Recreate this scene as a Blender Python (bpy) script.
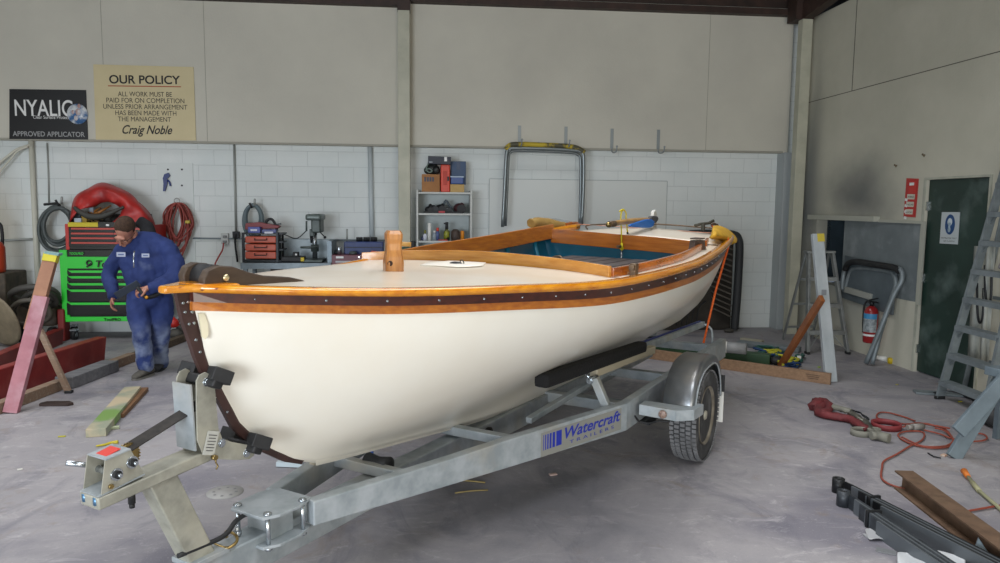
import bpy, bmesh, math, random
from mathutils import Vector, Matrix, Quaternion
random.seed(7)
SC = bpy.context.scene
COL = SC.collection
for o in list(bpy.data.objects): bpy.data.objects.remove(o)
R = math.radians
# ---------------------------------------------------------------- camera
F, YAW, PIT, ROL, H = 731.2, .09722, .10443, .00974, 1.72
fw = Vector((math.sin(YAW)*math.cos(PIT), math.cos(YAW)*math.cos(PIT), -math.sin(PIT)))
_r = Vector((math.cos(YAW), -math.sin(YAW), 0)); _u = _r.cross(fw)
rt = _r*math.cos(ROL)+_u*math.sin(ROL); up = _u*math.cos(ROL)-_r*math.sin(ROL)
CAM = Vector((0, 0, H))
cd = bpy.data.cameras.new('camera'); cam = bpy.data.objects.new('camera', cd); COL.objects.link(cam)
cd.sensor_fit = 'HORIZONTAL'; cd.sensor_width = 36; cd.lens = 36*F/1000; cd.clip_start = .05
m3 = Matrix((rt, up, -fw)).transposed()
cam.matrix_world = Matrix.Translation(CAM) @ m3.to_4x4()
SC.camera = cam
# ---------------------------------------------------------------- light and exposure
SC.view_settings.view_transform = 'Standard'; SC.view_settings.look = 'None'
SC.view_settings.exposure = 0.22; SC.view_settings.gamma = 1; SC.view_settings.use_curve_mapping = False
W = bpy.data.worlds.new('sky'); SC.world = W; W.use_nodes = True
bg = W.node_tree.nodes['Background']; bg.inputs[0].default_value = (.66, .78, 1, 1); bg.inputs[1].default_value = .42
def area(name, loc, aim, sx, sy, power, color, spread=180):
    l = bpy.data.lights.new(name, 'AREA'); l.shape = 'RECTANGLE'; l.size = sx; l.size_y = sy
    l.energy = power; l.color = color; l.spread = R(spread)
    o = bpy.data.objects.new(name, l); COL.objects.link(o); o.location = loc
    o.rotation_euler = (Vector(aim)-Vector(loc)).to_track_quat('-Z', 'Y').to_euler()
    return o
area('daylight_door_left', (-4.6, -5.2, 1.6), (0, 7, .9), 4.6, 2.8, 560, (.86, .93, 1))
area('daylight_door_right', (2.2, -5.2, 1.6), (1.6, 7, 1.0), 3.8, 2.8, 210, (1, .92, .80))
for _x, _y, _p in ((-4.2, 1.0, 85), (1.2, 1.0, 95), (-4.2, 5.6, 85), (1.2, 5.6, 80)):
    area('rooflight', (_x, _y, 4.95), (_x, _y, 0), 2.4, 3.2, _p, (.97, .98, 1), 125)
# ---------------------------------------------------------------- pixel rays to points on real planes
def ray(x, y): return fw+rt*((x-500)/F)+up*((281.5-y)/F)
def gz(x, y, z=0.0): d = ray(x, y); return CAM+d*((z-H)/d.z)
def gy(x, y, Y): d = ray(x, y); return CAM+d*(Y/d.y)
def gx(x, y, X): d = ray(x, y); return CAM+d*(X/d.x)
def V(*a): return Vector(a)
# ---------------------------------------------------------------- mesh builder
class MB:
    def __init__(s): s.bm = bmesh.new(); s.mi = 0
    def _face(s, vs):
        try: f = s.bm.faces.new(vs)
        except ValueError: return None
        f.material_index = s.mi; f.smooth = False; return f
    def box(s, c, d, rot=None, bev=0.0):
        n0 = len(s.bm.verts)
        M = Matrix.Translation(Vector(c)) @ (rot.to_4x4() if rot else Matrix.Identity(4)) @ Matrix.Diagonal((d[0], d[1], d[2], 1))
        r = bmesh.ops.create_cube(s.bm, size=1, matrix=M)
        fs = set(f for v in r['verts'] for f in v.link_faces)
        for f in fs: f.material_index = s.mi
        if bev > 0:
            es = set(e for v in r['verts'] for e in v.link_edges)
            q = bmesh.ops.bevel(s.bm, geom=list(es), offset=min(bev, min(d)*.45), segments=2, profile=.6, affect='EDGES')
            for f in q['faces']: f.material_index = s.mi; f.smooth = True
        return s
    def bar(s, p0, p1, w, h, upv=(0, 0, 1), bev=0.0):
        """rectangular bar from p0 to p1, w across, h along upv"""
        p0 = Vector(p0); p1 = Vector(p1); y = (p1-p0); L = y.length; y.normalize()
        x = y.cross(Vector(upv)).normalized(); z = x.cross(y)
        return s.box((p0+p1)/2, (w, L, h), Matrix((x, y, z)).transposed(), bev)
    def ring(s, c, x, y, rx, ry=None, n=16, ph=0):
        ry = rx if ry is None else ry
        return [s.bm.verts.new(c+x*(rx*math.cos(2*math.pi*i/n+ph))+y*(ry*math.sin(2*math.pi*i/n+ph))) for i in range(n)]
    def bridge(s, a, b, smooth=True, closed=True):
        n = len(a)
        for i in range(n if closed else n-1):
            f = s._face((a[i], a[(i+1) % n], b[(i+1) % n], b[i]))
            if f: f.smooth = smooth
    def cap(s, r, flip=False): s._face(list(reversed(r)) if flip else r)
    def cyl(s, p0, p1, r0, r1=None, n=16, caps=True):
        p0 = Vector(p0); p1 = Vector(p1); r1 = r0 if r1 is None else r1
        z = (p1-p0).normalized(); x = z.orthogonal().normalized(); y = z.cross(x)
        a = s.ring(p0, x, y, r0, n=n); b = s.ring(p1, x, y, r1, n=n); s.bridge(a, b)
        if caps: s.cap(a, True); s.cap(b)
        return s
    def lathe(s, prof, c, axis=(0, 0, 1), n=24):
        c = Vector(c); z = Vector(axis).normalized(); x = z.orthogonal().normalized(); y = z.cross(x); prev = None
        for i, (r, h) in enumerate(prof):
            rg = s.ring(c+z*h, x, y, max(r, 1e-4), n=n)
            if prev: s.bridge(prev, rg)
            else: s.cap(rg, True)
            prev = rg
        s.cap(prev); return s
    def tube(s, pts, r, n=8, closed=False, smooth=1):
        pts = [Vector(p) for p in pts]
        if smooth > 1: pts = spline(pts, smooth, closed)
        N = len(pts); rings = []; nrm = None
        rr = r if callable(r) else (lambda t: r)
        for i in range(N):
            a = pts[(i-1) % N] if (closed or i > 0) else pts[i]; b = pts[(i+1) % N] if (closed or i < N-1) else pts[i]
            t = (b-a); t = t.normalized() if t.length > 1e-9 else Vector((0, 0, 1))
            if nrm is None: nrm = t.orthogonal().normalized()
            nrm = (nrm-t*nrm.dot(t)); nrm = nrm.normalized() if nrm.length > 1e-6 else t.orthogonal().normalized()
            rings.append(s.ring(pts[i], nrm, t.cross(nrm), rr(i/max(1, N-1)), n=n))
        for i in range(N-1): s.bridge(rings[i], rings[i+1])
        if closed: s.bridge(rings[-1], rings[0])
        else: s.cap(rings[0], True); s.cap(rings[-1])
        return s
    def prism(s, poly, o, ax, ay, th):
        """polygon (u,v) in the frame ax, ay at o, extruded by th along ax x ay (centred)"""
        o = Vector(o); ax = Vector(ax).normalized(); ay = Vector(ay).normalized(); az = ax.cross(ay)
        a = [s.bm.verts.new(o+ax*u+ay*v-az*th/2) for u, v in poly]; b = [s.bm.verts.new(o+ax*u+ay*v+az*th/2) for u, v in poly]
        s.bridge(a, b, False); s.cap(a, True); s.cap(b); return s
    def grid(s, rows, closed=False, smooth=True):
        vs = [[s.bm.verts.new(p) for p in r] for r in rows]
        for i in range(len(vs)-1): s.bridge(vs[i], vs[i+1], smooth, closed)
        return vs
    def sphere(s, c, r, sc=(1, 1, 1), rot=None, n=16):
        M = Matrix.Translation(Vector(c)) @ (rot.to_4x4() if rot else Matrix.Identity(4)) @ Matrix.Diagonal((sc[0]*r, sc[1]*r, sc[2]*r, 1))
        q = bmesh.ops.create_uvsphere(s.bm, u_segments=n, v_segments=n//2, radius=1, matrix=M)
        for f in set(f for v in q['verts'] for f in v.link_faces): f.smooth = True; f.material_index = s.mi
        return s
    def torus(s, c, axis, Rr, r, n=32, m=8):
        z = Vector(axis).normalized(); x = z.orthogonal().normalized(); y = z.cross(x); c = Vector(c)
        return s.tube([c+x*Rr*math.cos(2*math.pi*i/n)+y*Rr*math.sin(2*math.pi*i/n) for i in range(n)], r, m, True)
    def build(s, name, mat, parent=None, world=True, solid=0, subsurf=0, bevel=0, soff=-1):
        me = bpy.data.meshes.new(name)
        bmesh.ops.recalc_face_normals(s.bm, faces=s.bm.faces[:])
        if parent is not None and world: s.bm.transform(rootmat(parent).inverted())
        s.bm.to_mesh(me); s.bm.free()
        for m in (mat if isinstance(mat, (list, tuple)) else [mat]): me.materials.append(m)
        o = bpy.data.objects.new(name, me); COL.objects.link(o)
        if parent is not None: o.parent = parent
        if solid:
            q = o.modifiers.new('solid', 'SOLIDIFY'); q.thickness = solid; q.offset = soff
        if bevel:
            q = o.modifiers.new('bevel', 'BEVEL'); q.width = bevel; q.segments = 2; q.limit_method = 'ANGLE'
        if subsurf:
            q = o.modifiers.new('sub', 'SUBSURF'); q.levels = subsurf; q.render_levels = subsurf
        return o
def fb(x0, y0, x1, y1, Y, d):
    """box standing at the plane Y behind the pixel rectangle, d deep"""
    a = gy(x0, y1, Y); b = gy(x1, y0, Y); return ((a.x+b.x)/2, Y+d/2, (a.z+b.z)/2), (b.x-a.x, d, b.z-a.z)
def rootmat(o):
    M = o.matrix_basis.copy()
    while o.parent is not None: o = o.parent; M = o.matrix_basis @ M
    return M
def spline(pts, k, closed=False):
    out = []; N = len(pts)
    for i in range(N if closed else N-1):
        g = lambda j: pts[j % N] if closed else pts[max(0, min(N-1, j))]
        a, b, c, d = g(i-1), g(i), g(i+1), g(i+2)
        for j in range(k):
            t = j/k; out.append(.5*((2*b)+(c-a)*t+(2*a-5*b+4*c-d)*t*t+(3*b-a-3*c+d)*t**3))
    if not closed: out.append(pts[-1].copy())
    return out
def thing(name, label, cat, loc=(0, 0, 0), rz=0, group=None, rot=None):
    o = bpy.data.objects.new(name, None); COL.objects.link(o); o.empty_display_size = .1
    o.location = loc; o.rotation_euler = rot if rot else (0, 0, rz); tag(o, label, cat, group); return o
def tag(o, label, cat, group=None, kind=None):
    o['label'] = label; o['category'] = cat
    if group: o['group'] = group
    if kind: o['kind'] = kind
    return o
def struct(o): o['kind'] = 'structure'; return o
def dup(root, loc, rz=None, label=None, group=None):
    r = root.copy(); COL.objects.link(r); r.location = loc
    if rz is not None: r.rotation_euler = (0, 0, rz)
    if label: r['label'] = label
    if group: r['group'] = group
    for ch in list(root.children):
        c = ch.copy(); COL.objects.link(c); c.parent = r
        for g in ch.children:
            d = g.copy(); COL.objects.link(d); d.parent = c
    return r
def interp(tab, x):
    """smooth (monotone cubic) interpolation of [(x,y),...]"""
    n = len(tab)
    if x <= tab[0][0]: return tab[0][1]
    if x >= tab[-1][0]: return tab[-1][1]
    for i in range(n-1):
        if tab[i][0] <= x <= tab[i+1][0]: break
    def sl(i):
        if i <= 0: return (tab[1][1]-tab[0][1])/(tab[1][0]-tab[0][0])
        if i >= n-1: return (tab[-1][1]-tab[-2][1])/(tab[-1][0]-tab[-2][0])
        return (tab[i+1][1]-tab[i-1][1])/(tab[i+1][0]-tab[i-1][0])
    x0, y0 = tab[i]; x1, y1 = tab[i+1]; h = x1-x0; t = (x-x0)/h
    return (2*t**3-3*t*t+1)*y0+(t**3-2*t*t+t)*h*sl(i)+(-2*t**3+3*t*t)*y1+(t**3-t*t)*h*sl(i+1)
# ---------------------------------------------------------------- materials
def srgb(c):
    if isinstance(c, str): c = tuple(int(c[i:i+2], 16)/255 for i in (0, 2, 4))
    return tuple((x/12.92 if x <= .04045 else ((x+.055)/1.055)**2.4) for x in c)+(1,)
MATS = {}
def mat(name, col, rough=.5, metal=0.0, col2=None, scale=8, bump=0.0, bscale=None, stretch=(1, 1, 1), coat=0.0, detail=6, lo=.35, hi=.65, coords='Object', trans=0, alpha=1, emit=0, dirt=None, dscale=2.5, dlo=.5, dhi=.75):
    m = bpy.data.materials.new(name); m.use_nodes = True; nt = m.node_tree; N = nt.nodes; L = nt.links
    b = N['Principled BSDF']; b.inputs['Roughness'].default_value = rough; b.inputs['Metallic'].default_value = metal
    b.inputs['Base Color'].default_value = srgb(col); b.inputs['Coat Weight'].default_value = coat; b.inputs['Coat Roughness'].default_value = .12
    if trans: b.inputs['Transmission Weight'].default_value = trans
    if alpha < 1: b.inputs['Alpha'].default_value = alpha
    if emit: b.inputs['Emission Color'].default_value = srgb(col); b.inputs['Emission Strength'].default_value = emit
    if col2 or bump or dirt:
        tc = N.new('ShaderNodeTexCoord'); mp = N.new('ShaderNodeMapping'); mp.inputs['Scale'].default_value = stretch
        L.new(tc.outputs[coords], mp.inputs[0])
    last = None
    if col2:
        nz = N.new('ShaderNodeTexNoise'); nz.inputs['Scale'].default_value = scale; nz.inputs['Detail'].default_value = detail; nz.inputs['Roughness'].default_value = .6
        rp = N.new('ShaderNodeValToRGB'); rp.color_ramp.elements[0].position = lo; rp.color_ramp.elements[1].position = hi
        rp.color_ramp.elements[0].color = srgb(col); rp.color_ramp.elements[1].color = srgb(col2)
        L.new(mp.outputs[0], nz.inputs['Vector']); L.new(nz.outputs['Fac'], rp.inputs[0]); last = rp.outputs[0]
    if dirt:
        n2 = N.new('ShaderNodeTexNoise'); n2.inputs['Scale'].default_value = dscale; n2.inputs['Detail'].default_value = 8
        r2 = N.new('ShaderNodeValToRGB'); r2.color_ramp.elements[0].position = dlo; r2.color_ramp.elements[1].position = dhi
        mx = N.new('ShaderNodeMix'); mx.data_type = 'RGBA'; mx.inputs[7].default_value = srgb(dirt)
        L.new(mp.outputs[0], n2.inputs['Vector']); L.new(n2.outputs['Fac'], r2.inputs[0]); L.new(r2.outputs[0], mx.inputs[0])
        if last: L.new(last, mx.inputs[6])
        else: mx.inputs[6].default_value = srgb(col)
        last = mx.outputs[2]
    if last: L.new(last, b.inputs['Base Color'])
    if bump:
        n3 = N.new('ShaderNodeTexNoise'); n3.inputs['Scale'].default_value = bscale or scale*2; n3.inputs['Detail'].default_value = 5
        bp = N.new('ShaderNodeBump'); bp.inputs['Strength'].default_value = bump; bp.inputs['Distance'].default_value = .01
        L.new(mp.outputs[0], n3.inputs['Vector']); L.new(n3.outputs['Fac'], bp.inputs['Height']); L.new(bp.outputs[0], b.inputs['Normal'])
    MATS[name] = m; return m
M_hull = mat('hull_paint', 'e9e7dd', .28, coat=.4, col2='e6e1d3', scale=1.2)
M_deck = mat('deck_paint', 'e2d9ca', .35, coat=.3, col2='dccfba', scale=3)
M_gold = mat('varnished_pine', 'db941e', .22, coat=.8, col2='bd7010', scale=5, stretch=(6, .8, 6), dirt='6e3208', dscale=9, dlo=.66, dhi=.74)
M_board = mat('varnished_board', 'cd9140', .25, coat=.7, col2='b67626', scale=5, stretch=(.8, 6, 8), dirt='6e3208', dscale=5, dlo=.68, dhi=.76)
M_boardd = mat('varnished_board_dark', 'b46a22', .25, coat=.7, col2='955016', scale=5, stretch=(.8, 6, 8), dirt='5e2a08', dscale=5, dlo=.68, dhi=.76)
M_orange = mat('varnished_cedar', 'b8661c', .25, coat=.7, col2='8a4210', scale=6, stretch=(8, .8, 8), dirt='5e2a08', dscale=8, dlo=.66, dhi=.76)
M_mahog = mat('mahogany', '34130a', .35, coat=.5, col2='4a1c0e', scale=8, stretch=(6, .8, 6))
M_cedar = mat('oiled_cedar', 'b87022', .35, coat=.4, col2='9a541a', scale=6, stretch=(8, .8, 8))
M_stem = mat('stem_plate', '46302c', .45, col2='33211e', scale=9)
M_teal = mat('teal_paint', '146a86', .35, coat=.2, col2='105b74', scale=3)
M_teal2 = mat('teal_rib', '2484a0', .35, coat=.2)
M_galv = mat('galvanised_steel', 'aab1b5', .45, .25, col2='8f989c', scale=9, detail=3, bump=.08, bscale=30, dirt='a8a294', dscale=3, dlo=.5, dhi=.8)
M_galv2 = mat('galvanised_warm', 'a9a89c', .5, .25, col2='8f8f84', scale=12, dirt='b7b3a2', dscale=5)
M_zinc = mat('zinc_bright', 'b6bdc2', .25, .9)
M_chrome = mat('chrome', 'c9cbc8', .18, 1)
M_brass = mat('brass', '9c8656', .3, .9)
M_bronze = mat('bronze', '6f5c48', .4, .6, col2='52463a', scale=20)
M_black = mat('black_rubber', '17181a', .6, col2='222325', scale=12)
M_blackfab = mat('black_carpet', '0d0d0f', .9, bump=.4, bscale=60)
M_tyre = mat('tyre_rubber', '3a3b3d', .75, col2='2a2b2d', scale=10, dirt='6e6f70', dscale=6)
M_darkmet = mat('dark_metal', '26282b', .45, .5)
M_white = mat('white_plastic', 'dcdcd6', .45)
M_cream = mat('cream_paint', 'cfc9ae', .5)
M_red = mat('red_paint', 'b02018', .4)
M_rope = mat('orange_rope', 'dc651c', .7, col2='c04c12', scale=60)
M_yellow = mat('yellow_rope', 'd6c41c', .6)
# ================================================================ THE ROOM
BY = 10.0     # block wall
PY = 9.83     # upper lining
RX = 5.13     # right wall
ZT = 5.22
def wallmat(name, c1, c2, course=False, dirt=None, xz='xz', sheets=None, stain=None, warm=None):
    m = bpy.data.materials.new(name); m.use_nodes = True; nt = m.node_tree; N = nt.nodes; L = nt.links
    b = N['Principled BSDF']; b.inputs['Roughness'].default_value = .75
    tc = N.new('ShaderNodeTexCoord'); sp = N.new('ShaderNodeSeparateXYZ'); L.new(tc.outputs['Object'], sp.inputs[0])
    cb = N.new('ShaderNodeCombineXYZ'); L.new(sp.outputs['X' if xz == 'xz' else 'Y'], cb.inputs[0]); L.new(sp.outputs['Z'], cb.inputs[1])
    nz = N.new('ShaderNodeTexNoise'); nz.inputs['Scale'].default_value = 1.1; nz.inputs['Detail'].default_value = 7; nz.inputs['Roughness'].default_value = .6
    L.new(tc.outputs['Object'], nz.inputs['Vector'])
    rp = N.new('ShaderNodeValToRGB'); rp.color_ramp.elements[0].position = .35; rp.color_ramp.elements[1].position = .68
    rp.color_ramp.elements[0].color = srgb(c1); rp.color_ramp.elements[1].color = srgb(c2); L.new(nz.outputs['Fac'], rp.inputs[0])
    last = rp.outputs[0]
    def mul(fac_out, col):
        nonlocal last
        mx = N.new('ShaderNodeMix'); mx.data_type = 'RGBA'; L.new(fac_out, mx.inputs[0]); L.new(last, mx.inputs[6]); mx.inputs[7].default_value = srgb(col); last = mx.outputs[2]
    bp = N.new('ShaderNodeBump'); bp.inputs['Strength'].default_value = .25; bp.inputs['Distance'].default_value = .006
    n3 = N.new('ShaderNodeTexNoise'); n3.inputs['Scale'].default_value = 40; L.new(tc.outputs['Object'], n3.inputs['Vector'])
    L.new(n3.outputs['Fac'], bp.inputs['Height']); L.new(bp.outputs[0], b.inputs['Normal'])
    if course:
        bk = N.new('ShaderNodeTexBrick'); L.new(cb.outputs[0], bk.inputs['Vector']); bk.inputs['Scale'].default_value = 1
        bk.inputs['Brick Width'].default_value = .4; bk.inputs['Row Height'].default_value = .2; bk.inputs['Mortar Size'].default_value = .0035; bk.inputs['Mortar Smooth'].default_value = .3
        bk.inputs['Color1'].default_value = (0, 0, 0, 1); bk.inputs['Color2'].default_value = (0, 0, 0, 1); bk.inputs['Mortar'].default_value = (1, 1, 1, 1)
        ml = N.new('ShaderNodeMath'); ml.operation = 'MULTIPLY'; L.new(bk.outputs['Fac'], ml.inputs[0]); ml.inputs[1].default_value = .28
        mul(ml.outputs[0], '838c90')
        b2 = N.new('ShaderNodeBump'); b2.inputs['Strength'].default_value = .6; b2.inputs['Distance'].default_value = .004; b2.invert = True
        L.new(bk.outputs['Fac'], b2.inputs['Height']); L.new(bp.outputs[0], b2.inputs['Normal']); L.new(b2.outputs[0], b.inputs['Normal'])
    if stain:
        for (u, z, ru, rz_, col, amt) in stain:   # soot stains and other darker or tinted patches, each with its own place
            mp = N.new('ShaderNodeMapping'); mp.vector_type = 'TEXTURE'; mp.inputs['Location'].default_value = (u, z, 0); mp.inputs['Scale'].default_value = (ru, rz_, 1)
            L.new(cb.outputs[0], mp.inputs[0])
            nn = N.new('ShaderNodeTexNoise'); nn.inputs['Scale'].default_value = 1.3; nn.inputs['Detail'].default_value = 5; L.new(mp.outputs[0], nn.inputs['Vector'])
            ad = N.new('ShaderNodeMix'); ad.data_type = 'RGBA'; ad.inputs[0].default_value = .22; L.new(mp.outputs[0], ad.inputs[6]); L.new(nn.outputs['Color'], ad.inputs[7])
            ln = N.new('ShaderNodeVectorMath'); ln.operation = 'LENGTH'; L.new(mp.outputs[0], ln.inputs[0])
            a2 = N.new('ShaderNodeMath'); a2.operation = 'MULTIPLY_ADD'; L.new(nn.outputs['Fac'], a2.inputs[0]); a2.inputs[1].default_value = .9; L.new(ln.outputs['Value'], a2.inputs[2])
            mr = N.new('ShaderNodeMapRange'); mr.interpolation_type = 'SMOOTHSTEP'; mr.inputs[1].default_value = .35; mr.inputs[2].default_value = 1.4; mr.inputs[3].default_value = amt; mr.inputs[4].default_value = 0
            L.new(a2.outputs[0], mr.inputs[0]); mul(mr.outputs[0], col)
    L.new(last, b.inputs['Base Color']); return m
M_block = wallmat('painted_block', 'd3dad9', 'dee2e0', course=True, stain=[(-5.55, 1.2, .55, 1.6, '9c8f74', .75)])
M_lining = wallmat('lining_board', 'c0bdb1', 'c9c6b9')
M_right = wallmat('stained_board', 'bcbaaa', 'c9c6b6', xz='yz', stain=[(8.35, 1.82, 1.2, .85, '505457', .85), (9.6, 1.6, .7, 2.6, '63686c', .8), (7.1, 4.3, 1.5, .6, '8a8064', .85), (8.6, .7, 1.2, 1.0, '7b8183', .55), (5.4, 3.9, 1.1, .7, '938b70', .5)])
def floor_mat():
    m = bpy.data.materials.new('dusty_concrete'); m.use_nodes = True; nt = m.node_tree; N = nt.nodes; L = nt.links
    b = N['Principled BSDF']; b.inputs['Roughness'].default_value = .62
    tc = N.new('ShaderNodeTexCoord'); O_ = tc.outputs['Object']
    def noise(s, d=8, r=.6, dist=0, st=(1, 1, 1)):
        mp = N.new('ShaderNodeMapping'); mp.inputs['Scale'].default_value = st; L.new(O_, mp.inputs[0])
        n = N.new('ShaderNodeTexNoise'); n.inputs['Scale'].default_value = s; n.inputs['Detail'].default_value = d; n.inputs['Roughness'].default_value = r; n.inputs['Distortion'].default_value = dist
        L.new(mp.outputs[0], n.inputs['Vector']); return n.outputs['Fac']
    def ramp(f, a, c, ca=None, cb=None):
        r = N.new('ShaderNodeValToRGB'); r.color_ramp.elements[0].position = a; r.color_ramp.elements[1].position = c
        if ca: r.color_ramp.elements[0].color = srgb(ca); r.color_ramp.elements[1].color = srgb(cb)
        L.new(f, r.inputs[0]); return r.outputs[0]
    def mix(f, a, col, amt=1):
        mx = N.new('ShaderNodeMix'); mx.data_type = 'RGBA'; q = N.new('ShaderNodeMath'); q.operation = 'MULTIPLY'; L.new(f, q.inputs[0]); q.inputs[1].default_value = amt
        L.new(q.outputs[0], mx.inputs[0]); L.new(a, mx.inputs[6]); mx.inputs[7].default_value = srgb(col); return mx.outputs[2]
    base = ramp(noise(1.3, 9, .65, .4), .3, .7, '8a888c', '9f9b9d')
    c = mix(ramp(noise(.55, 6, .6, .8, (1, 1.6, 1)), .5, .66), base, '6c6a75', .8)
    c = mix(ramp(noise(1.1, 9, .7, 1.5, (1.8, 1, 1)), .52, .64), c, '5f5f6b', .5)
    c = mix(ramp(noise(2.6, 9, .7, 1.2), .56, .7), c, '7f7062', .5)
    c = mix(ramp(noise(4.2, 10, .75, 1.5, (1, 2, 1)), .55, .75), c, 'c6c2c4', .65)
    c = mix(ramp(noise(38, 4, .8), .58, .72), c, '77757a', .5)
    c = mix(ramp(noise(90, 3, .8), .62, .7), c, 'c9c5c3', .5)
    # darker noise-edged patch under the trailer
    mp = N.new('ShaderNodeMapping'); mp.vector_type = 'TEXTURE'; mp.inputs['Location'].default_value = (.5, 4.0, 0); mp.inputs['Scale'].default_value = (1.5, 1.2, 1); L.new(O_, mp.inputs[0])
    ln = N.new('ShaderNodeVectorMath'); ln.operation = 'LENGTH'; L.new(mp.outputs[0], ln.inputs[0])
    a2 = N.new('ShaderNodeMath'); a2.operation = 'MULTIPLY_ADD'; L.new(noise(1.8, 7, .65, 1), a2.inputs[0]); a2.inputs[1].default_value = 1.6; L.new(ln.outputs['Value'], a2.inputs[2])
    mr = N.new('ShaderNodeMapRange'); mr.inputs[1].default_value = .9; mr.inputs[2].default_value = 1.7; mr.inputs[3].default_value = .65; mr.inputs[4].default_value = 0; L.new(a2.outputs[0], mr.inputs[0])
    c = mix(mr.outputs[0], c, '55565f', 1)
    L.new(c, b.inputs['Base Color'])
    bp = N.new('ShaderNodeBump'); bp.inputs['Strength'].default_value = .25; bp.inputs['Distance'].default_value = .006; L.new(noise(22, 6, .7), bp.inputs['Height']); L.new(bp.outputs[0], b.inputs['Normal'])
    return m
FY = -5.5; LX = -8.0
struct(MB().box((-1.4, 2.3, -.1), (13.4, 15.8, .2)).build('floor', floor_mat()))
struct(MB().box((-1.4, BY+.1, 2.5), (13.4, .2, 5.4)).build('wall_back', M_block))
M_dkroof = mat('dark_roof', '1c1815', .8)
M_steel = mat('red_oxide_steel', '3d2a23', .6, col2='2b1f1a', scale=6)
M_post = mat('painted_steel', 'b9b8a6', .5, col2='a9a998', scale=4)
zb = 2.47
q = MB(); q.box(((LX+4.94)/2, PY+.06, (zb+ZT)/2), (4.94-LX, .12, ZT-zb)); struct(q.build('trim_16', M_lining))
# right wall with the recessed opening (818..918 px) and the doorway
y_o0, y_o1 = gx(918, 300, RX).y, 9.3        # opening near / far
zo0 = gx(900, 299, RX).z; zo1 = gx(900, 222.5, RX).z
y_d0, y_d1 = gx(983.5, 275, RX).y, gx(920, 275, RX).y
zd = 2.02
q = MB()
zr_ = gx(837, 6.2, RX).z
def seg(ya, yb, za, zb_):
    zb_ = min(zb_, zr_); q.box((RX+.1, (ya+yb)/2, (za+zb_)/2), (.2, yb-ya, zb_-za))
seg(FY, y_d0, 0, 5.2); seg(y_d0, y_d1, zd, 5.2); seg(y_d1, y_o0, 0, 5.2)
seg(y_o0, y_o1, 0, zo0); seg(y_o0, y_o1, zo1, 5.2); seg(y_o1, BY+.2, 0, 5.2)
struct(q.build('wall_right', M_right))
struct(MB().box((RX+.35, 2.3, (zr_+5.25)/2), (.1, 15.8, 5.25-zr_)).build('trim_14', M_dkroof))
struct(MB().box((LX-.1, 2.3, 2.5), (.2, 15.8, 5.4)).build('wall_left', M_lining))
struct(MB().box((-1.4, 2.3, 5.28), (13.4, 15.8, .12)).build('ceiling', M_dkroof))
q = MB(); q.box((-1.4, FY-.1, 4.3), (13.4, .2, 1.9)); q.box((RX-.35, FY-.1, 1.7), (.9, .2, 3.4)); q.box((LX+.1, FY-.1, 1.7), (.5, .2, 3.4)); struct(q.build('wall_front', M_lining))
# steel: centre post, corner post, purlin, rafters
c0, c1 = gy(398.2, 150, 9.66), gy(410, 150, 9.66)
zp = gy(402, 10, 9.66).z
q = MB(); q.box(((c0.x+c1.x)/2, 9.745, zp/2), (c1.x-c0.x, .17, zp), bev=.004); struct(q.build('trim_1', M_post))
q = MB(); q.box(((c0.x+c1.x)/2, 9.745, zp+.35), (c1.x-c0.x+.01, .17, .7)); q.bar(((c0.x+c1.x)/2, 9.7, zp+.3), ((c0.x+c1.x)/2, FY, zp+.55), .14, .3); struct(q.build('trim_2', M_steel))
k0, k1 = gy(795.6, 120, 9.5), gy(805.6, 120, 9.5); zk = gy(806, 20, 9.5).z
q = MB(); q.box(((k0.x+k1.x)/2, 9.5, zk/2), (k1.x-k0.x, .12, zk), bev=.004); struct(q.build('trim_3', M_post))
q = MB(); q.bar((k0.x+.07, 9.55, zk+.1), (k0.x+.45, 2, zk+1.35), .13, .22); q.box((k0.x+.05, 9.6, zk+.35), (.25, .25, .7)); struct(q.build('trim_4', M_steel))
z_p = gy(600, 6.5, PY-.05).z
q = MB(); q.box(((c1.x+k0.x)/2, PY-.06, z_p), (k0.x-c1.x-.02, .12, .08)); q.box(((c1.x+k0.x)/2, PY-.0, z_p+.3), (k0.x-c1.x-.02, .06, .45)); struct(q.build('trim_5', M_steel))
z_l = gy(200, 0, PY).z
q = MB(); q.box(((LX+c0.x)/2, PY-.04, z_l+.04), (c0.x-LX, .14, .1)); struct(q.build('trim_6', M_steel))
# cover mouldings: lining joints and right-wall sheet joints
q = MB()
for px in (103, 205): p = gy(px, 60, PY); q.box((p.x, PY-.001, (zb+ZT)/2), (.006, .004, ZT-zb))
for px in (709,): p = gy(px, 60, PY); q.box((p.x, PY-.001, (zb+ZT)/2), (.006, .004, ZT-zb))
q.box(((LX+4.87)/2, PY-.004, zb+.012), (4.87-LX, .012, .024))
struct(q.build('trim_7', mat('joint', '9a988c', .7)))
zj = gx(932, 69.6, RX).z; yj = gx(855, 40, RX).y
q = MB(); q.box((RX-.001, 2.3, zj), (.004, 15.4, .008)); q.box((RX-.001, yj, (zj+5.1)/2), (.004, .01, 5.1-zj)); struct(q.build('trim_8', mat('joint_dark', '57544a', .8)))
# block wall: narrow pilaster in the corner, ledge at conduit
q = MB(); q.box((4.93, 9.9, 1.24), (.1, .24, 2.47)); struct(q.build('trim_9', mat('corner_strip', 'a9afb0', .7)))
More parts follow.
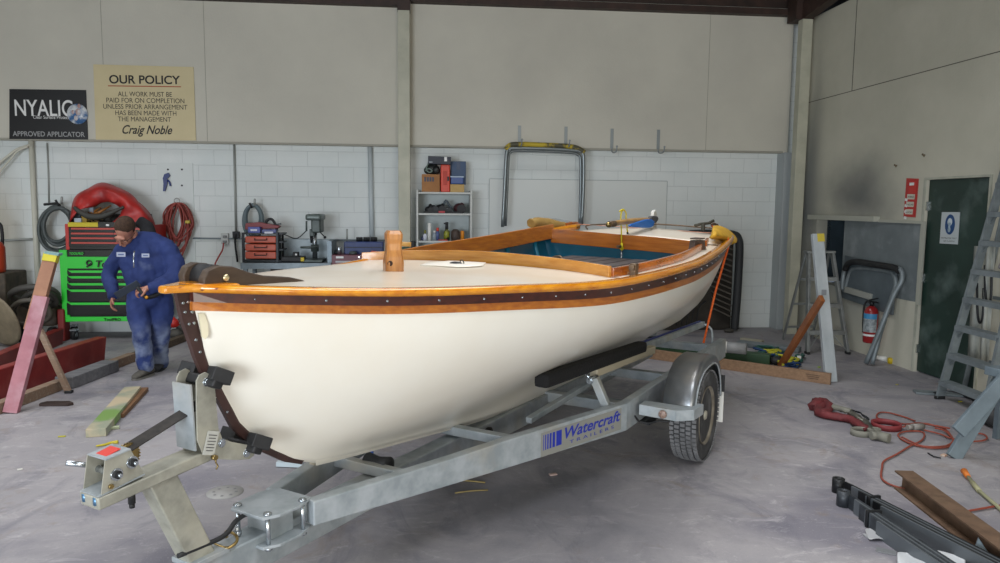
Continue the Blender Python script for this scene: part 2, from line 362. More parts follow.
# outlined door-sized panel on the block wall (489-665 px)
a0 = gy(489.5, 179, BY); a1 = gy(667, 180, BY)
q = MB(); q.box(((a0.x+a1.x)/2, BY-.004, a0.z), (a1.x-a0.x, .008, .012)); q.box((a0.x, BY-.004, a0.z/2), (.012, .008, a0.z)); q.box((a1.x, BY-.004, a0.z/2), (.012, .008, a0.z)); struct(q.build('trim_10', mat('panel_line', '7f8a8c', .7)))
q = MB(); q.box(((a0.x+a1.x)/2, BY-.006, a0.z/2), (a1.x-a0.x, .010, a0.z)); struct(q.build('trim_15', mat('board_paint', 'd5d9d6', .6)))
# door
M_green = mat('green_door_paint', '243a33', .45, col2='1c2e28', scale=2.2, dirt='5a6a66', dscale=2.6, dlo=.56, dhi=.78)
q = MB(); q.box((RX+.05, (y_d0+y_d1)/2, zd/2+.004), (.045, y_d1-y_d0-.02, zd-.012), bev=.004); D = struct(q.build('door_1', M_green))
q = MB()
for s_ in (.25, 1.0, 1.75): q.box((RX+.02, y_d1-.012, s_), (.03, .02, .09))
q.cyl((RX+.03, y_d0+.07, 1.0), (RX-.03, y_d0+.07, 1.0), .012); q.sphere((RX-.045, y_d0+.07, 1.0), .028); q.build('handle', M_chrome, D, world=False)
q = MB(); w_ = .022
q.box((RX-.008, y_d1+w_/2, (zd+w_)/2), (.016, w_, zd+w_)); q.box((RX-.008, y_d0-w_/2, (zd+w_)/2), (.016, w_, zd+w_)); q.box((RX-.008, (y_d0+y_d1)/2, zd+w_/2), (.016, y_d1-y_d0, w_)); struct(q.build('trim_11', mat('frame_paint', 'b4b5a6', .6, col2='9c9d90', scale=5)))
# recessed opening: dark cavity, grey board covering most of it, ledge on top
yb0 = gx(842, 260, RX).y
q = MB()
q.box((RX+.75, (y_o0+y_o1)/2, (zo0+zo1)/2), (.05, y_o1-y_o0+.2, zo1-zo0+.2)); q.box((RX+.45, (y_o0+y_o1)/2, zo0-.03), (.6, y_o1-y_o0, .05)); q.box((RX+.45, (y_o0+y_o1)/2, zo1+.03), (.6, y_o1-y_o0, .05)); q.box((RX+.45, y_o1+.02, (zo0+zo1)/2), (.6, .04, zo1-zo0)); q.box((RX+.45, y_o0-.02, (zo0+zo1)/2), (.6, .04, zo1-zo0))
struct(q.build('window_1', mat('recess_paint', '3c4a52', .7, col2='2d3a42', scale=5)))
q = MB(); q.box((RX+.02, (y_o0+yb0)/2, (zo0+zo1)/2), (.03, yb0-y_o0, zo1-zo0), bev=.003); struct(q.build('trim_12', mat('grey_board', '747c7e', .6, col2='666e71', scale=3, dirt='8d9496', dscale=4)))
yl1 = gx(880, 221, RX).y
q = MB(); q.box((RX-.03, (yl1+y_o1)/2+.05, zo1+.03), (.1, y_o1-yl1+.1, .06)); q.box((RX-.01, (y_o0+yl1)/2, zo1+.01), (.025, yl1-y_o0, .03)); q.box((RX-.01, y_o0-.02, (zo0+zo1)/2), (.02, .05, zo1-zo0+.04)); struct(q.build('trim_13', mat('frame_paint2', 'a7a89c', .6)))
# ================================================================ THE BOAT (x = towards the near side, y = aft, z = up)
AZ = R(35.5)
ORG = Vector((1.75, 4.70, 0))-Vector((math.cos(AZ), -math.sin(AZ), 0))*.92
HEEL = .012
boat = thing('sailing_dinghy', 'white clinker-free wooden sailing dinghy with varnished rubbing strakes and teal cockpit, resting on the trailer', 'boat', tuple(ORG-Vector((math.cos(AZ), -math.sin(AZ), 0))*1.3*HEEL), rot=(0, math.atan(HEEL), -AZ))
boat['label'] = 'long cream-white wooden boat with varnished wood trim and teal cockpit, resting on the galvanised trailer'
BM = boat.matrix_basis
def bx(x, y, w):
    """point in boat-local axes where the pixel ray meets the plane x = w"""
    Mi = BM.inverted(); o = Mi @ CAM; d = Mi.to_3x3() @ ray(x, y); return o+d*((w-o.x)/d.x)
B = [(-3.19, .012), (-3.08, .12), (-2.9, .26), (-2.55, .47), (-2.1, .665), (-1.46, .86), (-1.0, .935), (-.49, .965), (.05, .955), (.94, .87), (1.55, .795), (1.84, .745)]
S = [(-3.19, 1.41), (-2.9, 1.385), (-2.55, 1.36), (-2.1, 1.34), (-1.46, 1.312), (-1.0, 1.315), (-.49, 1.325), (.05, 1.335), (.94, 1.37), (1.55, 1.408), (1.84, 1.43)]
STEM_PX = [((177, 293), (190, 293)), ((183, 320), (196, 320)), ((190, 340), (201, 338)), ((196, 358), (204, 356)), ((203, 374), (209, 372)), ((212, 388), (217, 384)), ((233, 428), (238, 424)), ((248, 443), (253, 439)), ((265, 453), (268, 449)), ((285, 462), (287, 457)), ((302, 464.5), (303, 461))]
STEM = [(bx(a[0], a[1], .012), bx(b[0], b[1], .012)) for a, b in STEM_PX]
K = [(STEM[0][1].y-.012, 1.42), (STEM[0][1].y-.006, 1.40)]+[(p[1].y-.006, p[1].z) for p in STEM[1:-1]]+[(-2.63, .612), (-2.4, .577), (-1.98, .53), (-1.2, .445), (-.4, .39), (.4, .36), (1.2, .37), (1.6, .41), (1.84, .50)]
def hb(t): return interp(B, t)
def sh(t): return interp(S, t)+HEEL*hb(t)
def kz(t): return interp(K, t)
# section shapes: fraction of half breadth at height fraction v
SEC = {'bow': [(0, .0), (.1, .10), (.25, .27), (.5, .56), (.75, .81), (1, 1)],
       'fwd': [(0, .03), (.06, .10), (.15, .28), (.3, .52), (.5, .76), (.75, .93), (1, 1)],
       'mid': [(0, .03), (.1, .06), (.2, .15), (.3, .28), (.4, .43), (.5, .60), (.62, .79), (.8, .955), (1, 1)],
       'aft': [(0, .03), (.1, .08), (.2, .30), (.32, .56), (.5, .75), (.77, .90), (1, 1)]}
def secw(t, v):
    ks = [(-3.19, 'bow'), (-2.3, 'fwd'), (-.6, 'mid'), (.5, 'mid'), (1.84, 'aft')]
    for i in range(4):
        if t <= ks[i+1][0] or i == 3:
            u = max(0, min(1, (t-ks[i][0])/(ks[i+1][0]-ks[i][0]))); u = u*u*(3-2*u)
            return (1-u)*interp(SEC[ks[i][1]], v)+u*interp(SEC[ks[i+1][1]], v)
def far(t): return interp([(-3.2, 0), (-2.9, -.02), (-2.4, -.032), (-1.6, -.02), (-.8, 0), (.4, .025), (1.2, .045), (1.84, .05)], t)
def hp(t, v, side=1, off=0.0):
    s_, k_ = sh(t), kz(t); s_ += far(t) if side < 0 else 0; z = k_+(s_-k_)*v
    w = max(hb(t)*secw(t, v), .012)+off
    return Vector((side*w, t, z))
TS = [-3.18, -3.165, -3.15, -3.13, -3.11, -3.08, -3.04, -2.98, -2.9, -2.8, -2.7, -2.58, -2.45, -2.3]+[-2.12+.2*i for i in range(20)]+[1.84]
VS = [0, .03, .06, .1, .15, .2, .26, .33, .42, .5, .6, .7, .8, .9, 1.0]
q = MB()
q.grid([[hp(t, v, 1) for v in reversed(VS)]+[hp(t, v, -1) for v in VS] for t in TS])
hull = q.build('hull', M_hull, boat, world=False, solid=.018, soff=-1)
# transom
q = MB(); tr = [hp(1.84, v, 1) for v in reversed(VS)]+[hp(1.84, v, -1) for v in VS]
top = [Vector((w, 1.84, sh(1.84)+.045*(1-(w/.75)**2)+.01)) for w in (-.74, -.55, -.35, -.12, .12, .35, .55, .74)]
vs = [q.bm.verts.new(p) for p in tr+top]; f = q.bm.faces.new(vs)
q.build('transom', M_cedar, boat, world=False, solid=.03, soff=0)
# keel / skeg
q = MB(); q.grid([[Vector((x, t, kz(t)+dz)) for x, dz in ((.018, .03), (.018, -.012), (-.018, -.012), (-.018, .03))] for t in TS if t > -2.6]); q.build('keel', M_hull, boat, world=False)
# stem: dark strip following the profile, broad at the head
stem = [(-3.16, 1.40), (-3.15, 1.30), (-3.13, 1.21), (-3.075, 1.07), (-3.005, .94), (-2.935, .83), (-2.845, .735), (-2.755, .665), (-2.6, .61)]
wid = [.085, .08, .05, .032, .03, .03, .028, .022, .014]
q = MB(); rows = []
for f_, r_ in STEM:
    d_ = r_-f_; e_ = r_+V(0, .03, .01)
    rows.append([V(.006, e_.y, e_.z), V(.015, r_.y, r_.z), V(.010, f_.y, f_.z), V(-.010, f_.y, f_.z), V(-.015, r_.y, r_.z), V(-.006, e_.y, e_.z)])
vv = q.grid(rows, smooth=False, closed=True); q.cap(vv[0], True); q.cap(vv[-1]); st = q.build('stem', M_stem, boat, world=False)
for fx, fy in ((183, 303), (188, 302), (185, 312), (192, 312), (189, 324), (194, 323), (196, 340), (200, 352), (209, 375), (227, 412)):
    p = bx(fx, fy, .014); q = MB(); q.cyl((.010, p.y, p.z), (.0165, p.y, p.z), .005, n=10); q.build('screw', M_zinc, st, world=False)
q = MB(); q.prism([(0, 0), (.02, 0), (.032, -.04), (.032, -.08), (.022, -.095), (.01, -.085)], (.03, STEM[1][1].y-.005, 1.33), (.45, 1, 0), (0, 0, 1), .012); q.build('bow_fitting', mat('ivory_fitting', 'd8d0b4', .4), boat, world=False)
# strakes (both sides)
def gs(t): return interp([(-3.2, .62), (-2.2, .72), (-1, .85), (1.84, .98)], t)
def strip(name, m, z0, z1, o0, o1, sides=(1, -1), t0=-3.187, t1=1.84, rnd=False):
    for sd in sides:
        q = MB(); rows = []
        n = 60
        for i in range(n+1):
            t = t0+(t1-t0)*i/n; s_ = sh(t); b0 = hb(t); g_ = gs(t)
            fz = far(t) if sd < 0 else 0; ex = .009*max(0, min(1, (-2.85-t)/.25))
            def w_at(z): v = min(1, max(0, (z-kz(t))/(s_-kz(t)+1e-6))); return max(b0*secw(t, v), .02)+ex
            if rnd:
                cz = g_*(z0+z1)/2; rr = g_*(z0-z1)/2
                rows.append([Vector((sd*(w_at(s_)+o0+o1*math.cos(a)), t, fz+s_+cz+rr*math.sin(a))) for a in [R(x) for x in (90, 60, 30, 0, -30, -60, -90)]]+[Vector((sd*(w_at(s_)-.03), t, fz+s_+z1*g_)), Vector((sd*(w_at(s_)-.03), t, fz+s_+z0*g_))])
            else:
                y0, y1 = z0*g_, z1*g_; rows.append([Vector((sd*(w_at(s_+y0)+o0), t, fz+s_+y0)), Vector((sd*(w_at(s_+y1)+o1), t, fz+s_+y1)), Vector((sd*(w_at(s_+y1)-.01), t, fz+s_+y1)), Vector((sd*(w_at(s_+y0)-.01), t, fz+s_+y0))])
        vv = q.grid(rows, closed=True, smooth=rnd); q.cap(vv[0], True); q.cap(vv[-1])
        q.build(name, m, boat, world=False)
strip('rub_rail', M_gold, .045, -.005, .008, .022, rnd=True)
strip('mahogany_strake', M_mahog, -.004, -.058, .010, .012)
strip('sheer_strake', M_cedar, -.057, -.108, .006, .005)
# rail nose projecting ahead of the stem
q = MB(); zz = sh(-3.2)+.02
q.prism([(-.135, -3.06), (.135, -3.06), (.10, -3.12), (.055, -3.20), (.030, -3.255), (.018, -3.285), (-.018, -3.285), (-.030, -3.255), (-.055, -3.20), (-.10, -3.12)], (0, 0, zz-.008), (1, 0, 0), (0, 1, 0), .027); q.build('rail_nose', M_gold, boat, world=False, bevel=.009)
# screw plugs along the near strake
for i in range(23):
    t = -3.03+i*.205; s_ = sh(t)-.03*gs(t); v = (s_-kz(t))/(sh(t)-kz(t)); w_ = hb(t)*secw(t, v)+.012
    q = MB(); q.cyl((w_-.004, t, s_), (w_+.0035, t, s_), .0045, n=8); q.build('plug', M_zinc, boat, world=False)
# ---- deck
VA, CAFT = -1.13, 1.20
def cw(t):
    """half width of the cockpit opening"""
    if t < VA or t > CAFT: return 0
    side = hb(t)-.115
    if t > .72: u = (t-.72)/(CAFT-.72); return side-.02*u*u
    return side
def dz(t, w): b0 = max(hb(t), .05); return sh(t)+(far(t)*min(1, -w/b0)**1.3 if w < 0 else 0)+.022*gs(t)+(.022+.034*max(0, min(1, (t+2.2)/4)))*(1-min(1, abs(w)/b0)**2)*min(1, b0/.5)
def decking(ta, tb, n, inner):
    for sd in (1, -1):
        rows = []
        for i in range(n+1):
            t = ta+(tb-ta)*i/n; a = inner(t); b0 = hb(t)+.002
            rows.append([Vector((sd*(a+(b0-a)*j/8), t, dz(t, a+(b0-a)*j/8))) for j in range(9)])
        q.grid(rows)
q = MB(); decking(-3.165, VA-.001, 30, lambda t: 0); decking(VA, CAFT-.003, 30, cw); decking(CAFT+.001, 1.84, 6, lambda t: 0)
bmesh.ops.remove_doubles(q.bm, verts=q.bm.verts[:], dist=.0015)
q.build('deck', M_deck, boat, world=False, solid=.014, soff=-1)
# thin beading between deck and rail
# ---- coamings
def board(name, m, pts, h, up_, th=.022, endround=False):
    """vertical board along pts [(w,t)], up_ above deck, total height h"""
    q = MB(); rows = []
    pl = [Vector((a, b_, 0)) for a, b_ in pts]
    for i, p in enumerate(pl):
        d_ = (pl[min(i+1, len(pl)-1)]-pl[max(i-1, 0)]).normalized(); nn = Vector((d_.y, -d_.x, 0))*th/2
        u_ = up_(i/(len(pl)-1)) if callable(up_) else up_
        z1 = dz(p.y, p.x)+u_; hh = h(i/(len(pl)-1)) if callable(h) else h
        rows.append([Vector((p.x+nn.x, p.y+nn.y, z1)), Vector((p.x+nn.x, p.y+nn.y, z1-hh)), Vector((p.x-nn.x, p.y-nn.y, z1-hh)), Vector((p.x-nn.x, p.y-nn.y, z1))])
    vv = q.grid(rows, closed=True, smooth=False); q.cap(vv[0], True); q.cap(vv[-1])
    return q.build(name, m, boat, world=False, bevel=.004)
def line(a, b_, n): return [(a[0]+(b_[0]-a[0])*i/n, a[1]+(b_[1]-a[1])*i/n) for i in range(n+1)]
fw_ = [(-.93, -1.17), (-.80, -1.12), (-.65, -1.075), (-.42, -1.035), (-.13, -1.02), (.2, -1.05), (.45, -1.09), (.65, -1.13), (.79, -1.17)]
fw_ = [(p.x, p.y) for p in spline([Vector((a, b_, 0)) for a, b_ in fw_], 4)]
board('breakwater', M_board, fw_, .10, .060)
ns = [VA+.04+(CAFT-.006-VA-.04)*i/24 for i in range(25)]
board('coaming', M_orange, [(hb(VA-.03)-.12, VA-.03)]+[(cw(t)-.004, t) for t in ns if t < .80], .10, .050)
board('coaming', M_orange, [(cw(t)-.004, t) for t in ns if t > .95], .08, .045)
board('coaming', M_cedar, [(-cw(t)+.004, t) for t in ns], .13, lambda f: .045+.03*f)
board('aft_coaming', M_boardd, line((-cw(CAFT-.02), CAFT-.016), (cw(CAFT-.02), CAFT-.016), 12), .125, lambda f: .03*(1-f)**3+.003)
# corner bracket on the near coaming
q = MB(); a = bx(697, 250, cw(.9)-.01); fc_ = a-bx(697, 250, cw(.9)-.11); fc_.z = 0
q.prism([(-.13, -.13), (.13, -.13), (.11, -.03), (.07, .04), (.065, .075), (-.065, .075), (-.07, .04), (-.09, -.03)], a, (.35, 1, 0), (0, 0, 1), .05); q.box(a+V(0, 0, .088), (.08, .14, .010)); q.build('corner_knee', mat('weathered_wood', '5b4a40', .6, col2='3f332c', scale=14, stretch=(2, 2, 12)), boat, world=False, bevel=.004)
# ---- interior
q = MB()
IT = [VA-.35+(CAFT+.37-VA)*i/48 for i in range(49)]
IV = [.12, .16, .2, .26, .33, .42, .5, .6, .7, .8, .9, .985]
def ip(t, v, sd): p = hp(t, v, sd, -.035); return Vector((sd*max(abs(p.x), .02), t, p.z))
q.grid([[ip(t, v, 1) for v in reversed(IV)]+[ip(t, v, -1) for v in IV] for t in IT])
for t in (IT[0], IT[-1]):
    vs = [q.bm.verts.new(ip(t, v, 1)) for v in reversed(IV)]+[q.bm.verts.new(ip(t, v, -1)) for v in IV]; q.bm.faces.new(vs)
liner = q.build('cockpit_lining', M_teal, boat, world=False)
for t in [-1.05+.42*i for i in range(6)]:
    for sd in (1, -1):
        q = MB(); q.tube([(lambda p: Vector((p.x-sd*.006, t, p.z)))(ip(t, v, sd)) for v in IV],   .020, 8); q.build('rib', M_teal2, liner, world=False)
M_slat = mat('grey_slats', '56504e', .6, col2='3d3a3a', scale=10, stretch=(8, 1, 8))
for i in range(6):
    w_ = -.42+.145*i; q = MB(); q.box((w_, .67, 1.262), (.125, .96, .018), bev=.004); q.build('bench_slat', M_slat, boat, world=False)
q = MB(); q.box((0, .3, 1.232), (1.6, .05, .04)); q.build('bench_bearer', M_teal, boat, world=False); q = MB(); q.box((0, 1.05, 1.232), (1.4, .05, .04)); q.build('bench_bearer', M_teal, boat, world=False)
q = MB(); p = bx(557, 262, -.2); q.tube([p+V(-.10, 0, -.03), p+V(-.05, 0, .02), p+V(0, 0, .04), p+V(.04, 0, .03), p+V(.10, 0, -.06)], .012, 8, smooth=4); q.build('rowlock', M_bronze, boat, world=False)
for i in range(3):
    q = MB(); q.box((-.17+.17*i, -.3, .80), (.15, 1.5, .015), bev=.003); q.build('floorboard', M_slat, boat, world=False)
# ---- mast post (bitts) with pin
pc = V(-.09, -1.91, dz(-1.91, -.09)-.01); hgt = bx(392.5, 230.5, -.09).z-pc.z
tc_ = BM.inverted() @ CAM-pc; tc_.z = 0; tc_.normalize(); rc_ = V(tc_.y*-1, tc_.x, 0); rc_ = rc_ if rc_.dot(BM.inverted().to_3x3() @ rt) > 0 else -rc_     # towards the camera / to its right
q = MB(); sz = [(.046, 0), (.047, .25), (.043, .40), (.037, .55), (.036, .70), (.040, .80), (.041, .92), (.032, 1.0)]
rz_ = math.atan2(rc_.y, rc_.x)+R(12); ax = Vector((math.cos(rz_), math.sin(rz_), 0)); ay = Vector((-math.sin(rz_), math.cos(rz_), 0))
rows = [[pc+ax*(s_*a_)+ay*(s_*b_)+V(0, 0, hgt*h_) for a_, b_ in ((-.72, -1), (.72, -1), (1, -.72), (1, .72), (.72, 1), (-.72, 1), (-1, .72), (-1, -.72))] for s_, h_ in sz]
vv = q.grid(rows, closed=True, smooth=False); q.cap(vv[0], True); q.cap(vv[-1]); M_post2 = mat('knotty_pine', 'bd8343', .35, coat=.5, col2='9a6029', scale=6, stretch=(7, 7, .8), dirt='6d3a16', dscale=6, dlo=.64, dhi=.72)
post = q.build('mooring_post', M_post2, boat, world=False)
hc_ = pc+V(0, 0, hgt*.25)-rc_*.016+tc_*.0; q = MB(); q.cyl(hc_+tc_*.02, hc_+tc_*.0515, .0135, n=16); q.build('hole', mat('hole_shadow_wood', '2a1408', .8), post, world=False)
q = MB(); q.cyl(pc+V(0, 0, hgt*.70)+rc_*.0-tc_*.0, pc+V(0, 0, hgt*.68)+rc_*.088+tc_*.01, .012, n=12); q.build('belaying_pin', mat('pin_wood', 'a9803f', .5), post, world=False)
# deck inlay plate with fairlead eye
pz = lambda w, t: Vector((w, t, dz(t, w)+.004))
q = MB(); cw_, ct_ = -.13, -1.30
q.grid([[pz(cw_+.40*(i/6-.5)*(1-.35*abs(2*j/4-1)), ct_+.30*(j/4-.5)) for j in range(5)] for i in range(7)]); pl = q.build('deck_pad', mat('pad_white', 'f1ece0', .4), boat, world=False, solid=.004, soff=1)
q = MB(); e = pz(cw_, ct_+.03); q.sphere(e, .028, (1.6, 1.2, .5)); q.torus(e+V(.04, .0, .010), (.3, 1, .2), .016, .003, 16, 6); q.build('deck_eye', M_darkmet, pl, world=False)
# ---- bow roller chock of brown wood with brass pin
c1_ = bx(232, 276, -.02)
o_ = Vector((-.03, -3.10, sh(-3.05)+.004))
prof = [(-.02, .0), (-.075, .005), (-.10, .03), (-.105, .06), (-.085, .092), (-.04, .105), (.02, .098), (.10, .070), (.17, .052), (.24, .044), (.30, .036), (.365, .020), (.405, .004), (.40, -.008), (.33, -.012), (.2, -.012), (.1, -.012)]
M_chock = mat('oiled_brown_wood', '4b3d30', .55, col2='3a2e25', scale=12, stretch=(3, 1, 3))
q = MB(); q.prism(prof, o_+V(.075, .045, -.012), (.0, 1, 0), (0, 0, 1), .035); q.build('bow_chock', M_chock, boat, world=False, bevel=.016)
q = MB(); q.prism([(u*.82-.01, v_*.95) for u, v_ in prof], o_+V(-.045, .045, -.002), (.0, 1, 0), (0, 0, 1), .035); q.build('bow_chock', M_chock, boat, world=False, bevel=.016)
q = MB(); q.cyl(o_+V(-.03, .02, .045), o_+V(.05, .02, .045), .048, n=24); q.build('bow_roller', M_black, boat, world=False)
q = MB(); q.sphere(o_+V(.098, .03, .048), .013, (.6, 1, 1)); q.cyl(o_+V(-.06, .03, .048), o_+V(.095, .03, .048), .006); q.build('brass_pin', mat('pale_brass', 'd8cba0', .25, .7), boat, world=False)
for o_2 in boat.children:
    if o_2.name.startswith('bow_chock'): o_2.modifiers['bevel'].segments = 5
# ---- rowlock block on the near coaming
a = Vector((cw(-1.02)+.045, -1.0, dz(-1.0, .85))); q = MB(); q.box(a+V(0, 0, .03), (.035, .05, .075), bev=.006); q.box(a+V(0, -.035, .045), (.03, .03, .03), bev=.005); q.build('rowlock_socket', M_bronze, boat, world=False)
# ---- rudder head, tiller, horse, cleat, covers at the stern
RZ = lambda x, y, w: bx(x, y, w)
q = MB(); hz = sh(1.84)+.05
q.prism([(-.06, -.55), (.06, -.55), (.065, .05), (.055, .16), (.01, .20), (-.045, .18), (-.06, .06)], (0, 1.93, hz), (0, 1, 0), (0, 0, 1), .03)
rud = q.build('rudder_head', M_white, boat, world=False, bevel=.006)
q = MB(); q.cyl((.012, 1.925, hz+.115), (.0165, 1.925, hz+.115), .018); q.build('rudder_bolt', M_black, rud, world=False)
q = MB(); q.tube([(0, 1.92, hz+.09), (0, 1.7, hz+.10), (0, 1.35, hz+.10), (.01, 1.05, hz+.095), (.02, .80, hz+.085)], lambda t: .030-.008*t, 10, smooth=4); til = q.build('tiller', mat('tiller_wood', 'b98f55', .4, coat=.3, col2='96703c', scale=10), boat, world=False)
q = MB(); q.tube([(.02, .86, hz+.087), (.02, .78, hz+.084), (.02, .74, hz+.082)], .026, 10); q.build('tiller_grip', mat('grip', '5a4630', .6), til, world=False)
q = MB(); q.sphere((.02, .725, hz+.081), .022); q.build('tiller_end', M_brass, til, world=False)
q = MB(); yb_ = 1.76
q.tube([(-.6, yb_, sh(yb_)+.05), (-.57, yb_, sh(yb_)+.095), (0, yb_, sh(yb_)+.125), (.5, yb_, sh(yb_)+.11), (.62, yb_, sh(yb_)+.10), (.69, yb_, sh(yb_)+.05)], .007, 8, smooth=5); q.build('mainsheet_horse', M_bronze, boat, world=False)
q = MB(); q.box((.52, yb_-.02, sh(yb_)+.115), (.03, .03, .06)); q.tube([(.46, yb_-.07, sh(yb_)+.125), (.5, yb_-.03, sh(yb_)+.14), (.56, yb_+.02, sh(yb_)+.15), (.60, yb_+.04, sh(yb_)+.175)], .013, 8); q.build('cleat', mat('old_bronze', '3f3e35', .5, .4), boat, world=False)
# ================================================================ THE TRAILER (same axes, not heeled)
tr_ = thing('boat_trailer', 'galvanised steel boat trailer with blue lettering on its side rail, under the cream boat', 'trailer', tuple(ORG), rot=(0, 0, -AZ))
def tp(x, y, w):
    Mi = Matrix.Rotation(AZ, 4, 'Z') @ Matrix.Translation(-ORG)
    o = Mi @ CAM; d = Mi.to_3x3() @ ray(x, y); return o+d*((w-o.x)/d.x)
def part(q, name, m, par=None, **k): return q.build(name, m, par or tr_, world=False, **k)
q = MB(); q.bar((0, -3.95, .352), (0, 1.9, .352), .10, .14, bev=.008); part(q, 'drawbar', M_galv)
for sd in (1, -1):
    # tapered raked side beam then straight side rail
    q = MB(); P0 = V(sd*.11, -2.72, 0); P1 = V(sd*.68, -.62, 0); P2 = V(sd*.68, 2.0, 0)
    d1 = (P1-P0).normalized(); n1 = V(d1.y, -d1.x, 0)*sd*.03
    n2 = V(sd*.03, 0, 0)
    def rows_(P, n, z0, z1): return [P+n+V(0, 0, z1), P+n+V(0, 0, z0), P-n+V(0, 0, z0), P-n+V(0, 0, z1)]
    rr = [rows_(P0, n1, .402, .506), rows_(P0.lerp(P1, .35), n1, .375, .505), rows_(P0.lerp(P1, .55), n1, .36, .512), rows_(P1, (n1+n2)/2*1.04, .335, .508), rows_(P2, n2, .335, .508)]
    vv = q.grid(rr, closed=True, smooth=False); q.cap(vv[0], True); q.cap(vv[-1]); part(q, 'side_rail', M_galv, bevel=.006)
# clamp plates over the drawbar
for z_, e in ((.505, 0), (.385, .01)):
    q = MB(); q.prism([(-.09, -2.95), (.09, -2.95), (.12, -2.89), (.125, -2.78), (.10, -2.70), (-.10, -2.70), (-.125, -2.78), (-.12, -2.89)], (0, 0, z_), (1, 0, 0), (0, 1, 0), .012); part(q, 'clamp_plate', M_galv, bevel=.002)
for x_, y_ in ((.085, -2.92), (-.085, -2.92), (.1, -2.75)):
    q = MB(); q.cyl((x_, y_, .37), (x_, y_, .522), .009); q.cyl((x_, y_, .510), (x_, y_, .520), .017, n=6); q.cyl((x_, y_, .368), (x_, y_, .38), .015, n=6); part(q, 'bolt', M_zinc)
q = MB(); q.box((0, -2.83, .445), (.13, .12, .106)); part(q, 'clamp_web', M_galv)
# U bolt lying on the drawbar + bolt
q = MB(); q.tube([(-.03, -3.02, .43), (-.035, -3.02, .455), (.03, -3.03, .462), (.06, -3.05, .45), (.055, -3.09, .44), (-.02, -3.09, .44), (-.035, -3.06, .44)], .006, 8, smooth=3); part(q, 'shackle', M_brass)
q = MB(); q.cyl((-.02, -2.98, .42), (-.02, -2.98, .475), .009); q.cyl((-.02, -2.98, .43), (-.02, -2.98, .445), .017, n=6); part(q, 'bolt', M_zinc)
# cross members
for y_, z_ in ((-.35, .40), (.62, .40), (1.9, .42)):
    q = MB(); q.bar((-.68, y_, z_), (.68, y_, z_), .07, .07, bev=.005); part(q, 'cross_member', M_galv)
q = MB(); q.bar((-.46, -1.5, .46), (.46, -1.5, .46), .06, .05, bev=.004); part(q, 'cross_member', M_galv)
# short front brace with angle
q = MB(); q.bar((-.24, -2.2, .455), (.24, -2.2, .455), .05, .05, bev=.004); part(q, 'cross_member', M_galv)
# keel roller beam and rollers
q = MB(); q.bar((0, -.55, .43), (0, 2.0, .43), .05, .05, bev=.004); part(q, 'keel_beam', M_galv)
for y_ in (-2.15, -1.2, -.3, .9, 1.95):
    zr = kz(y_)-.045-.04 if y_ < 1.8 else .43
    q = MB(); q.lathe([(.02, -.07), (.045, -.065), (.034, 0), (.045, .065), (.02, .07)], (0, y_, max(zr, .34)), (1, 0, 0), 18); part(q, 'keel_roller', M_black)
q = MB(); q.box((0, 1.98, .475), (.10, .03, .12)); part(q, 'roller_bracket', M_galv)
# rear guide post and raised rear arm seen above the rail (608..714 px)
for sd in (1, -1):
    # bunk: carpeted board on two swivel posts, hull rests on it
    p0, p1 = V(sd*.47, -1.34, .765), V(sd*.47, .33, .685)
    q = MB(); q.bar(p0, p1, .09, .08, bev=.025); part(q, 'bunk', M_blackfab)
    q = MB(); q.bar(p0+V(0, .75, -.095), p1+V(0, .25, -.065), .05, .06, bev=.004); part(q, 'bunk_board', mat('bunk_board_%d' % (sd+1), 'b9b09a', .6))
    for y_ in (-.70,):
        q = MB(); q.bar((sd*.62, y_, .45), (sd*.52, y_, .655), .05, .03, upv=(0, 1, 0), bev=.004); q.bar((sd*.62, y_+.045, .45), (sd*.52, y_+.045, .655), .012, .045, upv=(0, 1, 0)); part(q, 'bunk_post', M_galv)
        q = MB(); q.cyl((sd*.50, y_-.03, .645), (sd*.50, y_+.075, .645), .022, n=14); q.cyl((sd*.50, y_-.045, .645), (sd*.50, y_-.03, .645), .014, n=6); q.tube([(sd*.50, y_, .65), (sd*.47, y_, .67), (sd*.44, y_+.02, .70), (sd*.44, y_+.03, .75)], .012, 6); part(q, 'swivel', M_zinc)
    q = MB(); q.bar((sd*.30, -1.15, .47), (sd*.40, .3, .60), .04, .035, bev=.004); part(q, 'roller_bar', M_galv)
    q = MB(); q.bar((sd*.42, .3, .655), (sd*.45, 2.15, .60), .045, .05, bev=.004); part(q, 'skid_bar', M_galv)
    q = MB(); q.bar((sd*.40, .3, .685), (sd*.43, 2.12, .628), .02, .012); part(q, 'skid_strip', mat('blue_strip_%d' % (sd+1), '1d2f78', .5))
    q = MB(); q.tube([(sd*.45, 2.13, .60), (sd*.50, 2.14, .59), (sd*.545, 2.13, .54), (sd*.56, 2.1, .42)], .012, 8, smooth=4); part(q, 'skid_stay', M_galv)
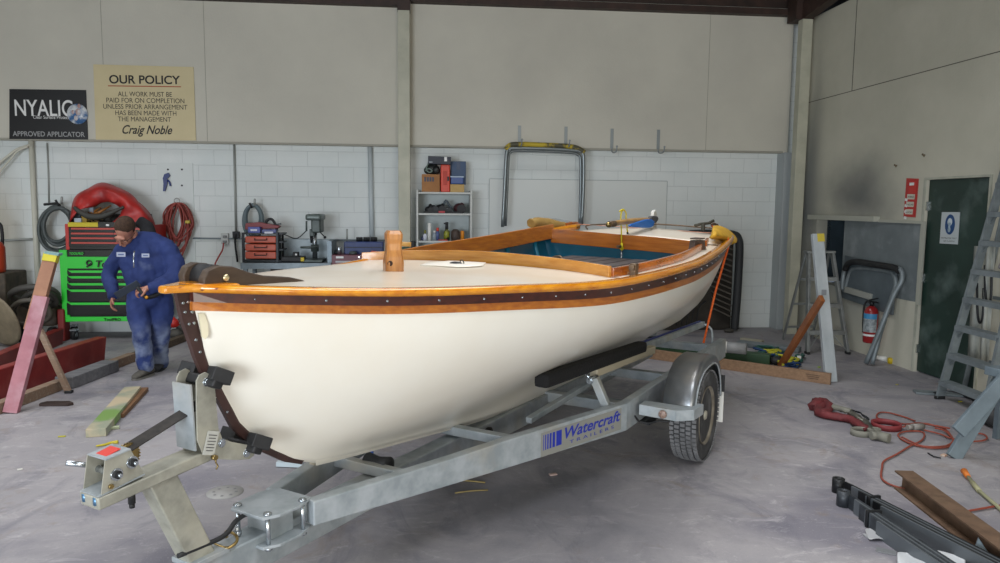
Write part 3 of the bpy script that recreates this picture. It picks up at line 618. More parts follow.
# text helper: lettering in a plane given by origin, right, up
def text(s_, o_, ax, ay, size, m, name='lettering', par=None, shear=0, off=0, ext=.0008, width=None, align='LEFT', world=False):
    c = bpy.data.curves.new('t', 'FONT'); c.body = s_; c.size = 1; c.shear = shear; c.offset = off; c.extrude = 0; c.align_x = align
    to = bpy.data.objects.new('t', c); me = bpy.data.meshes.new_from_object(to)
    xs = [v.co.x for v in me.vertices]; w0 = max(xs)-min(xs); k = size; kx = size if width is None else width/w0
    ax = Vector(ax).normalized(); ay = Vector(ay).normalized(); az = ax.cross(ay); o_ = Vector(o_)
    for v in me.vertices: v.co = o_+ax*(v.co.x*kx)+ay*(v.co.y*k)+az*.0008
    me.materials.clear(); me.materials.append(m)
    for p in me.polygons: p.material_index = 0
    bm = bmesh.new(); bm.from_mesh(me)
    if par is not None and world: bm.transform(rootmat(par).inverted())
    bm.to_mesh(me); bm.free(); me.name = name
    t = bpy.data.objects.new(name, me); COL.objects.link(t)
    if par is not None: t.parent = par
    bpy.data.objects.remove(to); bpy.data.curves.remove(c)
    return t
# maker's sticker on the near raked beam
Mi = Matrix.Rotation(AZ, 4, 'Z') @ Matrix.Translation(-ORG); bo = Mi @ CAM
P0 = V(.10, -2.76, 0); P1 = V(.68, -.62, 0); d1 = (P1-P0).normalized(); nb = V(d1.y, -d1.x, 0); pf = P0+nb*.0305
def onbeam(x, y): d = Mi.to_3x3() @ ray(x, y); s_ = (pf-bo).dot(nb)/d.dot(nb); return bo+d*s_
a, b_ = onbeam(541, 436), onbeam(621, 420)
cx = (a+b_)/2; L_ = (b_-a).length
q = MB(); q.bar(V(a.x, a.y, .425)+nb*.0008, V(b_.x, b_.y, .425)+nb*.0008, .0016, .135); stk = part(q, 'maker_sticker', mat('silver_sticker', '8f9089', .4, .2))
M_blue = mat('sticker_blue', '1f2f9a', .4)
for i, w_ in enumerate((.004, .007, .010, .014, .020, .045)):
    off_ = (.02, .036, .055, .077, .104, .148)[i]
    p = V(a.x, a.y, .435)+nb*.0022+d1*off_; q = MB(); q.bar(p-d1*w_/2, p+d1*w_/2, .001, .085); part(q, 'stripe', M_blue, stk)
text('Watercraft', V(a.x, a.y, .418)+nb*.002+d1*.18, d1, (0, 0, 1), .09, M_blue, 'lettering', stk, shear=.25, off=.02, width=L_-.21)
text('T R A I L E R S', V(a.x, a.y, .380)+nb*.002+d1*.24, d1, (0, 0, 1), .028, M_blue, 'lettering', stk, width=L_-.32)
# wheels with tread, rims and mudguards
def wheel(sd):
    c = V(sd*.952, .07, .31)
    q = MB(); prof = [(.19, -.065), (.235, -.085), (.285, -.083), (.303, -.070), (.31, -.04), (.312, 0), (.31, .04), (.303, .070), (.285, .083), (.235, .085), (.19, .065)]
    q.lathe(prof, c, (sd, 0, 0), 64)
    ty = part(q, 'tyre', M_tyre)
    q = MB()
    for k in range(60):
        a_ = 2*math.pi*k/60
        for j, (w0, wd) in enumerate(((-.074, .026), (-.038, .03), (0, .03), (.038, .03), (.074, .026))):
            aa = a_+(.05 if j % 2 else 0); rr = .313 if j in (1, 2, 3) else .306
            q.box(c+V(sd*w0, math.cos(aa)*rr, math.sin(aa)*rr), (wd, .023, .008), Matrix.Rotation(aa-math.pi/2, 3, 'X'))
    part(q, 'tread', mat('tread_%d' % (sd+1), '77787a', .8, col2='5d5e60', scale=12), ty)
    q = MB(); q.lathe([(.02, .02), (.06, .035), (.085, .03), (.10, .015), (.15, .02), (.175, .05), (.192, .078), (.20, .082), (.195, .07), (.18, .03), (.17, -.02), (.17, -.07), (.02, -.07)], c, (sd, 0, 0), 40); rm = part(q, 'rim', mat('rim_paint_%d' % (sd+1), '8b8578', .5, .3, col2='6b6459', scale=10))
    q = MB(); q.lathe([(.035, .02), (.036, .06), (.028, .075), (.001, .078)], c, (sd, 0, 0), 20); part(q, 'hub_cap', M_galv2, rm)
    for k in range(5):
        a_ = 2*math.pi*k/5; q = MB(); p = c+V(sd*.03, math.cos(a_)*.075, math.sin(a_)*.075); q.cyl(p, p+V(sd*.02, 0, 0), .010, n=6); part(q, 'wheel_nut', M_zinc, rm)
    # mudguard
    pr_ = [(-.36, .40), (-.345, .50), (-.28, .615), (-.16, .69), (-.02, .715), (.16, .715), (.27, .68), (.36, .60), (.415, .49), (.43, .38)]
    x0, x1 = sd*.85, sd*1.045
    q = MB(); q.grid([[V(x0, y_, z_), V(x1-sd*.03, y_, z_), V(x1-sd*.008, y_*.99, (z_-.36)*.985+.36), V(x1, .07+(y_-.07)*.96, (z_-.36)*.955+.36), V(x1, .07+(y_-.07)*.86, (z_-.36)*.84+.36)] for y_, z_ in [tuple(v) for v in spline([Vector((a, b_, 0)).xy.to_3d() for a, b_ in pr_], 4) for v in [(v.x, v.y)]]])
    mg = part(q, 'mudguard', mat('mudguard_steel_%d' % (sd+1), '8b8f93', .32, .8, col2='777b80', scale=5, dirt='9c9a96', dscale=5), None, solid=.004)
    q = MB(); q.tube([V(x1, .07+(v.x-.07)*.86, (v.y-.36)*.84+.36) for v in spline([Vector((a, b_, 0)) for a, b_ in pr_], 4)], .006, 6); part(q, 'rolled_edge', M_galv, mg)
    q = MB(); q.prism([(sd*.74, -.48), (sd*.98, -.50), (sd*1.07, -.42), (sd*1.085, -.26), (sd*1.05, -.26), (sd*.98, -.37), (sd*.74, -.37)], (0, 0, .47), (1, 0, 0), (0, 1, 0), .006); q.bar((sd*.74, -.48, .44), (sd*.98, -.50, .44), .005, .065); q.bar((sd*.98, -.50, .44), (sd*1.07, -.42, .44), .005, .065); q.bar((sd*1.07, -.42, .44), (sd*1.085, -.26, .44), .005, .065); sp = part(q, 'step_bracket', M_galv)
    q = MB(); q.lathe([(.026, 0), (.026, .008), (.02, .012), (.001, .013)], (sd*.90, -.505, .44), (0, -1, 0), 20); part(q, 'round_reflector', mat('reflector_%d' % (sd+1), '9c8578', .4, col2='5f4a44', scale=120), sp)
    q = MB(); q.box((sd*1.0, .44, .30), (.11, .012, .26), bev=.003); fl = part(q, 'mudflap', M_white); q = MB(); q.box((sd*1.0, .425, .46), (.12, .02, .12)); part(q, 'flap_bracket', M_black)
wheel(1); wheel(-1)
q = MB(); q.cyl((-.87, .07, .31), (.87, .07, .31), .022); part(q, 'axle', M_galv)
for sd in (1, -1):
    q = MB()
    for k in range(4): q.bar((sd*.72, -.36+.03*k, .325-.012*k), (sd*.72, .36-.03*k, .325-.012*k), .045, .009)
    part(q, 'leaf_spring', M_darkmet)
# wiring under the step
q = MB(); q.tube([(.72, -.5, .40), (.74, -.47, .36), (.80, -.46, .355), (.86, -.47, .38), (.93, -.45, .385)], .006, 6, smooth=4); part(q, 'wiring', M_black)
# ---- winch post
q = MB(); q.bar((0, -3.335, .80), (0, -3.165, .40), .075, .10, upv=(0, 1, .2), bev=.006); part(q, 'winch_post', M_galv2)
q = MB(); q.box((-.0, -3.16, .432), (.12, .16, .02), bev=.003); part(q, 'post_foot', M_galv)
def wq(pts, w): return [(lambda p: (p.y, p.z))(tp(x, y, w)) for x, y in pts]
AXY, AXZ = (0, 1, 0), (0, 0, 1)
box_ = wq([(101, 496), (144, 474), (130, 449), (105, 460)], .045)
for w_, n_ in ((.045, 0), (-.05, 1)):
    q = MB(); q.prism(box_, (w_, 0, 0), AXY, AXZ, .004); part(q, 'winch_side', M_galv2)
(t0, z0), (t1, z1), (t2, z2), (t3, z3) = box_
q = MB(); q.bar((0, t0-.012, z0-.024), (0, -3.10, .815), .10, .042, bev=.006); part(q, 'winch_arm', M_galv2)
q = MB(); q.bar((0, t3, z3), (0, t2, z2), .10, .004); wt = part(q, 'winch_top', M_galv)
q = MB(); q.bar((0, t3+.015, z3+.0035), (0, t2-.02, z2+.0035), .055, .002); rs = part(q, 'warning_label', mat('warning_red', 'd2392c', .5), wt)
text('WARNING', V(-.02, t3+.022, z3+.0052), (0, 1, 0), (-1, 0, 0), .016, M_white, 'lettering', rs, width=.05)
q = MB(); q.bar((0, t0-.01, z0), (0, t1, z1), .10, .004); part(q, 'winch_base', M_galv)
for f_, k_ in ((.35, .45), (.72, .62)):
    ty_, tz_ = t0+(t1-t0)*f_, z0+(z3-z0)*k_*1.0+(z1-z0)*f_*.5
    q = MB(); q.cyl((-.07, ty_, tz_), (.05, ty_, tz_), .012); q.cyl((.046, ty_, tz_), (.052, ty_, tz_), .020, n=20); part(q, 'spindle', M_zinc)
    q = MB(); q.cyl((.052, ty_, tz_), (.060, ty_, tz_), .013, n=16); sb_ = part(q, 'bush', M_black); q = MB(); q.cyl((.058, ty_, tz_), (.074, ty_, tz_), .0065, n=6); part(q, 'spindle_bolt', M_zinc, sb_)
q = MB(); q.cyl((.046, t0+.03, z0+.022), (.056, t0+.03, z0+.022), .008, n=6); part(q, 'bolt', M_brass)
q = MB(); gc = V(-.005, t2+.022, z2-.04)
q.lathe([(.034, -.004), (.040, -.004), (.040, .004), (.034, .004)], gc, (1, 0, 0), 32)
for k in range(26): a_ = 2*math.pi*k/26; q.box(gc+V(0, math.cos(a_)*.042, math.sin(a_)*.042), (.008, .005, .006), Matrix.Rotation(a_-math.pi/2, 3, 'X'))
part(q, 'gear', M_brass)
q = MB(); q.cyl((-.05, t0+.05, z0+.06), (-.075, t0+.05, z0+.06), .008); q.cyl((-.075, t0+.06, z0+.055), tp(66, 463, -.11), .009, n=10); part(q, 'winch_handle', M_zinc)
q = MB(); q.cyl((.0, -3.42, .775), (.0, -3.42, .72), .012, n=12); q.cyl((0, -3.42, .72), (0, -3.42, .705), .009); part(q, 'stop_pin', M_black)
q = MB(); q.cyl((.03, t0-.005, z0-.005), (.03, t0-.005, z0-.03), .012, n=6); q.cyl((-.03, t0-.005, z0-.005), (-.03, t0-.005, z0-.03), .012, n=6); part(q, 'bolt', mat('blued_nut', '5f86a8', .35, .7))
# winch strap and hook
ps, pe = tp(126, 449, 0), tp(203, 401, 0)
q = MB(); q.bar(ps, pe, .045, .004, upv=(.25, 0, 1)); part(q, 'winch_strap', mat('webbing', '232120', .8, col2='36322f', scale=40))
q = MB(); q.tube([pe, pe+V(0, .03, .012), pe+V(0, .05, .02), pe+V(0, .055, .0), pe+V(0, .03, -.012)], .005, 8, smooth=3); part(q, 'strap_hook', M_chrome)
# bow stop: two side plates, web, rubber pads
pl_ = wq([(197, 440), (196, 400), (196, 381), (199, 375), (205, 372), (211, 375), (214, 382), (216, 405), (218, 428), (222, 439), (232, 442), (248, 445), (254, 449), (254, 455), (249, 459), (236, 460), (216, 459), (203, 455)], .055)
for w_ in (.055, -.05):
    q = MB(); q.prism(pl_, (w_, 0, 0), AXY, AXZ, .006); part(q, 'bow_stop_plate', M_galv2, bevel=.001)
a_, b_ = tp(191, 385, .0), tp(193, 446, .0)
q = MB(); q.bar((0, -3.215, 1.085), (0, -3.205, .845), .10, .006, upv=(0, 1, 0)); wb = part(q, 'bow_stop_web', M_galv)
for p_ in ((207, 382), (247, 453), (222, 443)):
    p = tp(p_[0], p_[1], .06); q = MB(); q.cyl(p-V(.004, 0, 0), p+V(.006, 0, 0), .011, n=6); q.cyl(p-V(.004, 0, 0), p+V(.001, 0, 0), .016, n=16); part(q, 'bolt', M_zinc)
for (px_, py_) , (hh, ln) in (((203, 377), (.05, .06)), ((243, 442), (.045, .06))):
    p = tp(px_, py_, .0)
    q = MB(); q.box(p+V(0, -.012, -.008), (.20, .045, .038), Matrix.Rotation(R(-28), 3, 'X'), bev=.008); pd = part(q, 'rubber_pad', M_black)
    for s_ in (1, -1):
        q = MB(); q.box(p+V(s_*.075, .012, .012), (.065, .075, .05), Matrix.Rotation(R(-28), 3, 'X') @ Matrix.Rotation(R(-s_*18), 3, 'Z'), bev=.004); part(q, 'pad_block', M_black, pd)
# printed data tag
p = tp(211, 443, .0625); rt_ = Matrix.Rotation(R(-18), 3, 'X')
q = MB(); q.box(p, (.002, .05, .085), rt_, bev=0); tg = part(q, 'data_tag', mat('tag_paint', 'b4b5ae', .5))
for k in range(6): q = MB(); q.box(p+rt_ @ V(.0015, 0, .028-.011*k), (.0008, .036-.006*(k % 2), .003), rt_); part(q, 'print_line', mat('print_%d' % k, '4a4a4a', .7), tg)
q = MB(); q.cyl(p+V(-.002, .008, -.055), p+V(.014, .008, -.055), .010); q.tube([p+V(.008, .01, -.055), p+V(.008, .012, -.075), p+V(.008, .02, -.09), p+V(.008, .012, -.10)], .003, 6); part(q, 'tag_ring', M_brass)
# brake cable from the post to the clamp
q = MB(); q.tube([tp(178, 556, .03), tp(205, 545, .03), tp(225, 535, .03), tp(237, 520, .0), tp(250, 513, -.05), tp(262, 512, -.06)], .0095, 8, smooth=5); part(q, 'cable', M_black)
# ================================================================ BACK WALL AND LEFT SIDE
def on(Y): return lambda x, y: gy(x, y, Y)
def simple(q, name, label, cat, m, group=None, **k): o = q.build(name, m, **k); tag(o, label, cat, group); return o
XA, ZA, YA = V(1, 0, 0), V(0, 0, 1), V(0, 1, 0)
# --- signs
def quadsign(c4, Y, th, name, label, m):
    q = MB(); P_ = [gy(x, y, Y) for x, y in c4]; a = [q.bm.verts.new(p) for p in P_]; b_ = [q.bm.verts.new(p+V(0, th, 0)) for p in P_]
    q.bridge(a, b_, False); q.cap(a); q.cap(b_, True); o = q.build(name, m); tag(o, label, 'sign'); return o
SY = PY-.012
sg = thing('business_sign', 'black sign with white NYALIC lettering and blue globe on the upper wall', 'sign', tuple(gy(48, 114, SY)))
o = quadsign([(9.3, 139), (88, 139.6), (85.8, 90), (9.3, 89)], SY, .008, 'sign_board', '', mat('sign_black', '16171a', .35)); 
def aschild(o, par): 
    for k in ('label', 'category'):
        if k in o: del o[k]
    o.data.transform(rootmat(par).inverted()); o.parent = par; return o
aschild(o, sg)
M_lw = mat('letter_white', 'dfe0de', .5); M_lg = mat('letter_grey', '9b9c9c', .5); M_ink = mat('ink', '1d1a18', .6)
def wt(s_, x0, y0, x1, hpx, Y, m, par, name='lettering', **k):
    """text whose baseline starts at pixel (x0,y0) and ends at x1"""
    a, b_ = gy(x0, y0, Y-.002), gy(x1, y0+(x1-x0)*.012, Y-.002)
    return text(s_, a, (b_-a), (0, 0, 1), hpx, m, name, par, width=(b_-a).length, world=True, **k)
pm = (gy(60, 100, SY)-gy(60, 101, SY)).length   # metres per pixel on the lining
wt('NYALIC', 14, 115.5, 72, 17*pm*1.35, SY, M_lw, sg, off=.01)
wt('N', 13.5, 118, 27, 21*pm*1.35, SY, M_lw, sg, off=.01) if False else None
wt('Clear Surface Protection', 33, 118.6, 74, 3.4*pm*1.35, SY, M_lw, sg)
wt('APPROVED APPLICATOR', 13, 136, 85, 5.2*pm*1.35, SY, M_lg, sg, off=.012)
q = MB(); c = gy(77.5, 114, SY-.002); q.lathe([(.001, 0), (.125, 0), (.125, .003), (.001, .003)], c, (0, -1, 0), 32); q.build('globe_emblem', mat('globe', '3c6a9c', .5, col2='e4e8ea', scale=7, lo=.45, hi=.6), sg)
q = MB()
for x, y, r_ in ((79, 106, .022), (78, 112, .034), (76, 118, .026), (73, 112, .02)): c = gy(x, y, SY-.006); q.sphere(c, r_, (1, .15, 1.3), n=10)
q.build('globe_figure', mat('globe_fig', 'cfd3d6', .5, col2='9a5a48', scale=12), sg)
sp = thing('policy_sign', 'cream OUR POLICY payment sign with black writing on the upper wall', 'sign', tuple(gy(145, 103, SY)))
aschild(quadsign([(95.8, 139.6), (196, 140.5), (193.5, 67), (93.2, 64.3)], SY, .008, 'sign_board', '', mat('sign_cream', 'cdbf96', .5, col2='c6b88e', scale=2)), sp)
wt('OUR POLICY', 109, 83.2, 180, 8.5*pm*1.38, SY, M_ink, sp, off=.02)
a, b_ = gy(108, 85.8, SY-.002), gy(181, 86.8, SY-.002); q = MB(); q.bar(a, b_, .002, .012); q.build('underline', mat('underline_red', 'a8502c', .5), sp)
for s_, x0, y0, x1 in (('ALL WORK MUST BE', 118, 96.2, 172), ('PAID FOR ON COMPLETION', 106, 102.4, 184), ('UNLESS PRIOR ARRANGEMENT', 103, 108.6, 187), ('HAS BEEN MADE WITH', 115, 115.0, 176), ('THE MANAGEMENT', 118, 121.2, 171)):
    wt(s_, x0, y0, x1, 5.0*pm*1.38, SY, M_ink, sp)
wt('Craig Noble', 121, 133.5, 171, 9.5*pm*1.3, SY, M_ink, sp, shear=.4, off=.015)
# --- services on the block wall
WY = BY
def pipe(name, label, pts, r_, m, Y=WY-.02, cat='pipe', group=None, n=10, sm=1):
    q = MB(); q.tube([gy(x, y, Y) for x, y in pts], r_, n, smooth=sm); return simple(q, name, label, cat, m, group)
M_pipe = mat('pipe_white', 'c9c8ba', .5); M_cond = mat('conduit', '9ea29e', .5, .3)
pipe('drain_pipe', 'thick cream vertical pipe on the block wall left of the grey hose coil', [(31, 140), (40, 330)], .032, M_pipe, WY-.04)
pipe('conduit', 'thin vertical conduit ending above the grey hose coil by the left pipe', [(47, 143), (48.3, 176), (48.8, 203)], .009, M_cond)
pipe('conduit', 'vertical conduit dropping to the bench left of the red drawer rack', [(234, 142), (236, 236)], .014, M_cond)
pipe('conduit', 'pale vertical conduit behind the blue case, left of the centre post', [(370, 147), (372.5, 262)], .032, mat('conduit_white', 'b6bfc2', .5), WY-.04)
pipe('pipe', 'horizontal grey pipe low on the brown-stained wall at far left', [(-20, 241.5), (35, 239)], .016, M_cond)
pipe('pipe', 'slanting pipe from the lining down to the left edge', [(-12, 172), (8, 156), (18, 149), (31, 144.5)], .016, M_pipe, WY-.06, sm=4)
pipe('pipe', 'second slanting pipe below the first at the left edge', [(-12, 185), (9, 161), (18, 151), (28, 146.5)], .013, M_pipe, WY-.10, sm=4)
pipe('conduit', 'long horizontal conduit along the block wall behind the bench', [(193, 238.2), (400, 240.5)], .010, mat('conduit_blue', '7f8c92', .5))
pipe('cable', 'black cable dropping beside the bench from the vertical conduit', [(236, 234), (235, 242), (237.5, 262)], .013, M_darkmet, WY-.05, 'cable', sm=3)
q = MB(); q.box(*fb(232.5, 231.5, 239, 238.5, WY-.05, .05), bev=.006); simple(q, 'junction_box', 'small dark box at the foot of the vertical conduit', 'box', M_darkmet)
so = thing('power_socket', 'double wall socket with red lead plugged in, left of the bench', 'socket', tuple(gy(224.5, 239, WY)))
q = MB(); q.box(*fb(221, 233.5, 228, 244, WY-.04, .04), bev=.005); q.build('plate', mat('socket_plate', 'b7bab8', .4), so)
for y_ in (235.5, 240.5): q = MB(); q.box(*fb(222.6, y_, 226.4, y_+2.6, WY-.055, .02), bev=.003); q.build('switch', mat('socket_dark_%d' % int(y_), '6f7372', .4), so)
pipe('power_lead', 'red power lead hanging from the wall socket', [(223.5, 243), (222.5, 250), (218, 258), (214, 268), (212, 290)], .010, mat('lead_red', 'a03a36', .5), WY-.07, 'cable', sm=4)
# wall panel with screws and blue clamp
pn = thing('wall_panel', 'pale rectangular board screwed to the block wall behind the red cord', 'panel', tuple(gy(176, 210, WY)))
q = MB(); q.box(*fb(160.5, 163, 192.5, 262, WY-.012, .012)); q.build('board', mat('board_grey', 'd4dad8', .6), pn)
for x, y in ((168, 169.5), (182, 169.5), (182, 185.5)): q = MB(); p = gy(x, y, WY-.012); q.cyl(p, p-V(0, .006, 0), .012); q.build('screw', M_darkmet, pn)
q = MB(); p = lambda x, y: gy(x, y, WY-.03)
q.prism([(-.02, .10), (.03, .12), (.05, .08), (.01, .04), (.012, -.02), (-.02, -.12), (-.045, -.12), (-.035, -.02), (-.04, .05)], gy(166.5, 182, WY-.03), (1, 0, 0), (0, 0, 1), .03); cl = q.build('clamp_body', mat('clamp_blue', '1e2f6d', .4))
ct = thing('spring_clamp', 'small blue spring clamp hanging on the pale wall board', 'clamp', tuple(gy(166.5, 182, WY-.03))); aschild(cl, ct)
q = MB(); q.tube([p(167.5, 180), p(169.5, 182), p(170.5, 186)], .012, 8); q.build('clamp_handle', mat('clamp_blue2', '27397c', .4), ct)
# hose coils
def coil(name, label, cat, cx, cy, rx, ry, n, r_, m, Y, peg=None, jit=.08, sag=0, seed=1, turns_scale=(.8, 1.05)):
    rnd = random.Random(seed); t = thing(name, label, cat, tuple(gy(cx, cy, Y)))
    pts = []
    for k in range(n):
        s_ = turns_scale[0]+(turns_scale[1]-turns_scale[0])*rnd.random(); ox = rnd.uniform(-1, 1)*rx*jit; oy = rnd.uniform(-.5, 1.2)*ry*jit; yy = Y-.02-.05*rnd.random()-.01*k
        for j in range(14):
            a_ = 2*math.pi*j/14+math.pi/2
            pts.append(gy(cx+ox+rx*s_*math.cos(a_)*(1+.15*sag*(-math.sin(a_))), cy+oy-ry*s_*math.sin(a_)+(1-s_)*(-ry)*.9, yy))
    q = MB(); q.tube(pts, r_, 7, smooth=3); q.build('hose' if 'hose' in name else 'cord', m, t)
    if peg:
        q = MB(); a = gy(peg[0], peg[1], Y); q.tube([gy(peg[0], peg[1]+6, WY), gy(peg[0], peg[1]+6, Y-.10), gy(peg[0]+.3, peg[1], Y-.13)], .014, 8); q.build('peg', M_cond, t)
    return t
M_hg = mat('hose_grey', '4c5454', .5); M_hl = mat('hose_bluegrey', '5e6d72', .5)
h1 = coil('hose_coil', 'large grey hose coil hanging left of the green tool chest', 'hose', 58, 229, 18.5, 23, 7, .021, M_hg, WY-.1, (61.5, 197), jit=.10, seed=4, turns_scale=(.72, 1.0))
q = MB(); q.tube([gy(44, 204.5, WY-.14), gy(50, 204, WY-.14), gy(57, 203.5, WY-.14), gy(60, 206, WY-.16)], .016, 8, smooth=3); q.build('hose_end', M_black, h1)
q = MB(); q.tube([gy(55.5, 200, WY-.2), gy(59, 206, WY-.2)], .014, 8); q.build('hose_end', M_black, h1)
h2 = coil('hose_coil', 'small blue-grey air hose coil hanging above the red drawer rack', 'hose', 253, 222, 10, 17.5, 5, .022, M_hl, WY-.1, (254.5, 199), jit=.06, seed=6, turns_scale=(.72, 1.0))
q = MB(); q.tube([gy(249.5, 203, WY-.2), gy(252, 208, WY-.2)], .014, 8); q.build('hose_end', M_black, h2)
# red extension cord on a hook
M_cord = mat('cord_pink', '8f3f38', .6)
rc = thing('extension_cord', 'tangled dusty-red extension cord hanging on a wall hook behind the man', 'cord', tuple(gy(177, 215, WY-.06)))
rnd = random.Random(11); pts = []
for k in range(15):
    w_ = rnd.uniform(6, 15); hh = rnd.uniform(32, 50) if k % 4 else rnd.uniform(50, 60); cx_ = 177+rnd.uniform(-3, 3)
    yy = WY-.06-.008*k
    for (u, v) in ((0, 0), (.55, .10), (.95, .35), (1, .6), (.55, .88), (0, 1), (-.6, .86), (-1, .55), (-.9, .3), (-.5, .08)):
        pts.append(gy(cx_+w_*u*rnd.uniform(.85, 1.1), 203+hh*v*rnd.uniform(.93, 1.05), yy))
q = MB(); q.tube(pts, .010, 6, smooth=4); q.build('cord', M_cord, rc)
q = MB(); q.torus(gy(177, 201, WY-.10), (0, 1, 0), .035, .006, 24, 6); q.build('hook', M_cond, rc)
q = MB(); q.box(*fb(185, 220.5, 189.5, 223.5, WY-.22, .05), bev=.008); q.build('plug', mat('plug_yellow', 'b5a032', .5), rc)
# --- green and red tool chests
CY = 9.36
M_grn = mat('bright_green_paint', '2fc93a', .35, coat=.3); M_blk = mat('gloss_black', '101112', .25, coat=.4); M_rd = mat('chest_red', 'b3302a', .4)
cb = thing('tool_cabinet', 'bright green and black roller tool cabinet with six drawers behind the man', 'tool cabinet', tuple(gz(108, 327).to_tuple()))
cb.location = (gy(108, 322, CY+.25).x, CY+.25, 0)
q = MB(); q.box(*fb(64.5, 250, 156, 321.5, CY+.02, .42), bev=.006); q.build('carcass', M_blk, cb)
q = MB(); q.box(*fb(62.8, 250, 66.4, 322, CY, .44), bev=.003); q.build('side_panel', M_grn, cb)
q = MB(); q.box(*fb(154, 251, 157.5, 322.6, CY, .44), bev=.003); q.build('side_panel', M_grn, cb)
q = MB(); q.box(*fb(66.4, 316.5, 154, 321.6, CY-.003, .03), bev=.003); kick = q.build('bottom_rail', M_grn, cb)
ys = [(257, 269, True), (270.3, 275, False), (276, 282, False), (283, 288.7, False), (289.4, 302, False), (302.5, 315.5, False)]
for i, (a_, b__, big) in enumerate(ys):
    q = MB(); q.box(*fb(67.2, a_, 153.4, b__-.5, CY-.012, .03), bev=.003); dr = q.build('drawer', M_grn if big else M_blk, cb)
    if not big: q = MB(); q.prism([(0, 0), (2.0*.0, .0), ((gy(152, a_, CY).x-gy(68, a_, CY).x), 0), ((gy(152, a_, CY).x-gy(68, a_, CY).x)-.04, -.028), (.045, -.028)], gy(68, a_+.1, CY-.022), (1, 0, 0), (0, 0, 1), .022); q.build('drawer_pull', M_grn, dr)
    else:
        wt('ToolPRO', 95, 267.0, 134, 6.5*.0126*1.4, CY-.03, M_blk, dr, shear=.2, off=.03)
        q = MB(); c = gy(89, 263, CY-.03); q.torus(c, (0, 1, 0), .028, .010, 20, 6); q.bar(c+V(.02, 0, -.01), c+V(-.03, 0, -.05), .012, .02); q.build('logo', M_blk, dr)
wt('ToolPRO', 104, 320.6, 121, 2.6*.0126*1.4, CY-.006, M_blk, kick, off=.03)
wt('TOOLPRO', 69, 254.6, 83, 2.3*.0126*1.4, CY-.0, M_grn, cb, shear=.2, off=.02)
for x_ in (74, 145):
    for dy in (.08, .42):
        p = gy(x_, 326, CY+dy); p.z = .06
        q = MB(); q.cyl(p-V(.025, 0, 0), p+V(.025, 0, 0), .06, n=20); cs = q.build('caster', M_black, cb); q = MB(); q.cyl(p-V(.028, 0, 0), p+V(.028, 0, 0), .03, n=12); q.box(p+V(0, 0, .065), (.07, .09, .02)); q.build('caster_hub', M_zinc, cs)
tb = thing('tool_chest', 'red and black top tool chest with open lid on the green cabinet', 'tool chest', (gy(95, 250, CY+.25).x, CY+.25, gy(95, 250, CY+.25).z))
q = MB(); q.box(*fb(67.5, 229, 117+35, 249.5, CY+.03, .42), bev=.004); q.build('carcass', M_blk, tb)
q = MB(); q.box(*fb(66, 224, 68.2, 249.7, CY+.02, .44), bev=.003); q.build('side_panel', M_rd, tb)
q = MB(); q.box(*fb(151, 225, 153, 250, CY+.02, .44), bev=.003); q.build('side_panel', M_rd, tb)
q = MB(); q.box(*fb(68, 222.5, 98, 226.8, CY+.012, .02)); q.build('top_strip', mat('strip_yellow', 'c3b21e', .5), tb)
q = MB(); q.box(*fb(98, 222.5, 152, 227.2, CY+.012, .02)); q.build('front_rail', M_blk, tb)
q = MB(); q.box(*fb(106, 224.2, 109, 226, CY+.004, .01)); q.build('label_plate', M_lw, tb)
for y_ in (228.2, 233, 237.7, 242.4):
    q = MB(); q.box(*fb(69, y_, 151, y_+4.2, CY+.015, .02), bev=.002); dr = q.build('drawer', M_blk, tb); q = MB(); q.box(*fb(71, y_, 150, y_+1.4, CY-.002, .02), bev=.003); q.build('drawer_pull', mat('pull_red_%d' % int(y_), 'b84a40', .4), dr)
q = MB(); q.box(*fb(69, 214, 151, 223, CY+.40, .03)); q.build('back_panel', M_blk, tb)
# tools lying in the open chest
tools = [('chisel', 'b5793a', (90, 214), (101, 207.5)), ('chisel', 'c58a45', (93, 215), (107, 208)), ('file', 'a86f35', (98, 213), (111, 205.5)), ('hammer_handle', '8e5f30', (86, 214.5), (96, 209))]
for i, (n_, c_, a_, b__) in enumerate(tools):
    q = MB(); A, Bp = gy(a_[0], a_[1], CY+.18), gy(b__[0], b__[1], CY+.30); q.tube([A, A.lerp(Bp, .5), Bp], lambda t: .018-.006*t, 8)
    simple(q, n_, ['wooden-handled chisel at the left of the open red chest', 'wooden-handled chisel in the middle of the open red chest', 'long orange-handled file under the red tarpaulin in the open chest', 'short brown wooden handle at the left end of the open chest'][i], 'tool', mat('handle_%d' % i, c_, .5))
for i, (x0, y0, x1, y1, c_, n_, lb) in enumerate(((74, 218, 81, 222.5, 'b9c4cf', 'small_box', 'pale blue and white small box in the open chest'), (81.5, 215, 86.5, 222.5, 'b08f22', 'yellow_tin', 'yellow-brown tin standing in the open chest'), (75, 212.5, 80, 217.5, '3f4a55', 'socket_case', 'dark socket case at the left in the open chest'), (89, 207, 93, 213, '9aa6b4', 'steel_block', 'steel-grey block behind the chisels in the open chest'), (69.5, 211, 75, 222, '1c1e20', 'black_case', 'black case at the left end of the open chest'))):
    q = MB(); q.box(*fb(x0, y0, x1, y1, CY+.10+.03*i, .08), bev=.008); simple(q, n_, lb, 'box', mat('item_%d' % i, c_, .5))
for i, pts_ in enumerate((((88, 221), (92, 217.5), (97, 218.5), (102, 216)), ((94, 222), (98, 219), (103, 219.5)), ((90, 218), (93, 222), (99, 221)))):
    q = MB(); q.tube([gy(x, y, CY+.08+.02*i) for x, y in pts_], .011, 6, smooth=3); simple(q, 'spanner', ['pale brass spanner lying in the open chest above the yellow strip', 'short spanner right of the tin in the open chest', 'curved spanner lowest in the open chest'][i], 'tool', M_brass)
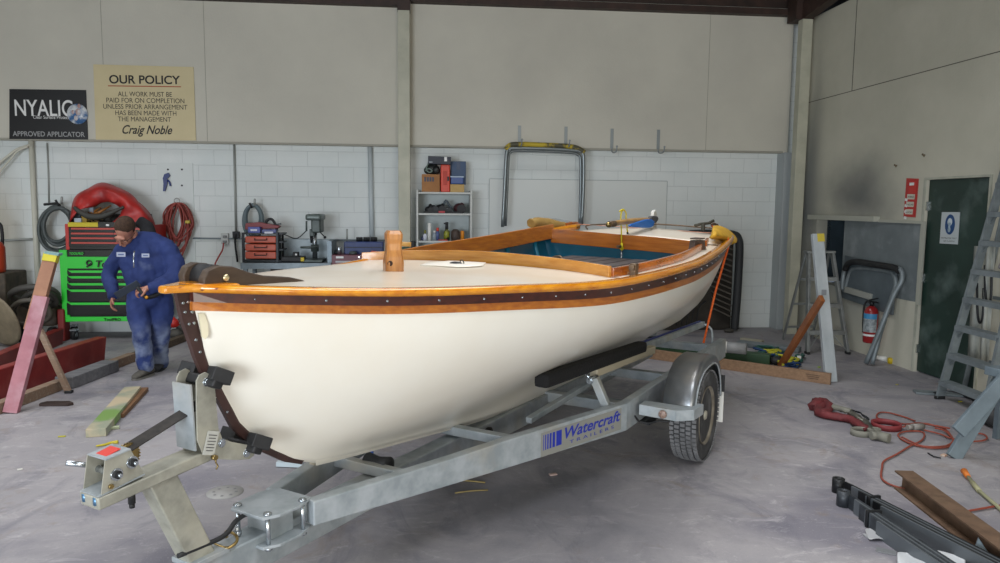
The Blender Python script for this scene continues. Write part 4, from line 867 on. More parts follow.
q = MB(); q.tube([gy(x, y, CY+.05) for x, y in ((74, 207), (80, 212), (90, 216.5), (103, 216), (115, 211), (124, 207))], lambda t: .018+.022*math.sin(math.pi*min(1, t*1.1)), 8, smooth=4); simple(q, 'tool_strap', 'dark grey rubber strap across the mouth of the open chest', 'strap', mat('strap_grey', '3b3b36', .6))
# red tarpaulin draped over the lid
def sheet(rows, name, label, cat, m, th=.01, jit=0, seed=3, sub=2, Yf=None):
    rnd = random.Random(seed); q = MB(); q.grid([[p+V(rnd.uniform(-jit, jit), rnd.uniform(-jit, jit)*1.5, rnd.uniform(-jit, jit)) for p in r] for r in rows])
    o = q.build(name, m, solid=th, soff=0, subsurf=sub); o.modifiers.move(1, 0); tag(o, label, cat); return o
outer = [(68, 230), (71, 212), (73, 200), (78, 193.5), (88, 189), (101, 183), (113, 187), (127, 192), (137, 201), (146, 210), (152, 220), (154, 232)]
mid = [(72, 224), (76, 213), (78, 204), (83, 199), (90, 196), (101, 191), (112, 194), (122, 199), (131, 206), (139, 213), (146, 222), (148, 233)]
inner = [(76, 210), (80, 209), (85, 207.5), (91, 206), (99, 203), (107, 201), (116, 203), (123, 207), (122, 213), (116, 218), (112, 223), (113, 230)]
def dd_(i): return .06*math.sin(i*1.9)
rows = [[gy(x, y, CY+.42+dd_(i)) for i, (x, y) in enumerate(outer)], [gy(x, y, CY+.25-dd_(i)) for i, (x, y) in enumerate(outer)], [gy(x*.6+u*.4, y*.6+v*.4-.5, CY+.12+dd_(i)*1.3) for i, ((x, y), (u, v)) in enumerate(zip(outer, mid))], [gy(x, y, CY+.06-dd_(i)*1.3) for i, (x, y) in enumerate(mid)], [gy(x, y, CY+.08+dd_(i)) for i, (x, y) in enumerate(inner)], [gy(x, y-.5, CY+.16) for x, y in inner]]
sheet(rows, 'tarpaulin', 'bright red tarpaulin bunched over the open tool chest', 'tarpaulin', mat('red_tarp', 'bd2f2a', .45, col2='8f1c1c', scale=6, bump=.5, bscale=9), jit=.035)
# --- clutter at far left
M_dk = mat('dusty_dark', '3a3835', .7, col2='55524c', scale=10); M_dk2 = mat('dusty_brown', '5a4f42', .7, col2='3c352d', scale=9)
LY = 9.3
vc = thing('workshop_vacuum', 'dusty brown-black workshop vacuum under a heap of hose at the left wall', 'vacuum cleaner', (gy(38, 320, LY).x, LY+.2, 0))
q = MB(); q.box(*fb(16, 306, 54, 327, LY, .45), bev=.05); q.build('body', M_dk2, vc)
q = MB(); q.box(*fb(20, 299, 52, 307, LY+.03, .38), bev=.04); q.build('lid', M_dk, vc)
for x_ in (20, 52): p = gy(x_, 326, LY+.02); p.z = .09; q = MB(); q.cyl(p-V(.03, 0, 0), p+V(.03, 0, 0), .09, n=20); q.build('wheel', M_black, vc)
for k, (cx_, cy_, rx_, ry_, lb) in enumerate(((34, 294, 23, 7, 'thick dark hose heaped on the workshop vacuum, topmost loop'), (40, 300, 17, 8, 'dark hose loop hanging over the front of the vacuum'), (30, 312, 20, 12, 'dark hose trailing down the left of the vacuum'))):
    q = MB(); q.tube([gy(cx_+rx_*math.cos(a)*(1+.06*math.sin(3*a)), cy_+ry_*math.sin(a), LY-.05-.05*k+.12*math.sin(a+.5)) for a in [2*math.pi*j/20 for j in range(38-7*k)]], .038-.005*k, 8, smooth=3); simple(q, 'vacuum_hose', lb, 'hose', mat('vac_hose_%d' % k, ('4a4844', '35332f', '5b564d')[k], .6))
q = MB(); q.lathe([(.001, -.02), (.30, -.02), (.34, 0), (.30, .02), (.001, .02)], (gy(-2, 315, 8.9).x, 8.9, .34), (.5, 1, .35), 40); simple(q, 'round_disc', 'large tan disc leaning at the left edge of the photo', 'disc', mat('disc_tan', '8c8069', .6, col2='6b604d', scale=5))
q = MB(); q.box((gy(59.3, 315, 9.3).x, 9.4, .20), (.08, .16, .40), bev=.02); simple(q, 'red_can', 'small dull red can beside the vacuum, left of the green cabinet', 'can', mat('dull_red', '7a2320', .6))
q = MB(); q.tube([gy(-3, 222, 9.6), gy(1, 226, 9.6), gy(2.5, 240, 9.6), gy(1, 262, 9.6)], .02, 8, smooth=3); simple(q, 'black_hose', 'black hose end hanging at the far left edge', 'hose', M_black)
q = MB(); q.lathe([(.001, 0), (.09, 0), (.10, .05), (.10, .30), (.07, .36), (.03, .38), (.001, .38)], (gy(1, 266, 9.4).x-.05, 9.4, gy(1, 272, 9.4).z), (0, 0, 1), 20); simple(q, 'gas_bottle', 'small orange-red bottle at the far left edge', 'bottle', mat('orange_bottle', 'a8391f', .5))
q = MB(); q.box((gy(-6, 300, 9.55).x, 9.6, .42), (.5, .5, .84), bev=.02); simple(q, 'wooden_stand', 'brown wooden stand at the left edge below the orange bottle', 'stand', M_dk2)
# ================================================================ BENCH, SHELVES, HANGING HOOP
NY = 9.35
def B1(q, x0, y0, x1, y1, Y, d, bev=0.0): return q.box(*fb(x0, y0, x1, y1, Y, d), bev=bev)
M_bench = mat('bench_steel', '7b868c', .45, .3, col2='667076', scale=8)
bn = thing('work_bench', 'grey steel work bench carrying the red drawer rack and drill press', 'bench', (gy(285, 263, NY+.25).x, NY+.28, 0))
zb_ = gy(285, 263, NY).z
xl, xr = gy(240.5, 265, NY).x, gy(331, 265, NY).x
q = MB(); q.box(((xl+xr)/2, NY+.28, zb_-.015), (xr-xl, .56, .03), bev=.003); q.box(((xl+xr)/2, NY+.01, zb_-.05), (xr-xl, .02, .05)); q.build('bench_top', M_bench, bn)
for x_ in (xl+.05, xr-.05):
    for y_ in (NY+.04, NY+.52): q = MB(); q.box((x_, y_, (zb_-.03)/2), (.05, .05, zb_-.03)); q.build('leg', M_bench, bn)
q = MB(); q.box(((xl+xr)/2, NY+.3, .28), (xr-xl-.06, .5, .02)); q.build('lower_shelf', M_dk2, bn)
q = MB(); q.box(((xl+xr)/2+.1, NY+.54, zb_-.35), (xr-xl-.3, .02, .6)); q.build('back_panel', M_dk2, bn)
q = MB(); B1(q, 284, 239.5, 330, 262, NY+.53, .02); q.build('splashback', mat('splash_panel', 'a9b7bd', .4, col2='8fa0a8', scale=5), bn)
q = MB(); B1(q, 327.5, 241, 331.5, 263, NY+.05, .5); q.build('end_panel', mat('end_panel', '6d7a82', .4, .3), bn)
# drawer rack
rk = thing('drawer_rack', 'dark rack holding three orange-red plastic cases on the steel bench', 'rack', (gy(262, 261, NY+.15).x, NY+.16, zb_))
q = MB()
for x0 in (242.3, 276.3): B1(q, x0, 232.5, x0+1.6, 262.2, NY+.02, .02)
for y0 in (233, 241.3, 249.2, 260.3): B1(q, 242.5, y0, 283, y0+1.2, NY+.05, .25)
B1(q, 242.3, 234, 244, 262, NY+.30, .02); B1(q, 282, 234, 283.5, 262, NY+.28, .02); B1(q, 277, 234, 278, 262, NY+.12, .2)
q.build('frame', M_darkmet, rk)
for i, (y0, y1) in enumerate(((236.6, 243), (244.2, 250.8), (251.8, 258.8))):
    q = MB(); B1(q, 245.2, y0, 276, y1, NY+.02, .28, .012); cs = q.build('case', mat('case_orange_%d' % i, 'b24c32', .45), rk)
    q = MB(); a = gy(254.5, y0+1.8, NY-.0); b_ = gy(266.5, y0+1.8, NY-.0); q.tube([a+V(0, .02, 0), a+V(0, -.015, -.02), b_+V(0, -.015, -.02), b_+V(0, .02, 0)], .007, 6); q.build('case_handle', M_black, cs)
for x_ in (253.8, 266):
    pass
B_ = [('blue_carton', 'blue and yellow printed carton on top of the drawer rack, at left', 'carton', '26358c', 248, 227, 260, 234), ('blue_carton', 'low dark blue carton on top of the drawer rack, at right', 'carton', '1f2c70', 262, 229.5, 276, 234)]
for i, (n_, lb, c_, col, x0, y0, x1, y1) in enumerate(B_):
    t = thing(n_, lb, c_, (gy((x0+x1)/2, y1, NY+.1).x, NY+.1, gy(260, 233.3, NY+.1).z))
    q = MB(); B1(q, x0, y0, x1, 232.8, NY+.05, .10, .004); q.build('box_body', mat('carton_%d' % i, col, .4), t); q = MB(); B1(q, x0+2.5, y0+2.2, x1-3, y0+4.0, NY+.048, .004); q.build('label', mat('carton_label_%d' % i, 'c6c8d4', .5), t)
q = MB(); q.prism([(-.21, -.02), (.20, .0), (.22, .03), (.10, .05), (-.05, .075), (-.20, .06)], gy(263, 228, NY+.2), (1, 0, 0), (0, 0, 1), .12); simple(q, 'red_tray', 'crumpled dull red tray behind the blue cartons on the drawer rack', 'tray', mat('dull_red2', '7c2c30', .5), bevel=.006)
q = MB(); q.tube([gy(x, y, NY+.2) for x, y in ((265, 227), (267, 220.5), (272, 219.5), (276, 226), (277, 231))], .018, 8, smooth=4); simple(q, 'black_cable', 'black cable loop standing on the drawer rack', 'cable', M_black)
q = MB(); p = gy(251, 226, NY+.2); q.lathe([(.02, -.03), (.012, .0), (.03, .035), (.028, .045)], p, (0, 0, 1), 14); simple(q, 'funnel', 'small black funnel on the drawer rack in front of the hose coil', 'funnel', M_black)
q = MB(); q.box(gy(276.5, 224.5, NY+.2), (.12, .02, .02), Matrix.Rotation(R(-10), 3, 'Y')); simple(q, 'screwdriver', 'small dark screwdriver sticking out right of the drawer rack top', 'tool', M_darkmet)
# drill press
M_dp = mat('drill_green', '4c5653', .45, .2, col2='3b4442', scale=10)
dp = thing('drill_press', 'grey-green bench drill press standing on the steel bench', 'drill press', (gy(314, 261, NY+.2).x, NY+.25, zb_))
dc = gy(314.5, 262, NY+.25)
q = MB(); q.box((dc.x-.02, NY+.22, zb_+.02), (.30, .34, .035), bev=.01); q.build('base', M_dp, dp)
q = MB(); q.cyl((dc.x, NY+.30, zb_+.03), (dc.x, NY+.30, gy(314, 225, NY+.3).z), .032, n=20); q.build('column', M_zinc, dp)
q = MB(); z_ = gy(312, 248, NY+.2).z; q.cyl((dc.x-.05, NY+.16, z_), (dc.x-.05, NY+.16, z_+.022), .11, n=28); q.cyl((dc.x, NY+.30, z_-.05), (dc.x, NY+.30, z_+.04), .05, n=16); q.build('table', M_dp, dp)
q = MB(); B1(q, 311, 219, 320.5, 233, NY+.10, .30, .02); B1(q, 309.5, 229, 314, 236.5, NY+.13, .08, .01); q.build('head', M_dp, dp)
q = MB(); B1(q, 305, 214.2, 321, 220.5, NY+.05, .42, .03); q.build('belt_cover', mat('drill_cover', '5c6764', .4, .2), dp)
q = MB(); p = gy(311.3, 236, NY+.17); q.cyl(p, p-V(0, 0, .09), .02, .012); q.build('chuck', M_darkmet, dp)
q = MB(); a = gy(320, 232, NY+.15); q.cyl(a, a+V(.06, -.03, -.06), .007); q.sphere(a+V(.065, -.032, -.065), .018); q.build('feed_lever', M_darkmet, dp)
q = MB(); a = gy(306.5, 221, NY+.1); q.cyl(a, gy(306.5, 231, NY+.1), .012); q.build('motor_rod', M_dp, dp)
q = MB(); q.tube([gy(x, y, NY+.2) for x, y in ((307, 230), (303, 234), (298, 238), (293, 238), (287, 235.5), (283, 234))], .007, 6, smooth=4); simple(q, 'drill_cable', 'thin dark cable sagging from the drill press to the drawer rack', 'cable', M_darkmet)
tr0 = thing('tool_tray', 'flat black tray on the bench between drawer rack and drill press', 'tray', (gy(292, 260, NY+.1).x, NY+.12, zb_))
q = MB(); B1(q, 281, 257, 303, 261.8, NY+.04, .22, .01); q.build('tray', M_black, tr0)
q = MB(); B1(q, 292.5, 252, 298.5, 257.0, NY+.12, .07, .01); tt = q.build('small_motor', M_black, None); tag(tt, 'small black motor sitting on the flat black bench tray', 'motor'); tt.name = 'small_motor'
q = MB(); q.cyl(gy(296, 254.5, NY+.12), gy(296, 254.5, NY+.115), .012); q.build('motor_label', M_lw, tt)
q = MB(); B1(q, 300.5, 257.5, 304, 261.5, NY+.03, .04, .008); simple(q, 'yellow_jar', 'small yellow jar at the right end of the black bench tray', 'jar', mat('yel_cap', 'c8b020', .5))
# maroon tool box, blue case and items behind the mast post
tbx = thing('maroon_toolbox', 'maroon tool box with white label right of the steel bench', 'tool box', (gy(350, 266, NY+.2).x, NY+.2, gy(350, 285, NY+.2).z))
q = MB(); B1(q, 332, 255, 366, 285, NY+.02, .42, .006); q.build('body', mat('maroon', '5e1e2e', .4), tbx)
q = MB(); B1(q, 336, 256.3, 343.5, 258.3, NY+.012, .01); q.build('label', M_lw, tbx)
q = MB(); B1(q, 335.5, 261, 354, 262.6, NY+.012, .01); q.build('drawer_edge', mat('grey_edge', 'a9adb2', .5), tbx)
q = MB(); B1(q, 358.3, 256, 360, 258, NY+.01, .012); q.build('latch', M_chrome, tbx)
st_ = thing('tool_stand', 'dark stand carrying the maroon tool box against the block wall', 'stand', (gy(350, 300, NY+.2).x, NY+.22, 0))
q = MB(); zt_ = gy(350, 285, NY+.2).z; x0_, x1_ = gy(332, 290, NY).x, gy(384, 290, NY).x; q.box(((x0_+x1_)/2, NY+.26, zt_-.02), (x1_-x0_, .52, .03)); q.build('stand_top', M_dk, st_)
for x_ in (x0_+.03, x1_-.03):
    for y_ in (NY+.04, NY+.48): q = MB(); q.box((x_, y_, (zt_-.035)/2), (.04, .04, zt_-.035)); q.build('leg', M_dk, st_)
bc = thing('blue_case', 'long royal-blue plastic case behind the maroon tool box and mooring post', 'case', (gy(363, 254, NY+.25).x, NY+.3, gy(363, 255, NY+.25).z))
q = MB(); B1(q, 344, 241.8, 383, 255, NY+.22, .24, .01); q.build('case_body', mat('royal_blue', '20366f', .45, col2='1b2c5c', scale=8), bc)
q = MB(); B1(q, 344.5, 247.0, 383, 247.6, NY+.216, .01); q.build('seam', M_black, bc)
for i, x_ in enumerate((359.5, 366.5, 374)):
    p = gy(x_, 239.2, NY+.32); q = MB(); q.cyl(p-V(.04, 0, 0), p+V(.04, 0, 0), .028, n=14); q.cyl(p+V(.0, 0, 0), p+V(.03, -.05, .01), .018); simple(q, 'power_tool', ['black power tool head at the left on the blue case', 'middle one of three black power tool heads on the blue case', 'black power tool head at the right on the blue case'][i], 'power tool', M_black)
q = MB(); q.cyl(gy(347, 241.5, NY+.35), gy(347, 229, NY+.35), .012); simple(q, 'steel_rod', 'thin grey rod standing on the left end of the blue case', 'rod', M_cond)
q = MB(); q.lathe([(.001, 0), (.03, 0), (.03, .09), (.026, .10), (.001, .10)], gy(339.3, 254.8, NY+.12), (0, 0, 1), 18); simple(q, 'metal_tin', 'shiny round tin on the left of the maroon tool box', 'tin', M_zinc)
q = MB(); q.lathe([(.001, 0), (.026, 0), (.026, .06), (.001, .065)], gy(336.4, 254.8, NY+.14), (0, 0, 1), 16); simple(q, 'dark_tin', 'small dark tin beside the shiny tin on the maroon tool box', 'tin', M_darkmet)
q = MB(); q.sphere(gy(353, 253.2, NY+.12), .05, (1.1, 1, .55)); simple(q, 'grey_dome', 'grey domed part on the maroon tool box in front of the blue case', 'machine part', M_dp)
q = MB(); q.prism([(0, 0), (.16, 0), (.12, .022), (.02, .03)], gy(370, 253.2, NY+.14), (1, 0, 0), (0, 0, 1), .06); simple(q, 'plastic_scraper', 'orange-red plastic scraper in front of the blue case', 'scraper', mat('orange_red', 'd24a1c', .5))
zc2 = gy(408, 256, NY+.3).z
q = MB(); a_, b_ = gy(400, 256, NY+.3).x, gy(415.5, 256, NY+.3).x; q.box(((a_+b_)/2, NY+.3, zc2/2), (b_-a_, .22, zc2), bev=.006); simple(q, 'narrow_cabinet', 'narrow grey cabinet between the centre post and the shelf unit', 'cabinet', M_bench)
q = MB(); q.sphere(V(gy(405, 250, NY+.3).x, NY+.28, zc2+.062), .07, (1.2, 1, .9)); q.cyl(V(gy(402, 252, NY+.3).x, NY+.24, zc2+.04), V(gy(410, 252, NY+.3).x, NY+.24, zc2+.11), .035); simple(q, 'green_drill', 'dull green power drill between centre post and shelf unit', 'drill', mat('dull_green', '3b5a4c', .5))
q = MB(); q.box((gy(413, 249, NY+.3).x, NY+.30, zc2+.10), (.06, .06, .20), bev=.02); simple(q, 'black_battery', 'black charger standing against the left of the shelf unit', 'charger', M_black)
# --- shelf unit
SHY = 9.62
M_shelf = mat('shelf_white', 'c3c5c0', .5, col2='b6b9b5', scale=5)
su = thing('shelf_unit', 'white open shelf unit with tools and bottles right of the centre post', 'shelves', (gy(444, 300, SHY+.17).x, SHY+.18, 0))
zt = gy(444, 191, SHY).z; xa, xb = gy(416.4, 220, SHY).x, gy(472, 220, SHY).x
for x_, nm in ((xa+.012, 0), (xb-.012, 1)): q = MB(); q.box((x_, SHY+.17, zt/2), (.024, .34, zt+.02), bev=.002); q.build('side_panel', M_shelf, su)
zs = [gy(444, y, SHY).z for y in (193, 214.3, 241.8)]+[.75, .40, .08]
for z_ in zs: q = MB(); q.box(((xa+xb)/2, SHY+.17, z_), (xb-xa-.05, .33, .024), bev=.002); q.build('shelf', M_shelf, su)
q = MB(); q.box(((xa+xb)/2, SHY+.345, zt/2), (xb-xa-.05, .008, zt)); q.build('back_panel', mat('shelf_back', 'b9c3c4', .6), su)
sY = SHY+.06
def sbox(x0, y0, x1, y1, zfl, name, label, cat, m, d=.2, Y=sY, bev=.006):
    a = fb(x0, y0, x1, y1, Y, d); zt2 = a[0][2]+a[1][2]/2; q = MB(); q.box((a[0][0], a[0][1], (zt2+zfl)/2), (a[1][0], a[1][1], zt2-zfl), bev=bev); return simple(q, name, label, cat, m)
f0 = zs[0]+.0125
M_card = mat('cardboard', 'a5764a', .8, col2='96683f', scale=8)
cbx = sbox(421.8, 174.3, 439.8, 192, f0, 'cardboard_box', 'brown cardboard box with blue print on top of the shelf unit', 'box', M_card, .24)
q = MB(); 
for k in range(4): B1(q, 424.3+2.6*k, 177+.2*(k % 2), 426.2+2.6*k, 181.5, sY-.002, .002)
q.build('print', mat('print_blue', '3f4858', .6), cbx)
rcs = sbox(440.7, 164.6, 450, 192, f0, 'red_case', 'upright red plastic case between the boxes on the shelf unit', 'case', mat('case_red', 'c83a22', .4), .2, bev=.012)
q = MB(); B1(q, 447.3, 176.5, 449.2, 181, sY-.006, .01, .002); q.build('latch', M_darkmet, rcs); q = MB(); B1(q, 443.2, 171, 447.2, 185, sY-.005, .01, .004); q.build('panel', mat('case_red2', 'b02e1a', .5), rcs)
tn = sbox(450.2, 184.4, 464.3, 192, f0, 'tan_box', 'small tan box at the right under the blue crate on the shelf unit', 'box', mat('tan_card', 'b99a64', .8), .2)
zt_n = gy(457, 184.4, sY).z
q = MB(); a = fb(451, 161.5, 466, 184.6, sY+.09, .12); zt2 = a[0][2]+a[1][2]/2; q.box((a[0][0], a[0][1], (zt2+zt_n+.001)/2), (a[1][0], a[1][1], zt2-zt_n), bev=.006); nb = simple(q, 'blue_box', 'tall slate-blue box standing at the right on top of the shelf unit', 'box', mat('slate_blue', '2a4668', .5)); q = MB(); B1(q, 456.5, 162, 460.5, 170, sY+.087, .004); q.build('tape', mat('tape_navy', '223b5c', .4), nb)
q = MB(); a = fb(450.8, 176.8, 463.6, 184.0, sY, .08); q.box((a[0][0], a[0][1], a[0][2]), a[1], bev=.01); nn_ = simple(q, 'blue_crate', 'small bright blue tray on the tan box on the shelf unit', 'tray', mat('tray_blue', '2c4a86', .4)); q = MB(); B1(q, 450.4, 176.2, 464, 177.4, sY-.006, .09, .004); q.build('rim', mat('tray_rim', '9fb0c4', .4), nn_)
zc_ = gy(430, 174.3, sY).z
q = MB(); a = fb(424.5, 163, 440, 173.9, sY+.02, .16); c_ = Vector(a[0]); c_.z = zc_+.075; q.sphere(c_, .075, (1.25, .9, 1.0)); q.sphere(c_+V(-.06, -.03, -.02), .05); q.sphere(c_+V(.05, -.04, -.015), .055); hh_ = simple(q, 'black_bag', 'bundled black bag lying on the cardboard box on the shelf unit', 'bag', mat('black_bag', '17191a', .5, col2='2c2f2e', scale=18))
q = MB(); q.tube([c_+V(-.09, -.06, -.03), c_+V(-.05, -.09, .0), c_+V(.0, -.09, -.03), c_+V(-.04, -.09, -.05), c_+V(-.08, -.07, -.01), c_+V(-.05, -.08, .07)], .009, 6, smooth=3); q.build('strap', mat('bag_strap', '6f8078', .5), hh_)
q = MB(); a = gy(428, 160.2, sY+.05); b_ = gy(450.8, 161.2, sY+.05); q.bar(a, b_, .17, .10, bev=.004); nv = simple(q, 'navy_box', 'long navy box lying across the top of the pile on the shelf unit', 'box', mat('navy', '1d2433', .5)); q = MB(); B1(q, 444.3, 157, 447, 161.3, sY-.04, .004); q.build('emblem', M_lw, nv); q = MB(); B1(q, 429, 161.5, 432.5, 162.6, sY-.04, .004); q.build('emblem', mat('emblem_grey', '8d949c', .5), nv)
# shelf 1: angle grinders and tools
f1 = zs[1]+.0125
M_dr = mat('dark_red_tool', '3f2024', .5)
for i, (x, s_, c_, lb) in enumerate(((428.5, .05, M_black, 'black power tool lying at the left of the upper shelf'), (433, .06, M_black, 'black grinder second from left on the upper shelf'), (440, .065, M_darkmet, 'dark grinder in the middle of the upper shelf'), (447, .05, mat('steel_tool', '6c7072', .4, .5), 'grey-bodied grinder right of middle on the upper shelf'), (459, .075, M_dr, 'dark red circular saw at the right end of the upper shelf'))):
    p = gy(x, 212, sY+.08); p.z = f1+s_*.9
    t = thing('power_tool', lb, 'power tool', (p.x, p.y, f1))
    q = MB(); q.sphere(p, s_, (1.0, 1.1, .9)); q.cyl(p, p+V(.04*(-1)**i, -.06, .05), s_*.45, s_*.4); q.build('tool_body', c_, t)
    q = MB(); q.cyl(p+V(.03, -.07, -.01), p+V(.03, -.085, -.01), s_*.8, n=20); q.build('disc', M_darkmet if i in (1, 3) else M_black, t)
q = MB(); q.tube([gy(443, 206, sY+.05), gy(446, 200.5, sY+.05), gy(448.5, 204, sY+.05), gy(452, 209, sY+.05)], .016, 8, smooth=3); simple(q, 'heat_gun', 'dark bluish bent tool rising from the pile on the upper shelf', 'tool', mat('bluish', '3b4750', .4))
q = MB(); B1(q, 423.5, 211.5, 463, 213.4, sY-.03, .05, .004); simple(q, 'tool_tray', 'thin black tray along the front of the upper shelf', 'tray', M_black)
q = MB(); B1(q, 438.5, 211, 445, 213.0, sY-.045, .012, .003); simple(q, 'red_file', 'short red tool in the middle front of the upper shelf', 'tool', mat('red2', 'a52a34', .5))
# shelf 2: bottles
f2 = zs[2]+.0125
def bottle(x, ytop, r_, m, mc, label, capf=.8, neck=.5, shape=None):
    p = gy(x, 241, sY+.03); h_ = gy(x, ytop, sY+.03).z-f2; p.z = f2
    t = thing('bottle', label, 'bottle', tuple(p)); q = MB(); q.lathe([(.001, 0), (r_, 0), (r_, h_*capf*.8), (r_*neck, h_*capf), (r_*neck, h_*capf+.004), (.001, h_*capf+.005)], p, (0, 0, 1), 18); q.build('body', m, t)
    q = MB(); q.lathe([(.001, 0), (r_*neck*1.15, 0), (r_*neck*1.05, h_*(1-capf)), (.001, h_*(1-capf))], p+V(0, 0, h_*capf+.005), (0, 0, 1), 14); q.build('cap', mc, t); return t, p, h_
bottle(425, 230.5, .028, mat('bottle_white', 'c7cad6', .4), mat('cap_olive', '7c7a3c', .5), 'small white bottle with olive cap at the left of the bottle shelf', .65)
bottle(422.5, 236, .018, mat('bottle_navy', '2b2f55', .4), M_black, 'tiny navy bottle at the left end of the bottle shelf')
p = gy(429.5, 241, sY); p.z = f2; q = MB(); q.lathe([(.001, 0), (.024, 0), (.024, gy(429.5, 223, sY).z-f2), (.001, gy(429.5, 223, sY).z-f2+.004)], p, (0, 0, 1), 18); simple(q, 'white_tube', 'tall plain white cartridge tube on the bottle shelf', 'tube', M_white)
bottle(434.3, 231, .03, mat('bottle_grey', '8c969e', .3), M_lw, 'grey see-through bottle right of the white tube', .8)
bottle(437.6, 228, .026, mat('bottle_blue', '4d5a86', .35), mat('cap_red', 'c83a2a', .5), 'blue bottle with bright red cap on the bottle shelf', .72, .6)
bt, p, h_ = bottle(446.7, 222.5, .042, mat('bottle_lime', '8a8d28', .4, col2='22261a', scale=14, lo=.45, hi=.55), M_black, 'large black and lime spray bottle in the middle of the bottle shelf', .62, .45)
q = MB(); q.box(p+V(-.01, -.02, h_*.95), (.06, .03, .02), bev=.005); q.build('trigger', M_black, bt)
p = gy(455.5, 243, sY+.02); p.z = f2; q = MB(); q.lathe([(.001, 0), (.055, 0), (.062, .05), (.058, .12), (.03, .15), (.001, .152)], p, (0, 0, 1), 20); simple(q, 'brown_jar', 'squat brown jar right of the lime spray bottle', 'jar', mat('brown_jar', '4e3f36', .6, col2='3a2e28', scale=15))
p = gy(462.3, 241, sY+.04); p.z = f2; q = MB(); q.lathe([(.001, 0), (.026, 0), (.026, .12), (.02, .13), (.001, .132)], p, (0, 0, 1), 18); simple(q, 'orange_can', 'small orange can at the right end of the bottle shelf', 'can', mat('orange_can', 'd7861e', .5))
q = MB(); q.box((gy(443, 241, sY-.02).x, sY-.02, f2+.008), (.12, .03, .014)); simple(q, 'red_strip', 'thin red tool lying at the front edge of the bottle shelf', 'tool', mat('red3', 'b63325', .5))
# --- hooks and the steel hoop
HY = 9.68
def hook(x, y0, y1, label):
    q = MB(); a, b_ = gy(x, y0, PY-.02), gy(x-.2, y1, PY-.02); q.box((a.x, PY-.004, (a.z+b_.z)/2), (.042, .010, a.z-b_.z)); z_ = b_.z
    q.tube([(a.x, PY-.008, z_+.03), (a.x, PY-.02, z_-.01), (a.x, PY-.10, z_-.035), (a.x, PY-.24, z_-.03), (a.x, PY-.28, z_+.03)], .009, 8, smooth=3); q.sphere((a.x, PY-.28, z_+.035), .014); return simple(q, 'wall_hook', label, 'hook', mat('hook_%d' % int(x), '8d9496', .4, .3), 'steel hooks along the lower edge of the lining')
hook(519.7, 125.5, 144, 'leftmost steel wall hook, holding the left of the yellow-taped hoop')
hook(566.3, 126.5, 145, 'steel wall hook holding the right of the yellow-taped hoop')
hook(612.5, 128.5, 150.5, 'empty steel wall hook just right of the yellow-taped hoop')
hook(659, 129.5, 151, 'rightmost empty steel wall hook on the lining')
hp_ = thing('roll_bar', 'steel tube hoop with yellow-taped top hanging from the wall hooks', 'roll bar', tuple(gy(543, 149, HY)))
M_tube = mat('tube_steel', '7d8588', .35, .7)
q = MB(); q.tube([gy(x, y, HY) for x, y in ((502.5, 227), (504.5, 190), (506.3, 155), (508, 150), (512, 148.3), (543, 148.6), (574, 150.3), (580, 151.8), (583.5, 156), (583.3, 190), (581.5, 225))], .023, 10, smooth=3); q.build('outer_tube', M_tube, hp_)
q = MB(); q.tube([gy(x, y, HY+.10) for x, y in ((505.5, 226), (507, 190), (508.5, 158), (510.5, 152.5), (516, 150.8), (543, 151.2), (572, 152.8), (578, 155), (580.6, 160), (580.5, 190), (579.5, 226))], .020, 10, smooth=3); q.build('inner_tube', M_tube, hp_)
q = MB(); q.tube([gy(x, y, HY) for x, y in ((505.8, 149.5), (509, 145.8), (516, 144.3), (543, 145), (570, 146.5), (579, 149), (584.5, 152.5))], .032, 10, smooth=3); q.build('padded_tape', mat('tape_yellow', 'b7a02a', .6, col2='4c4a38', scale=7, lo=.48, hi=.56), hp_)
# --- slatted dark frame standing against the wall behind the stern
gY = 9.72
ff = thing('slatted_frame', 'dark upholstered frame with diagonal slats leaning on the block wall behind the stern', 'frame', (gy(700, 326, gY).x, gY, 0))
q = MB(); q.tube([gy(734.5, 329, gY), gy(735, 322, gY), gy(737.5, 290, gY), (gy(739.5, 250, gY)), gy(738, 238.5, gY), gy(733, 234.5, gY), gy(715, 233.5, gY), gy(690, 234, gY)], .055, 10, smooth=4); q.build('rounded_rim', mat('rim_dark', '2f3235', .6), ff)
q = MB(); q.prism([(0, 0), (1, 0), (1, 1), (0, 1)], (0, 0, 0), (1, 0, 0), (0, 0, 1), .01); q = MB()
B1(q, 655, 236, 734, 330, gY+.08, .02); q.build('backing', mat('frame_brown', '3a3630', .8, col2='2c2925', scale=6), ff)
for k in range(14):
    y0 = 240+k*5.6; x1 = 734-k*.12
    q = MB(); q.bar(gy(x1-26+.5*k, y0-4.5, gY+.03), gy(x1-2, y0+3.8, gY-.0), .09, .022, bev=.004); q.build('slat', mat('slat_brown', '57524a', .6, col2='45413b', scale=9) if k == 0 else MATS['slat_brown'], ff)
for k in range(5):
    q = MB(); q.tube([gy(676+5*k, 326, gY-.02), gy(683+4*k, 300+2*k, gY+.02), gy(694+3*k, 285+4*k, gY+.03)], .008, 6, smooth=3); q.build('wire', M_darkmet, ff)
q = MB(); q.sphere((gy(729, 326, 9.6).x, 9.6, .03), .05, (1.5, 1, .6)); simple(q, 'dark_lump', 'small dark lump on the floor at the foot of the slatted frame', 'debris', M_dk)
